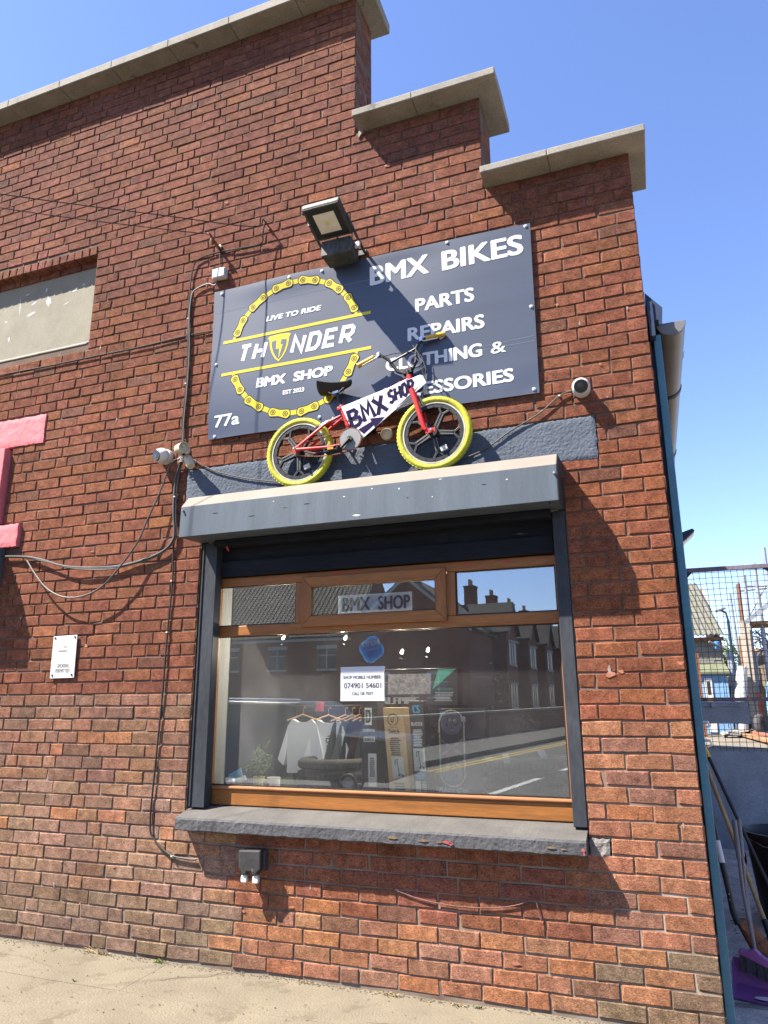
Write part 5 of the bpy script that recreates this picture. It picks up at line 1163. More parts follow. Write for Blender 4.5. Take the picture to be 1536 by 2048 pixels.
# clothes rail with hanging T-shirts
cr_ = thing('clothes_rail', 'black clothes rail with red clamps behind the window', 'clothes rail', (-2.30, .85, 0.9))
mb = MB(); mb.tube([(-2.60, .72, 1.435), (-1.95, .98, 1.435)], .010, 8); mb.tube([(-2.585, .73, 1.435), (-2.585, .73, .9)], .010, 8); mb.tube([(-1.96, .975, 1.435), (-1.96, .975, .9)], .010, 8); ob('rail', mb, M_black, cr_, smooth=True)
for x, y in ((-2.42, .775), (-2.10, .90)):
    mb = MB(); mb.box(x-.022, x+.022, y-.03, y+.02, 1.40, 1.465); ob('clamp', mb, mat('red_plastic', (.4, .035, .025), .5, .1, 10, 0, 90, 0), cr_)
def shirt(label, cx, y, z, col, w=.36, h=.42, ang=0.1):
    t = thing('t_shirt', label, 't-shirt', (cx, y, z-h), 'T-shirts on the clothes rail')
    ol = [(-.07, 0), (-.5*w, -.045), (-.78*w, -.27), (-.60*w, -.31), (-.5*w, -.20), (-.5*w, -h), (.5*w, -h), (.5*w, -.20), (.60*w, -.31), (.78*w, -.27), (.5*w, -.045), (.07, 0), (.03, -.022), (-.03, -.022)]
    ca_, sa_ = math.cos(ang), math.sin(ang); mb = MB(); vs = []
    for s_ in (-1, 1):
        for a, b in ol: vs.append((cx+a*ca_-s_*.02*sa_*0, y+a*sa_+s_*(.022+.01*math.sin(b*40)), z+b))
    n_ = len(ol); mb.add(vs, [tuple(range(n_)), tuple(range(2*n_-1, n_-1, -1))]+[(i, i+n_, (i+1) % n_+n_, (i+1) % n_) for i in range(n_)]); ob('fabric', mb, col, t)
    mb = MB(); mb.tube([(cx-.12*ca_, y-.12*sa_, z-.012), (cx, y, z+.03), (cx+.12*ca_, y+.12*sa_, z-.012)], .006, 6); mb.tube([(cx, y, z+.03), (cx, y, z+.07), (cx+.012, y, z+.085), (cx+.02, y, z+.07)], .003, 5); ob('hanger', mb, mat('hanger_wood', (.36, .22, .1), .5, .1, 20, 0, 90, 0), t)
    return t
M_tee = mat('white_cotton', (.72, .75, .82), .9, .04, 9, .03, 90, .1)
t = shirt('white T-shirt at the left end of the rail, its chest partly hidden', -2.515, .70, 1.35, M_tee, .215, .36, .12)
t2 = shirt('white T-shirt with a small dark chest logo, second on the rail', -2.335, .735, 1.345, M_tee, .215, .30, .18)
mb = strokes([[(-2.335, 1.17), (-2.305, 1.17), (-2.305, 1.195), (-2.335, 1.195), (-2.335, 1.22), (-2.305, 1.22)], [(-2.325, 1.235), (-2.30, 1.238)]], .007, .700); ob('logo', mb, M_ink, t2)
for k, (cc, lb) in enumerate((((.03, .032, .038), 'black'), ((.16, .18, .21), 'pale grey'), ((.02, .02, .024), 'very dark'), ((.10, .035, .035), 'maroon'), ((.13, .135, .15), 'mid grey'), ((.025, .03, .05), 'navy'), ((.07, .07, .075), 'charcoal'))):
    shirt(lb + ' T-shirt hanging edge-on in the row to the right of the white ones', -2.235+k*.047, .80+k*.019, 1.345, mat('cotton_%d' % k, cc, .9, .05, 9, .03, 90, .1), .20, .33, .95)
# child's scooter wheel peeping out beside the dark box
tsc = thing('kick_scooter', 'grey kick scooter wheel and deck peeping out left of the dark D box', 'scooter', (-2.02, .36, .908))
mb = MB(); mb.torus((-2.02, .36, .972), (.1, 1, 0), .05, .012, 28, 8); ob('tyre', mb, M_black, tsc, smooth=True)
mb = MB(); mb.lathe([(.043, -.004), (.043, .004)], (-2.02, .36, .972), (.1, 1, 0), 24); ob('wheel_disc', mb, mat('scooter_grey', (.16, .16, .15), .5, .2, 20, 0, 90, 0), tsc)
mb = MB(); mb.obox((-1.96, .37, .965), (.06, 0, -.004), (0, .012, 0), (0, 0, .008)); ob('deck', mb, MATS['scooter_grey'], tsc)
mb = MB(); mb.tube([(-2.31, .30, .915), (-2.26, .29, .918), (-2.22, .30, .914), (-2.17, .31, .916)], [.006, .010, .006, .004], 6); tag(ob('plastic_tag', mb, M_wplast, at=(-2.25, .3, .91)), 'small white plastic scrap lying on the grass right of the mug', 'scrap')
# chain and sprockets sticker on the glass, with a strip of writing below
ds = thing('chain_sticker', 'grey sticker of two sprockets joined by a bicycle chain on the glass', 'sticker', (-1.275, YG, .96))
M_vin = mat('grey_vinyl', (.22, .20, .22), .6, .1, 20, 0, 90, 0); M_vch = mat('chain_vinyl', (.46, .42, .33), .6, .1, 20, 0, 90, 0)
for cz_, r_ in ((1.345, .062), (1.075, .058)):
    mb = MB(); mb.ring((-1.277, YG+.002, cz_), (0, 1, 0), r_*.55, r_, 0, .001, 40); ob('sprocket', mb, M_vin, ds)
    mb = MB()
    for k in range(5): a = 2*PI*k/5+.3; mb.obox((-1.277+math.cos(a)*r_*.3, YG+.0015, cz_+math.sin(a)*r_*.3), (math.cos(a)*r_*.3, 0, math.sin(a)*r_*.3), (0, .0004, 0), (-math.sin(a)*.008, 0, math.cos(a)*.008))
    mb.ring((-1.277, YG+.0008, cz_), (0, 1, 0), .006, .018, 0, .001, 16); ob('spider', mb, M_vin, ds)
pathc = [(-1.277-.073, 1.345-.27*t_) for t_ in [i/22 for i in range(23)]]; pathc = []
for k in range(20): a = PI*k/19; pathc.append((-1.277+.073*math.cos(a), 1.345+.073*math.sin(a)))
for k in range(22): t_ = k/21; pathc.append((-1.350+.003*t_, 1.345-.27*t_))
for k in range(20): a = PI+PI*k/19; pathc.append((-1.277+.070*math.cos(a), 1.075+.070*math.sin(a)))
for k in range(22): t_ = k/21; pathc.append((-1.207+.003*t_, 1.075+.27*t_))
mb = MB()
for k in range(0, len(pathc)):
    a = Vector(pathc[k]); b = Vector(pathc[(k+1) % len(pathc)]); c = (a+b)/2; d = (b-a)
    if d.length < 1e-5: continue
    d.normalize(); w = .0052 if k % 2 else .0034; mb.obox((c.x, YG+.003-.0006*(k % 2), c.y), (d.x*.0062, 0, d.y*.0062), (0, .0004, 0), (-d.y*w, 0, d.x*w))
ob('chain', mb, M_vch, ds)
mb = strokes([[(-1.345, 1.17), (-1.21, 1.26)], [(-1.345, 1.255), (-1.21, 1.17)]], .012, YG+.001); ob('crossed_bars', mb, M_vin, ds)
t = sheet('name_strip', 'small dark strip with white handwriting on the glass under the chain sticker', 'sticker', -1.372, -1.18, .972, 1.002, YG+.001, mat('smoke_vinyl', (.12, .12, .12), .5, .1, 20, 0, 90, 0), .001)
ob('lettering', text_mb('Ride Co', -1.362, .975, -1.19, .999, y=YG+.0006, bold=.0015, shear=.3), M_paper, t)
# small lit ceiling spots in the room
for i, (x, y, z, lb) in enumerate(((-2.720 , .75, 1.915, 'lit ceiling spot showing at the far left through the glass'), (-2.219, .75, 1.898, 'lit ceiling spot showing left of the OPEN sticker'), (-1.791, .75, 1.787, 'lit ceiling spot showing right of the OPEN sticker'), (-1.602, .75, 1.795, 'lit ceiling spot showing in the middle of the window'))):
    mb = MB(); mb.lathe([(.0, 0), (.009, .001), (.010, .014), (.007, .03)], (x, y, z), (.2, .3, 1), 12); s = ob('ceiling_spot', mb, mat('lit_spot', (1.0, .9, .7), .5, 0, 1, 0, 1, 0, emit=1.2), at=(x, y, z)); tag(s, lb, 'lamp')
    ld = bpy.data.lights.new('spot_light', 'POINT'); ld.energy = 8.0; ld.color = (1, .86, .68); ld.shadow_soft_size = .006; lo = bpy.data.objects.new('spot_light', ld); COL.objects.link(lo); lo.parent = s; lo.location = (0, -.03, -.035)

# ------------------------------------------------------------------ ground
random.seed(5)
pv = bpy.data.objects.new('pavement', None); COL.objects.link(pv); pv['kind'] = 'structure'
mb = MB(); mb.add([(-14, -6.2, -.030), (5.42, -6.2, -.030), (5.42, .03, -.030), (-14, .03, -.030)], [(0, 1, 2, 3)]); ob('bedding', mb, mat('joint_dirt', (.085, .072, .052), .95, .3, 10, .2, 80, .4), pv)
rows = [(0.012, -.449), (-.451, -1.36), (-1.364, -2.27), (-2.274, -3.18), (-3.184, -4.1), (-4.104, -5.0), (-5.004, -6.2)]
for r_, (ya, yb) in enumerate(rows):
    x = 5.418; first = True
    while x > -13.9:
        L = 2.7 if x > 0.1 else (3.02 if r_ == 0 else (3.045 if r_ == 1 else 2.4 + .3*(r_ % 3))) if first else 2.7
        nx_, ny_ = max(6, int(L/.16)), max(3, int((ya-yb)/.15)); m_b = MB(); zt = -.014+random.uniform(-.0008, .0008)
        for j in range(ny_+1):
            for i in range(nx_+1):
                xx = x-(L-.002)*i/nx_; yy = ya+(yb-ya)*j/ny_
                zz = zt + .0035*math.sin(xx*2.1+1)*math.sin(yy*2.7) + .002*math.sin(xx*5.3+yy*4.1) - (.006 if (r_ == 0 and j == 0) else 0)*(.5+.5*math.sin(xx*9))
                m_b.v.append((xx, yy, zz))
        for j in range(ny_):
            for i in range(nx_): a = j*(nx_+1)+i; m_b.f.append((a, a+nx_+1, a+nx_+2, a+1))
        edge = [i for i in range(nx_+1)] + [j*(nx_+1)+nx_ for j in range(1, ny_+1)] + [ny_*(nx_+1)+i for i in range(nx_-1, -1, -1)] + [j*(nx_+1) for j in range(ny_-1, 0, -1)]
        n0 = len(m_b.v); m_b.v += [(m_b.v[e][0], m_b.v[e][1], -.029) for e in edge]
        for q in range(len(edge)): q2 = (q+1) % len(edge); m_b.f.append((edge[q], edge[q2], n0+q2, n0+q))
        ob('paving_slab', m_b, M_pave, pv, smooth=True); x -= L; first = first and x > -0.1
# gum spots, stains and cracks in the pavement
mb = MB(); mb2 = MB()
def slab_z(x, y): return -.0128+.0035*math.sin(x*2.1+1)*math.sin(y*2.7)+.002*math.sin(x*5.3+y*4.1)
for u in range(34):
    x, y, r_ = random.uniform(-4.6, -.1), random.uniform(-1.4, -.06), random.uniform(.004, .012); n_ = 9
    (mb if u % 4 else mb2).add([(x+r_*math.cos(2*PI*t/n_)*random.uniform(.6, 1.3), y+r_*math.sin(2*PI*t/n_)*random.uniform(.6, 1.3), slab_z(x, y)) for t in range(n_)], [tuple(range(n_))])
ob('gum_spot', mb, mat('dark_gum', (.085, .073, .055), .9, .2, 40, .1, 90, 0), pv)['kind'] = 'stuff'
ob('gum_spot', mb2, mat('pale_gum', (.14, .123, .094), .9, .2, 40, .1, 90, 0), pv)['kind'] = 'stuff'
def crack(pts, w):
    Q = []
    for a, b in zip(pts[:-1], pts[1:]):
        for k in range(9): t = k/9; Q.append((a[0]+(b[0]-a[0])*t+random.uniform(-.008, .008), a[1]+(b[1]-a[1])*t+random.uniform(-.008, .008)))
    Q.append(pts[-1]); m0 = strokes([Q], w); m0.v = [(v[0], v[2], slab_z(v[0], v[2])) for v in m0.v]; return m0
M_crk = mat('crack_dirt', (.065, .054, .04), 1.0, .2, 40, .1, 90, 0)
for pts, w in (([(-2.62, -.02), (-2.66, -.12), (-2.83, -.20), (-2.88, -.26)], .0035), ([(-1.6, -.38), (-1.2, -.30), (-.95, -.42), (-.6, -.36)], .003), ([(-4.3, -.25), (-3.9, -.22), (-3.6, -.30)], .003)):
    ob('crack', crack(pts, w), M_crk, pv)
# grit, dead leaves and tufts along the foot of the wall
mb = MB()
for i in range(1500):
    x = random.uniform(-5.5, -.02); y = -abs(random.gauss(0, .028))-.004 if random.random() < .75 else random.uniform(-1.2, -.05); s = random.uniform(.001, .0034); mb.obox((x, y, -.012+s*.3), (s, s*.3, 0), (-s*.2, s*.8, 0), (0, s*.2, s*.6))
g = ob('grit', mb, mat('grit', (.11, .09, .065), .95, .4, 60, .2, 100, 0)); g['kind'] = 'stuff'; g['label'] = 'loose grit along the foot of the brick wall'
M_weed = mat('weed_green', (.15, .20, .04), .8, .3, 40, .1, 100, 0); M_straw = mat('dry_straw', (.33, .25, .11), .9, .3, 40, .1, 100, 0)
def tuft(label, x, y, n_, h, m, spread):
    mb = MB()
    for k in range(n_):
        a = random.uniform(0, 6.28); l = h*random.uniform(.5, 1.1); bx_, by_ = x+random.uniform(-spread, spread), y+random.uniform(-.012, .006); d = Vector((math.cos(a)*.8, -abs(math.sin(a))*.7, random.uniform(.3, 1.1))).normalized(); w = Vector((-math.sin(a), math.cos(a), 0))*.0025
        p0 = Vector((bx_, by_, -.016)); p1 = p0+d*l*.6; p2 = p0+d*l+Vector((0, 0, -l*.2)); n0 = len(mb.v); mb.v += [tuple(p0-w), tuple(p0+w), tuple(p1+w), tuple(p1-w), tuple(p2)]; mb.f += [(n0, n0+1, n0+2, n0+3), (n0+3, n0+2, n0+4)]
    return tag(ob('weed', mb, m, at=(x, y, -.016)), label, 'weed', 'weeds along the foot of the wall')
for px_, py_, n_, h, m, sp, lb in ((-3.06, -.03, 34, .05, M_weed, .03, 'green weed tuft at the wall foot below the smoking notice'), (-3.52, -.025, 26, .07, M_straw, .06, 'dry straw tuft at the wall foot, furthest left'), (-1.60, -.03, 30, .045, M_straw, .04, 'dry tuft with green tips at the wall foot below the socket'), (-1.14, -.03, 16, .035, M_weed, .02, 'small green sprig at the wall foot under the window middle'), (-1.24, -.035, 14, .03, M_straw, .04, 'flattened dry tuft beside the small green sprig'), (-3.33, -.42, 10, .03, M_weed, .015, 'tiny weed growing in the paving joint'), (-2.10, -.02, 12, .05, M_straw, .05, 'sparse dry stalks at the wall foot left of the socket')):
    tuft(lb, px_, py_, n_, h, m, sp)
mb = MB(); mb.box(-14, 5.45, -6.35, -6.205, -.25, -.012); kb = ob('kerb', mb, M_stone, bevel=.01); kb['kind'] = 'structure'
mb = MB(); mb.add([(-160, -160, -.14), (160, -160, -.14), (160, -6.35, -.14), (-160, -6.35, -.14)], [(0, 1, 2, 3)]); struct(ob('road', mb, M_road))
mb = MB(); mb.add([(0.0, 0.016, -.022), (30, 0.016, -.022), (30, 5, -.01), (0.0, 5, -.01)], [(0, 1, 2, 3)]); struct(ob('alley_ground', mb, M_alley))
mb = MB(); mb.add([(-60, 5, -.012), (60, 5, -.012), (60, 45, 1.6), (-60, 45, 1.6), (-160, 200, 1.6), (160, 200, 1.6)], [(0, 1, 2, 3), (3, 2, 5, 4)]); struct(ob('yard_ground', mb, mat('yard_concrete', (.125, .11, .085), .95, .2, 1.2, .15, 60, .4)))
mb = MB(); mb.add([(-160, -200, -.2), (160, -200, -.2), (160, 220, -.2), (-160, 220, -.2)], [(0, 1, 2, 3)]); struct(ob('ground', mb, M_road))

# ------------------------------------------------------------------ right of the building: gutter, post, tools, gate
gt = thing('gutter', 'grey half-round plastic gutter with end cap along the side of the building', 'gutter', (.12, .1, 3.6))
def half(r, cx_, cz_, n=14): return [(cx_+r*math.cos(PI+PI*k/n), cz_+r*math.sin(PI+PI*k/n)) for k in range(n+1)]
gx, gz, gr = .128, 3.608, .080
mb = MB(); o_ = half(gr, gx, gz); i_ = half(gr-.004, gx, gz); mb.prism(o_+i_[::-1], .12, 12.8); ob('channel', mb, M_gutter, gt, smooth=True)
mb = MB(); mb.prism(half(gr+.002, gx, gz+.003), .108, .119); ob('end_cap', mb, M_gutter, gt, bevel=.002)
for y in (1.05, 2.5, 4.3, 6.2):
    mb = MB(); mb.prism(half(gr+.006, gx, gz)+half(gr+.0005, gx, gz)[::-1], y, y+.05); ob('bracket', mb, M_navy_p, gt)
mb = MB(); mb.tube([(.205, .62, 3.60), (.215, .61, 3.615), (.212, .60, 3.63), (.222, .60, 3.64)], .0025, 5); tag(ob('twig', mb, M_straw, at=(.205, .62, 3.6)), 'dry twig caught on the edge of the gutter', 'twig')
po = thing('gate_post', 'slim teal painted steel post standing against the corner of the building', 'post', (.03, .1, 0))
mb = MB(); mb.add([(x, y, z) for z, o2 in ((-.012, -.012), (3.535, .008)) for x, y in ((.016+o2, .09), (.056+o2, .09), (.056+o2, .13), (.016+o2, .13))], [(0,3,2,1),(4,5,6,7),(0,1,5,4),(1,2,6,5),(2,3,7,6),(3,0,4,7)]); ob('face_strip', mb, M_teal, po, bevel=.003)
mb = MB(); mb.box(.0015, .03, .132, .19, -.015, 3.5); ob('backing_strip', mb, M_navy_p, po)
for z in (1.36, 1.27):
    mb = MB(); mb.tube([(.05, .10, z), (.075, .085, z), (.08, .085, z-.02), (.06, .09, z-.03)], .006, 6); ob('hook', mb, M_wplast, po, smooth=True)
wl = thing('wall_lamp', 'dark tilted flood lamp on the side wall above the mesh gate', 'lamp', (.0, 2.0, 2.62))
mb = MB(); a = Vector((.115, 2.0, 2.64)); b = Vector((.235, 2.0, 2.745)); d = (b-a).normalized(); nrm = Vector((d.z, 0, -d.x))
mb.add([tuple(p) for yy in (-.09, .09) for p in (a+Vector((0, yy, 0))+nrm*.012, a+Vector((0, yy, 0))-nrm*.03, a+d*.06+Vector((0, yy, 0))-nrm*.055, b+Vector((0, yy, 0))-nrm*.012, b+Vector((0, yy, 0))+nrm*.012)], [(0,1,2,3,4), (9,8,7,6,5), (0,5,6,1), (1,6,7,2), (2,7,8,3), (3,8,9,4), (4,9,5,0)]); ob('lamp_head', mb, M_navy_p, wl, bevel=.006)
mb = MB(); mb.obox((a+b)/2+nrm*.0155, d*.065, (0, .075, 0), nrm*.003); ob('lamp_glass', mb, mat('pale_glass', (.4, .42, .42), .25, .1, 10, 0, 90, 0), wl)
mb = MB(); mb.tube([(0.0, 2.0, 2.60), (.06, 2.0, 2.60), (.12, 2.0, 2.64)], .012, 6); ob('arm', mb, M_navy_p, wl)

# mesh gate across the alley
YGT = 4.4
gate = thing('mesh_gate', 'tall steel gate with square wire mesh above a grey sheet panel', 'gate', (.7, YGT, 0))
M_gs = mat('gate_grey', (.17, .20, .235), .55, .25, 4, .15, 60, .15, wear=(.12, .085, .05), wear_t=.63, wear_s=6); M_wire = mat('mesh_wire', (.07, .05, .04), .7, .3, 10, .1, 90, 0)
GX0, GX1 = .10, 3.2
mb = MB(); mb.box(GX0, GX1, YGT-.025, YGT+.025, 2.79, 2.835); mb.box(GX0, GX1, YGT-.025, YGT+.025, 1.425, 1.465); ob('rail', mb, mat('rail_paint', (.10, .085, .11), .6, .4, 6, .2, 60, .2, wear=(.30, .17, .08), wear_t=.55, wear_s=5), gate, bevel=.003)
mb = MB(); mb.box(GX0, GX0+.05, YGT-.026, YGT+.026, .0, 2.789); mb.box(GX1-.05, GX1, YGT-.026, YGT+.026, 0, 2.789); ob('stile', mb, M_gs, gate)
mb = MB(); mb.prism([(.151, 2.789), (.33, 2.789), (.151, 2.60)], YGT-.012, YGT+.012); mb.prism([(1.02, 2.789), (1.30, 2.789), (1.16, 2.70)], YGT-.012, YGT+.012); ob('gusset', mb, M_navy_p, gate)
mb = MB(); mb.box(.13, .93, YGT-.035, YGT-.026, .012, .935); mb.box(.94, 3.1, YGT-.035, YGT-.026, .012, .935); ob('sheet_panel', mb, M_gs, gate, bevel=.002)
mb = MB(); mb.box(.151, .71, YGT-.045, YGT-.030, 1.205, 1.424); ob('lock_plate', mb, M_gs, gate, bevel=.003)
mb = MB(); mb.tube([(.17, YGT-.06, 1.39), (.62, YGT-.06, 1.385)], .010, 6); mb.box(.36, .40, YGT-.08, YGT-.045, 1.365, 1.41); mb.box(.151, .70, YGT-.05, YGT-.0455, 1.345, 1.355); ob('bolt', mb, M_gs, gate)
mb = MB(); random.seed(9)
nV = int((GX1-GX0)/.0625)
for i in range(nV):
    x = GX0+.05+i*.0625; pts = [(x+.0025*math.sin(k*.9+i), YGT-.002+.004*(1 if (k+i) % 2 else -1), .60+k*(2.19/36)) for k in range(37)]; mb.tube(pts, .0036, 4, caps=False)
for k in range(37):
    z = .60+k*.0605; pts = [(GX0+.05+i*.0625, YGT-.002+.004*(-1 if (k+i) % 2 else 1), z+.002*math.sin(i*.8+k)) for i in range(nV)]; mb.tube(pts, .0036, 4, caps=False)
wm = ob('wire_mesh', mb, M_wire, gate); wm['kind'] = 'stuff'

def pole(mb, a, b, r, n=10): return mb.tube([a, b], r, n)
M_shaft = mat('black_shaft', (.020, .019, .018), .5, .3, 12, .2, 60, .1); M_handle = mat('bare_wood', (.25, .165, .075), .7, .2, 12, .15, 60, .2, stretch=(1, 1, .2)); M_gpl = mat('grey_shaft', (.10, .10, .115), .5, .1, 12, .1, 60, .05)
# shovel
t = thing('shovel', 'shovel with a black shaft, white label and rusty blade leaning in the alley', 'shovel', (.30, 1.0, 0))
mb = MB(); mb.tube([(.075, 1.34, .95), (.103, 1.20, .66), (.139, 1.10, .33), (.146, 1.08, .25), (.165, 1.06, .19)], [.017, .0175, .0175, .019, .020], 10); ob('shaft', mb, M_shaft, t, smooth=True)
mb = MB(); n_ = 10; vs = []
for i in range(n_+1):
    u = i/n_; w = .02+.085*min(1, u*3)*(1 if u < .75 else (1-(u-.75)*2.6))
    for s_ in (-1, -.5, 0, .5, 1): vs.append((.162+.19*u, 1.06-.10*u+.02*abs(s_)+s_*w*.35, .195-.195*u+s_*w*.85*(1-.15*u)+.004))
for i in range(n_):
    for k in range(4): a_ = i*5+k; mb.f.append((a_, a_+1, a_+6, a_+5))
mb.v = [(v[0], v[1], max(v[2], .0)) for v in vs]; bl = ob('blade', mb, M_rust, t, smooth=True); sm = bl.modifiers.new('thickness', 'SOLIDIFY'); sm.thickness = .003
mb = MB(); mb.tube([(.1075, 1.1875, .618), (.1205, 1.151, .500)], [.0182, .0182], 12); ob('label', mb, M_paper, t, smooth=True)
mb = MB()
for z in (.345, .315): mb.lathe([(.004, 0), (.004, .003)], (.139-.004, 1.08, z), (-.2, -1, .1), 8)
ob('rivet', mb, M_chrome, t)
# broom handle of bare wood
t = thing('broom', 'bare wooden broom handle leaning in the alley between the shovel and the black bin', 'broom', (.34, 1.2, 0))
mb = MB(); mb.tube([(.090, 1.62, 1.12), (.205, 1.40, .65), (.315, 1.18, .20)], .0135, 10); ob('handle', mb, M_handle, t, smooth=True)
mb = MB(); mb.tube([(.315, 1.18, .20), (.335, 1.14, .115)], [.018, .02], 10); mb.obox((.34, 1.13, .095), (.10, .10, 0), (-.02, .02, 0), (0, 0, .022)); ob('head', mb, M_black, t, bevel=.004)
mb = MB()
for i in range(60): u = random.uniform(-1, 1); q = random.uniform(-1, 1); c = Vector((.34+.1*u-.02*q, 1.13+.1*u+.02*q, .072)); mb.tube([c, c+Vector((random.uniform(-.01, .01), random.uniform(-.01, .01), -.07))], .0015, 3, caps=False)
ob('bristles', mb, M_black, t)['kind'] = 'stuff'
# black and yellow handle
t = thing('long_handle', 'black telescopic handle with a yellow collar leaning over the black bin', 'handle', (.45, 1.42, 0))
mb = MB(); A = Vector((.101, 1.92, 1.212)); B = Vector((.50, 1.36, .0)); pole(mb, A.lerp(B, .125), B, .0125); ob('pole', mb, M_shaft, t, smooth=True)
mb = MB(); pole(mb, A.lerp(B, .055), A.lerp(B, .127), .016); ob('collar', mb, mat('yellow_plastic', (.55, .33, .02), .5, .1, 10, .05, 90, .05), t, smooth=True)
mb = MB(); mb.tube([A, A.lerp(B, .008), A.lerp(B, .03), A.lerp(B, .056)], [.008, .013, .0165, .0165], 10); ob('hand_grip', mb, M_black, t, smooth=True)
# dustpan and brush, long grey handles
t = thing('dustpan', 'purple long-handled dustpan standing on the concrete at the corner', 'dustpan', (.19, .62, -.02)); M_pp = mat('purple_plastic', (.185, .065, .20), .42, .08, 8, .03, 90, .02)
mb = MB(); mb.add([(.066, .51, -.012), (.33, .43, -.012), (.36, .60, -.012), (.105, .70, -.012), (.066, .51, -.008), (.33, .43, -.008), (.36, .60, .0), (.105, .70, .0), (.098, .735, .115), (.085, .715, .085), (.345, .62, .105), (.36, .655, .12)], [(0,1,5,4), (4,5,6,7), (3,2,1,0), (7,6,11,8), (4,7,8,9), (5,10,11,6), (0,4,9), (1,10,5), (3,8,11,2), (0,9,8,3), (1,2,11,10)]); ob('pan', mb, M_pp, t)
mb = MB(); mb.tube([(.21, .70, .09), (.205, .79, .44), (.223, .90, .775)], .0095, 8); mb.tube([(.2135, .845, .60), (.223, .90, .79)], .013, 8); ob('handle', mb, M_gpl, t, smooth=True)
mb = MB(); mb.box(.066, .33, .425, .44, -.013, -.006); ob('lip', mb, M_gpl, t)
t = thing('brush', 'purple-headed brush with grey handle clipped onto the dustpan', 'brush', (.19, .66, .1))
mb = MB(); hd = [(-.085, .012), (-.075, .028), (-.03, .036), (.0, .062), (.028, .040), (.11, .018), (.125, -.006), (.11, -.010), (-.08, .0)]
bx0 = Vector((.205, .655, .128)); ex_ = Vector((.93, -.28, -.26)).normalized(); mb2 = MB()
def bp(u, v, s_): return bx0+ex_*u+Vector((0, 0, 1))*v+Vector((.25, .9, .0))*s_
vs = [tuple(bp(u, v, s_)) for s_ in (-.02, .02) for u, v in hd]; n_ = len(hd); mb.add(vs, [tuple(range(n_)), tuple(range(2*n_-1, n_-1, -1))]+[(i, i+n_, (i+1) % n_+n_, (i+1) % n_) for i in range(n_)]); ob('head', mb, M_pp, t, bevel=.004)
mb = MB()
for i in range(420): u = random.uniform(-.08, .115); s_ = random.uniform(-.017, .017); a_ = bp(u, -.006, s_); mb.tube([a_, a_+Vector((u*.12+random.uniform(-.006, .006), random.uniform(-.01, .01), -.072))], .0012, 3, caps=False)
ob('bristles', mb, mat('grey_bristle', (.05, .045, .055), .8, .3, 40, .2, 100, 0), t)['kind'] = 'stuff'
mb = MB(); mb.tube([bp(0, .05, 0), (.188, .74, .44), (.195, .845, .775)], .0095, 8); mb.tube([(.191, .785, .60), (.195, .85, .79)], .013, 8); ob('handle', mb, M_gpl, t, smooth=True)
mb = MB(); mb.lathe([(.025, -.001), (.025, .001)], (.215, .505, .003), (0, 0, 1), 16); mb.v = [(.215+(v[0]-.215)*2.0, .505+(v[1]-.505)*.9, v[2]) for v in mb.v]; tag(ob('shell_lid', mb, M_wplast, at=(.215, .505, .003)), 'pale oval scrap lying in the purple dustpan', 'scrap')
# black bin
t = thing('bin', 'big black plastic bin standing behind the brooms in the alley', 'bin', (.62, 1.98, -.02))
mb = MB(); mb.lathe([(.24, 0), (.245, .02), (.295, .55), (.315, .552), (.318, .59), (.30, .592), (.285, .55), (.23, .03), (0, .03)], (.63, 1.98, -.018), (0, 0, 1), 32, caps=False); ob('tub', mb, mat('bin_plastic', (.010, .010, .012), .45, .2, 8, .1, 60, .05), t, smooth=True)
mb = MB(); mb.tube([(.34, 1.90, .53), (.42, 1.76, .50), (.56, 1.675, .49), (.72, 1.68, .50)], .004, 6); ob('wire_handle', mb, M_chrome, t, smooth=True)
mb = MB(); mb.torus((.30, 1.9, .40), (1, .2, 0), .045, .008, 20, 6); tag(ob('hose_ring', mb, M_black, smooth=True, at=(.3, 1.9, .36)), 'small black ring hanging by the rim of the black bin', 'ring')
# alley-side dirt at the wall foot: leaf litter
mb = MB()
for i in range(160):
    x = random.uniform(.05, .9); y = random.uniform(.6, 4.2); s = random.uniform(.004, .014); a_ = random.uniform(0, 6.28); mb.obox((x, y, -.016), (s*math.cos(a_), s*math.sin(a_), 0), (-s*.5*math.sin(a_), s*.5*math.cos(a_), 0), (0, 0, .001))
g = ob('litter', mb, mat('leaf_litter', (.12, .09, .05), .9, .4, 60, .2, 100, 0)); g['kind'] = 'stuff'; g['label'] = 'dry leaf litter on the shaded alley concrete'

# ------------------------------------------------------------------ yard beyond the gate
random.seed(21)
yd = 18.0; gy = .04*(yd-5)-.02
sd_ = thing('yard_shed', 'old block shed with a pale corrugated roof beyond the mesh gate', 'shed', (.9, yd, gy)); M_cor = mat('corrugated_sheet', (.095, .094, .08), .85, .15, 3, .1, 40, .2, wear=(.075, .085, .045), wear_t=.55, wear_s=3)
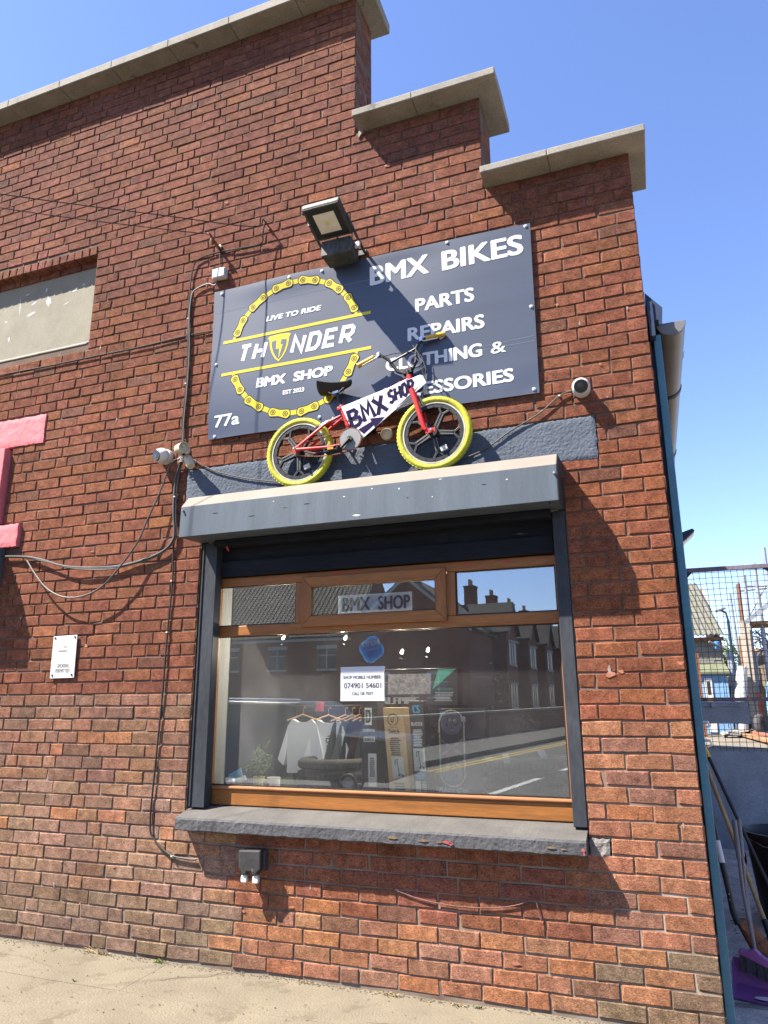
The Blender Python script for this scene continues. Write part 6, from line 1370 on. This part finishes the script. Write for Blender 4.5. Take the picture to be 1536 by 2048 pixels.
# roof slope facing the street: ridge from (.6,20.5,5.0) to (1.5,..)
mb = MB(); nn = 64; x0, x1 = -2.5, 1.72
for i in range(nn+1):
    x = x0+(x1-x0)*i/nn; h = .035*(1 if i % 2 else -1); xr = x-.36*(1-(x1-x)/(x1-x0))*.9
    mb.v += [(x, 17.8, 3.09+h), (xr, 21.5, 5.05+h)]
for i in range(nn): a_ = i*2; mb.f.append((a_, a_+2, a_+3, a_+1))
rf = ob('corrugated_roof', mb, M_cor, sd_, smooth=False); rf.modifiers.new('thickness', 'SOLIDIFY').thickness = .02
mb = MB(); mb.box(-2.5, 1.66, 18.05, 18.3, gy, 3.02); ob('block_wall', mb, mat('grey_blockwork', (.17, .165, .15), .9, .2, 3, .15, 40, .3), sd_)
mb = MB(); mb.prism([(18.3, 3.05), (21.5, 4.95), (21.5, gy), (18.3, gy)], 1.50, 1.64, 'x'); ob('gable_wall', mb, MATS['grey_blockwork'], sd_)
mb = MB(); mb.box(-2.4, 1.70, 17.86, 17.95, 2.94, 3.04); ob('eaves_board', mb, M_rust, sd_)
mb = MB()
for k in range(11):
    for j in range(14):
        x = -.2+j*.36+(.18 if k % 2 else 0); 
        if x+.35 > 1.64: continue
        mb.box(x, x+.35, 18.035, 18.049, gy+1.6+k*.09*.9, gy+1.6+k*.081+.072)
ob('blocks', mb, MATS['grey_blockwork'], sd_)
bl_ = thing('blue_store', 'low pale blue painted store with a narrow white door in front of the shed', 'store', (1.2, 17.6, gy)); M_blue = mat('pale_blue_paint', (.13, .24, .38), .7, .15, 3, .08, 50, .1)
mb = MB(); mb.box(-.5, 1.62, 17.2, 17.85, gy, 2.07); ob('wall', mb, M_blue, bl_)
mb = MB(); mb.add([(-.5, 17.1, 2.08), (1.68, 17.1, 2.08), (1.68, 18.0, 2.32), (-.5, 18.0, 2.32), (-.5, 17.1, 2.03), (1.68, 17.1, 2.03), (1.68, 18.0, 2.27), (-.5, 18.0, 2.27)], [(0,1,2,3), (7,6,5,4), (0,4,5,1), (1,5,6,2), (2,6,7,3), (3,7,4,0)]); ob('roof', mb, mat('mossy_felt', (.09, .10, .06), .95, .3, 4, .2, 50, .4), bl_)
mb = MB(); mb.box(1.05, 1.24, 17.17, 17.199, gy+.05, 1.92); d_ = ob('door', mb, M_wplast, bl_)
mb = MB(); mb.box(1.10, 1.18, 17.16, 17.169, 1.50, 1.84); ob('glass_slot', mb, M_lens, d_)
mb = MB()
for k in range(9): x = -.4+k*.235; mb.box(x, x+.012, 17.185, 17.199, gy, 2.02) if not 1.03 < x < 1.25 else None
ob('batten', mb, mat('blue_batten', (.16, .30, .48), .7, .1, 5, .05, 60, 0), bl_)
t = thing('timber_post', 'dark brown timber post beside the block shed', 'post', (.95, 16.6, .45)); mb = MB(); mb.box(.86, .95, 16.55, 16.65, .44, 2.55); ob('post', mb, M_rust, t)
mb = MB(); mb.tube([(1.30, 17.5, 2.89), (1.76, 17.7, 2.66)], .035, 8); tag(ob('fallen_gutter', mb, M_gutter, at=(1.5, 17.6, 2.7)), 'loose white gutter length slanting below the shed roof', 'gutter')
mb = MB(); mb.lathe([(.06, 0), (.075, .02), (.075, .19), (.065, .2)], (1.50, 17.7, 2.70), (0, 0, 1), 14); tag(ob('blue_tub', mb, mat('blue_plastic', (.05, .22, .55), .4, .05, 9, 0, 60, 0), smooth=True, at=(1.5, 17.7, 2.7)), 'small bright blue tub under the shed eaves', 'tub')
# scaffold poles, timber and rolls stacked in the yard
M_gal = mat('galvanised', (.24, .26, .29), .5, .2, 6, .1, 60, .05, metal=.4); M_tim = mat('bleached_timber', (.24, .21, .17), .9, .2, 5, .2, 50, .3, stretch=(1, 1, .15)); M_tim2 = mat('brown_timber', (.22, .12, .065), .9, .3, 5, .2, 50, .3)
random.seed(31)
def upright(name, label, cat, a, b, r, m, grp=None, square=False):
    mb = MB()
    if square:
        a, b = Vector(a), Vector(b); mb.obox((a+b)/2, (r, 0, 0), (0, r*.5, 0), (b-a)/2)
    else: pole(mb, a, b, r, 8)
    return tag(ob(name, mb, m, smooth=not square, at=a), label, cat, grp)
for (xt, zt, xb, zb, r, m, lb) in ((2.286, 4.53, 2.24, .8, .045, M_rust, 'tall rusty brown scaffold pole in the yard stack'), (2.466, 4.76, 2.38, .8, .045, M_gal, 'tall grey scaffold pole just right of the rusty one'), (2.755, 5.06, 2.70, .8, .05, M_gal, 'tallest grey scaffold pole at the right of the yard stack'), (2.038, 4.26, 2.10, .8, .035, M_gal, 'thin grey scaffold pole left of the rusty one'), (2.22, 4.5, 2.17, .8, .035, M_gal, 'grey scaffold pole touching the rusty one'), (3.05, 5.5, 3.0, .8, .05, M_gal, 'grey scaffold pole at the right edge of the picture')):
    upright('scaffold_pole', lb, 'pole', (xb, 18.2, zb-.3), (xt, 18.2, zt), r, m, 'scaffold poles in the yard')
t = thing('scaffold_platform', 'scaffold platform with a sloping grey beam above the yard stack', 'scaffold', (2.6, 18.3, 3.4))
mb = MB(); mb.add([(2.25, 17.9, 3.44), (3.2, 17.9, 4.15), (3.2, 17.9, 4.0), (2.25, 17.9, 3.29), (2.25, 17.96, 3.44), (3.2, 17.96, 4.15), (3.2, 17.96, 4.0), (2.25, 17.96, 3.29)], [(0,1,2,3), (7,6,5,4), (0,4,5,1), (1,5,6,2), (2,6,7,3), (3,7,4,0)]); ob('beam', mb, M_gal, t)
mb = MB(); mb.box(2.42, 3.4, 18.0, 19.4, 3.36, 3.44); ob('deck', mb, M_tim2, t)
mb = MB()
for a_, b_ in (((2.5, 18.6, 4.5), (3.3, 18.6, 4.45)), ((2.4, 18.6, 3.5), (3.1, 18.6, 4.6)), ((2.2, 18.5, 4.35), (3.2, 18.5, 4.4)), ((2.5, 18.5, 2.4), (3.2, 18.5, 3.3)), ((2.6, 18.5, 3.2), (3.2, 18.5, 2.5))): pole(mb, a_, b_, .03, 6)
ob('tie_bars', mb, M_gal, t)
for i, (xt, zt, xb, w, m, lb) in enumerate(((2.20, 3.45, 2.12, .06, M_tim, 'tallest bleached board at the left of the leaning stack'), (2.31, 3.40, 2.20, .07, M_tim, 'bleached board second in the leaning stack'), (2.40, 3.20, 2.26, .05, M_tim, 'bleached board third in the leaning stack'), (2.13, 3.05, 2.05, .04, M_tim2, 'dark brown board in the leaning stack'), (2.48, 2.6, 2.30, .03, M_gal, 'grey metal strip leaning in front of the boards'), (2.42, 2.3, 2.22, .03, M_tim, 'thin pale batten leaning in front of the boards'), (1.80, 2.65, 1.79, .055, M_gal, 'pale grey upright duct in the stack'), (1.95, 2.0, 1.85, .10, M_tim, 'short wide board leaning behind the white roll'), (1.70, 1.75, 1.62, .06, M_tim, 'short pale board leaning against the blue store'), (2.55, 2.2, 2.42, .03, M_tim2, 'thin dark batten at the right of the boards'))):
    upright('leaning_board', lb, 'board', (xb, 17.4+.06*i, gy-.02), (xt, 17.9+.04*i, zt), w, m, 'boards leaning in the yard', True)
mb = MB(); mb.tube([(1.80, 17.2, gy-.02), (1.90, 17.3, 1.5), (2.02, 17.4, 2.20)], [.16, .15, .13], 12); tag(ob('white_roll', mb, mat('white_sheeting', (.42, .42, .41), .6, .08, 9, .05, 60, .2), smooth=True, at=(1.8, 17.2, gy)), 'big white roll of sheeting leaning on the boards in the yard', 'roll')
mb = MB(); mb.box(2.44, 3.6, 19.4, 19.6, .5, 2.72); w_ = tag(ob('yard_wall', mb, mat('tan_render', (.18, .155, .12), .9, .15, 3, .1, 40, .2), at=(3, 19.5, .5)), 'weathered tan wall at the right of the yard', 'wall')
mb = MB(); mb.tube([(2.35, 19.3, 2.62), (3.0, 19.3, 2.80), (3.6, 19.3, 2.95)], .05, 6); tag(ob('top_rail', mb, M_tim2, at=(2.4, 19.3, 2.6)), 'dark rail slanting along the top of the tan wall', 'rail')
upright('red_post', 'short brick-red post in front of the tan wall', 'post', (2.34, 17.6, gy), (2.36, 17.6, 1.52), .07, mat('brick_red', (.30, .09, .055), .8, .2, 8, .1, 60, .1), None, True)
mb = MB()
for k in range(5): mb.tube([(2.52+.05*k, 17.5, .7), (2.50+.05*k+.03*math.sin(k), 17.4, 1.2), (2.56+.04*k, 17.5, 1.75+.05*math.sin(k*2)), (2.60+.03*k, 17.6, 1.3)], .022, 6)
tag(ob('blue_hose', mb, mat('pale_blue_hose', (.14, .30, .44), .5, .1, 9, 0, 60, 0), smooth=True, at=(2.6, 17.5, .7)), 'bundle of pale blue hose hanging at the right of the yard', 'hose')
mb = MB(); mb.torus((2.20, 16.6, .72), (.9, -.45, .15), .22, .085, 28, 10); tag(ob('car_tyre', mb, M_tyre, smooth=True, at=(2.2, 16.6, .42)), 'old car tyre standing by the stack in the yard', 'tyre')
for i, (a_, b_, m, lb) in enumerate((((1.72, 17.0, gy+.04), (2.3, 14.2, .44), M_tim2, 'long red-brown plank lying on the yard concrete, nearer one'), ((1.84, 17.3, gy+.10), (2.5, 14.6, .50), mat('red_plank', (.17, .075, .045), .85, .2, 6, .1, 60, .2), 'long red-brown plank lying on the yard concrete, farther one'))):
    a_, b_ = Vector(a_), Vector(b_); mb = MB(); e = (b_-a_)/2; mb.obox((a_+b_)/2, e, e.normalized().cross(Vector((0, 0, 1)))*.11, (0, 0, .03)); tag(ob('plank', mb, m, at=a_), lb, 'plank', 'planks on the yard floor')
mb = MB()
for k in range(40):
    c = Vector((random.uniform(1.35, 2.6), random.uniform(16.4, 17.6), gy+random.uniform(0, .12))); d = Vector((random.uniform(-1, 1), random.uniform(-.6, .6), random.uniform(-.2, .3))); mb.obox(c, d*.16, d.cross(Vector((0, 0, 1)))*.12, (0, 0, .02))
g = ob('scrap_heap', mb, mat('scrap_mix', (.19, .18, .165), .8, .5, 2.2, .3, 40, .2)); g['kind'] = 'stuff'; g['label'] = 'low heap of mixed scrap at the foot of the yard stack'
mb = MB()
for k in range(46):
    p = Vector((2.42+random.uniform(0, .9), 18.8, 2.7+random.uniform(0, .45))); mb.tube([p, p+Vector((random.uniform(-.2, .2), 0, random.uniform(-.1, .22))), p+Vector((random.uniform(-.3, .3), .1, random.uniform(-.05, .1)))], .014, 5, caps=False)
g = ob('wire_tangle', mb, M_gal); g['kind'] = 'stuff'; g['label'] = 'tangle of grey metal offcuts on top of the tan wall'
lp = thing('street_lamp', 'slim dark street lamp with a tilted head beyond the yard', 'street lamp', (2.18, 24, .6)); mb = MB(); pole(mb, (2.44, 24, .6), (2.44, 24, 4.05), .05, 8); mb.tube([(2.44, 24, 4.05), (2.40, 24, 4.30), (2.22, 24, 4.42)], .035, 6); ob('column', mb, M_navy_p, lp)
mb = MB(); mb.obox((2.24, 24, 4.42), (.17, 0, .05), (0, .07, 0), (-.01, 0, .035)); ob('lamp_head', mb, M_gutter, lp, bevel=.01)
mb = MB(); pole(mb, (2.10, 30, .8), (2.10, 30, 4.6), .04, 6); tag(ob('flag_pole', mb, M_gal, at=(2.1, 30, .8)), 'thin pale pole in the distance between shed and lamp', 'pole')
tr = thing('tree', 'leafy green tree behind the shed seen through the mesh gate', 'tree', (2.3, 27, .8))
mb = MB(); mb.tube([(2.45, 27, .8), (2.4, 27, 2.2), (2.3, 27.1, 3.4)], [.16, .12, .05], 8); mb.tube([(2.4, 27, 2.2), (2.0, 26.9, 3.2)], [.07, .03], 6); mb.tube([(2.4, 27, 2.4), (2.8, 27.1, 3.3)], [.07, .03], 6); ob('trunk', mb, M_tim2, tr)
mb = MB(); lob = [(2.3, 27, 3.2, .65), (2.0, 26.9, 2.9, .45), (2.7, 27.1, 2.9, .5), (2.35, 27, 2.4, .5)]
for k in range(2600):
    cx_, cy_, cz_, r_ = random.choice(lob); d = Vector((random.gauss(0, 1), random.gauss(0, 1), random.gauss(0, 1))).normalized()*r_*random.uniform(.55, 1.08); c = Vector((cx_, cy_, cz_))+d; u = Vector((random.uniform(-1, 1), random.uniform(-1, 1), random.uniform(-1, 1))).normalized()*.045; w = u.orthogonal().normalized()*.028; n0 = len(mb.v)
    mb.v += [tuple(c-u), tuple(c+w), tuple(c+u), tuple(c-w)]; mb.f.append((n0, n0+1, n0+2, n0+3))
ob('crown', mb, mat('tree_leaf', (.07, .13, .03), .7, .35, 3, .2, 30, 0), tr)

# ------------------------------------------------------------------ the street behind the camera (mirrored in the window)
random.seed(41)
M_hb = mat('street_brick', (.17, .065, .045), .9, .25, 1.5, .2, 30, .3); M_ht = mat('roof_tile', (.034, .029, .026), .85, .35, 2, .3, 20, .5, .02, bscale=9); M_tr = mat('white_trim', (.34, .335, .32), .7, .1, 5, .05, 40, 0); M_pot = mat('clay_pot', (.38, .25, .16), .8, .2, 5, .1, 40, 0); M_dw = mat('dark_pane', (.03, .035, .045), .15, .2, 3, 0, 30, 0)
def oriented(c, ang):
    ca_, sa_ = math.cos(ang), math.sin(ang)
    return lambda mb: [(c[0]+v[0]*ca_-v[1]*sa_, c[1]+v[0]*sa_+v[1]*ca_, c[2]+v[2]) for v in mb.v]
def house(label, c, ang, W, D, He, Hr, gable_front=False, rows_=(1.0,), ncol=2, chim=(.5,), grp=None, bay=False):
    """Local: x along the front, front face at y=0 looking to -y, depth to +y."""
    T = oriented(c, ang); h = thing('terraced_house', label, 'house', c, grp)
    def put(name, mb, m, par=h, **k): mb.v = T(mb); return ob(name, mb, m, par, **k)
    mb = MB()
    if gable_front: mb.prism([(0, 0), (W, 0), (W, He), (W/2, Hr), (0, He)], 0, D)
    else: mb.prism([(0, 0), (D, 0), (D, He), (D/2, Hr), (0, He)], 0, W, 'x')
    put('wall', mb, M_hb)
    mb = MB()
    e = .25; th = .12
    if gable_front: mb.prism([(-e, He-.12), (W/2, Hr+.06), (W+e, He-.12), (W+e, He+th-.12), (W/2, Hr+th+.10), (-e, He+th-.12)], -e, D+e)
    else: mb.prism([(-e, He-.12), (D/2, Hr+.06), (D+e, He-.12), (D+e, He+th-.12), (D/2, Hr+th+.10), (-e, He+th-.12)], -.02, W+.02, 'x')
    rf_ = put('roof', mb, M_ht)
    if bay:                                 # a projecting gabled bay on each terraced house
        mb = MB(); mb.prism([(.4, 0), (3.2, 0), (3.2, He+.1), (1.8, He+1.9), (.4, He+.1)], -.9, .5); put('bay', mb, M_hb)
        mb = MB(); mb.prism([(.15, He), (1.8, He+2.05), (3.45, He), (3.45, He+.13), (1.8, He+2.2), (.15, He+.13)], -1.15, 3.2); put('bay_roof', mb, M_ht)
        mb = MB()
        for s_ in (-1, 1):
            a_ = Vector((1.8, -1.17, He+2.02)); b_ = Vector((1.8+s_*1.65, -1.17, He-.02)); mb.obox((a_+b_)/2, (b_-a_)/2, (0, .02, 0), (0, 0, .09))
        put('bay_barge', mb, M_tr)
        for zc in rows_:
            mb = MB(); mb.box(.9, 2.7, -.93, -.905, zc-.7, zc+.7); f_ = put('window', mb, M_dw)
            mb = MB(); mb.box(.8, 2.8, -.99, -.931, zc+.7, zc+.85); mb.box(.8, 2.8, -1.0, -.931, zc-.82, zc-.7); mb.box(1.48, 1.54, -.96, -.931, zc-.7, zc+.7); mb.box(2.06, 2.12, -.96, -.931, zc-.7, zc+.7); put('frame', mb, M_tr, f_)
    if not gable_front:                     # courses of overlapping tiles, each lipped over the one below
        mb = MB(); nC = 26; sl_v = Vector((0, D/2+e, Hr-He+.18))/nC
        for i in range(nC):
            p0 = Vector((0, -e, He+th-.12))+sl_v*i; nn_ = Vector((0, -sl_v.z, sl_v.y)).normalized()
            mb.obox(Vector((W/2, 0, 0))+p0+sl_v*.5+nn_*.03, (W/2+.01, 0, 0), sl_v*.52+nn_*-.012, nn_*.02)
        put('tile_courses', mb, M_ht, rf_)
        mb = MB()
        for i in range(int(W/.32)):
            x_ = .16+i*.32; mb.obox(Vector((x_, 0, 0))+Vector((0, -e, He+th-.12))+sl_v*nC/2+nn_*.07, (.05, 0, 0), sl_v*nC*.49, nn_*.02)
        put('tile_rolls', mb, M_ht, rf_)
    mb = MB()
    if gable_front:
        for s_ in (-1, 1):
            a_ = Vector((W/2, -e-.03, Hr+.02)); b_ = Vector((W/2+s_*(W/2+e), -e-.03, He-.16)); d = (b_-a_); mb.obox((a_+b_)/2, d/2, (0, .02, 0), (0, 0, .11))
    else: mb.box(0, W, -e-.04, -e, He-.24, He-.08)
    put('barge_board', mb, M_tr)
    for zc in rows_:
        for i in range(ncol):
            xw = W*(i+.5)/ncol; ww = min(1.1, W/ncol*.5)
            mb = MB(); mb.box(xw-ww/2, xw+ww/2, -.02, .02, zc-.6, zc+.6); f_ = put('window', mb, M_dw)
            mb = MB(); mb.box(xw-ww/2-.12, xw+ww/2+.12, -.06, -.021, zc+.6, zc+.82); mb.box(xw-ww/2-.12, xw+ww/2+.12, -.10, -.021, zc-.72, zc-.6); mb.box(xw-.03, xw+.03, -.05, -.021, zc-.6, zc+.6); mb.box(xw-ww/2, xw+ww/2, -.05, -.021, zc+.18, zc+.24); put('frame', mb, M_tr, f_)
    for q in chim:
        mb = MB(); cx_, cy_ = (W/2, D*q) if gable_front else (W*q, D/2); ct = 2.1 if bay else 1.0; mb.box(cx_-.45, cx_+.45, cy_-.42, cy_+.42, Hr-.6, Hr+ct); mb.box(cx_-.5, cx_+.5, cy_-.47, cy_+.47, Hr+ct-.14, Hr+ct-.03); k_ = put('chimney', mb, M_hb, rf_)
        mb = MB()
        for i in range(4): mb.lathe([(.10, 0), (.085, .42), (.10, .44), (.10, .5)], (cx_-.33+i*.22, cy_, Hr+ct), (0, 0, 1), 8)
        put('chimney_pots', mb, M_pot, rf_)
    return h
G = 'brick houses across the street'
# low house facing the shop, gabled house beside it, then a terrace running away down the street
house('low brick house opposite, its tiled roof mirrored in the left of the window', (-17.1, -36, -.1), PI, 17.0, 9, 5.2, 9.6, False, (3.9,), 5, (.8,), G)
house('brick house opposite with a broad white-edged gable, mirrored in mid window', (-9.8, -35.4, -.1), PI, 7.2, 9, 5.4, 8.4, True, (2.2,), 2, (.12,), G)
d_st = Vector((.06, -1, 0)).normalized(); ang = math.atan2(d_st.y, d_st.x); start = Vector((-10.0, -39.0, 0))
for k in range(7):
    c = start+d_st*(6.2*(k+1))
    house(['first', 'second', 'third', 'fourth', 'fifth', 'sixth', 'seventh'][k]+' house of the brick terrace running away, mirrored in the right of the window', (c.x, c.y, -.1), ang+PI, 6.1, 8, 5.5, 8.0, False, (1.6, 4.3), 2, (.1,), G, True)
d_st = Vector((.15, -.99, 0)).normalized(); a_ = Vector((-5.2, -14.0, 0)); nrm = Vector((-d_st.y, d_st.x, 0))
def strip(name, off0, off1, z, m, mk='structure', L0=-30, L1=70, hgt=None):
    mb = MB(); p = [a_+d_st*L0+nrm*off0, a_+d_st*L1+nrm*off0, a_+d_st*L1+nrm*off1, a_+d_st*L0+nrm*off1]
    if hgt: mb.prism([(q.x, q.y) for q in p], z, z+hgt, 'z')
    else: mb.add([(q.x, q.y, z) for q in p], [(0, 1, 2, 3)])
    o = ob(name, mb, m); o['kind'] = mk; return o
strip('far_pavement', -.2, -3.0, -.139, mat('far_paving', (.050, .046, .040), .95, .2, 2, .1, 60, .2), L0=-3, hgt=.13)
M_ylw = mat('yellow_road_paint', (.28, .20, .03), .7, .2, 20, .1, 60, 0); M_rwt = mat('white_road_paint', (.30, .30, .28), .7, .2, 20, .1, 60, 0)
strip('yellow_line', .25, .36, -.135, M_ylw, L0=-2); strip('yellow_line', .50, .61, -.135, M_ylw, L0=-2)
for k in range(8): strip('lane_dash', 2.9, 3.05, -.135, M_rwt, L0=-5+k*4.5, L1=-2.2+k*4.5)
t = thing('boundary_wall', 'low brick garden wall across the street mirrored in the window', 'wall', (-5, -15.6, -.1)); mb = MB(); mb.add([tuple(a_+d_st*l+nrm*o2+Vector((0, 0, z))) for z in (-.1, .85) for l, o2 in ((1, -3.3), (40, -3.3), (40, -3.05), (1, -3.05))], [(0,3,2,1),(4,5,6,7),(0,1,5,4),(1,2,6,5),(2,3,7,6),(3,0,4,7)]); ob('wall', mb, M_hb, t); mb = MB(); mb.add([tuple(a_+d_st*l+nrm*o2+Vector((0, 0, z))) for z in (.851, .93) for l, o2 in ((.95, -3.35), (40.05, -3.35), (40.05, -3.0), (.95, -3.0))], [(0,3,2,1),(4,5,6,7),(0,1,5,4),(1,2,6,5),(2,3,7,6),(3,0,4,7)]); ob('coping', mb, M_stone, t)
# parked car, dark, at the kerb
cr2 = thing('parked_car', 'dark parked car mirrored in the left half of the shop window', 'car', (-6.6, -8.3, -.13)); M_car = mat('dark_car_paint', (.008, .009, .011), .35, .1, 3, .0, 60, 0)
mb = MB(); side = [(-2.2, .25), (2.2, .25), (2.28, .55), (2.2, .95), (1.25, 1.02), (.55, 1.55), (-1.5, 1.6), (-2.15, 1.05), (-2.28, .6)]
mb.prism([(x-6.6, z-.13) for x, z in side], -9.15, -7.45); ob('body', mb, M_car, cr2, bevel=.08, smooth=True)
mb = MB(); gl_ = [(-1.95, 1.06), (1.05, 1.06), (.5, 1.48), (-1.42, 1.53)]; mb.prism([(x-6.6, z-.13) for x, z in gl_], -7.449, -7.44); ob('side_glass', mb, M_dw, cr2)
mb = MB(); mb.tube([(-6.6-1.45, -7.5, 1.50), (-6.6+.5, -7.5, 1.46)], .015, 6); ob('roof_rail', mb, M_chrome, cr2)
for x in (-1.35, 1.4):
    mb = MB(); mb.torus((-6.6+x, -7.52, .20), (0, 1, 0), .24, .09, 24, 8); w_ = ob('wheel', mb, M_tyre, cr2, smooth=True); mb = MB(); mb.lathe([(0, 0), (.2, .0), (.19, .03)], (-6.6+x, -7.52, .20), (0, 1, 0), 18); ob('rim', mb, M_gal, w_)
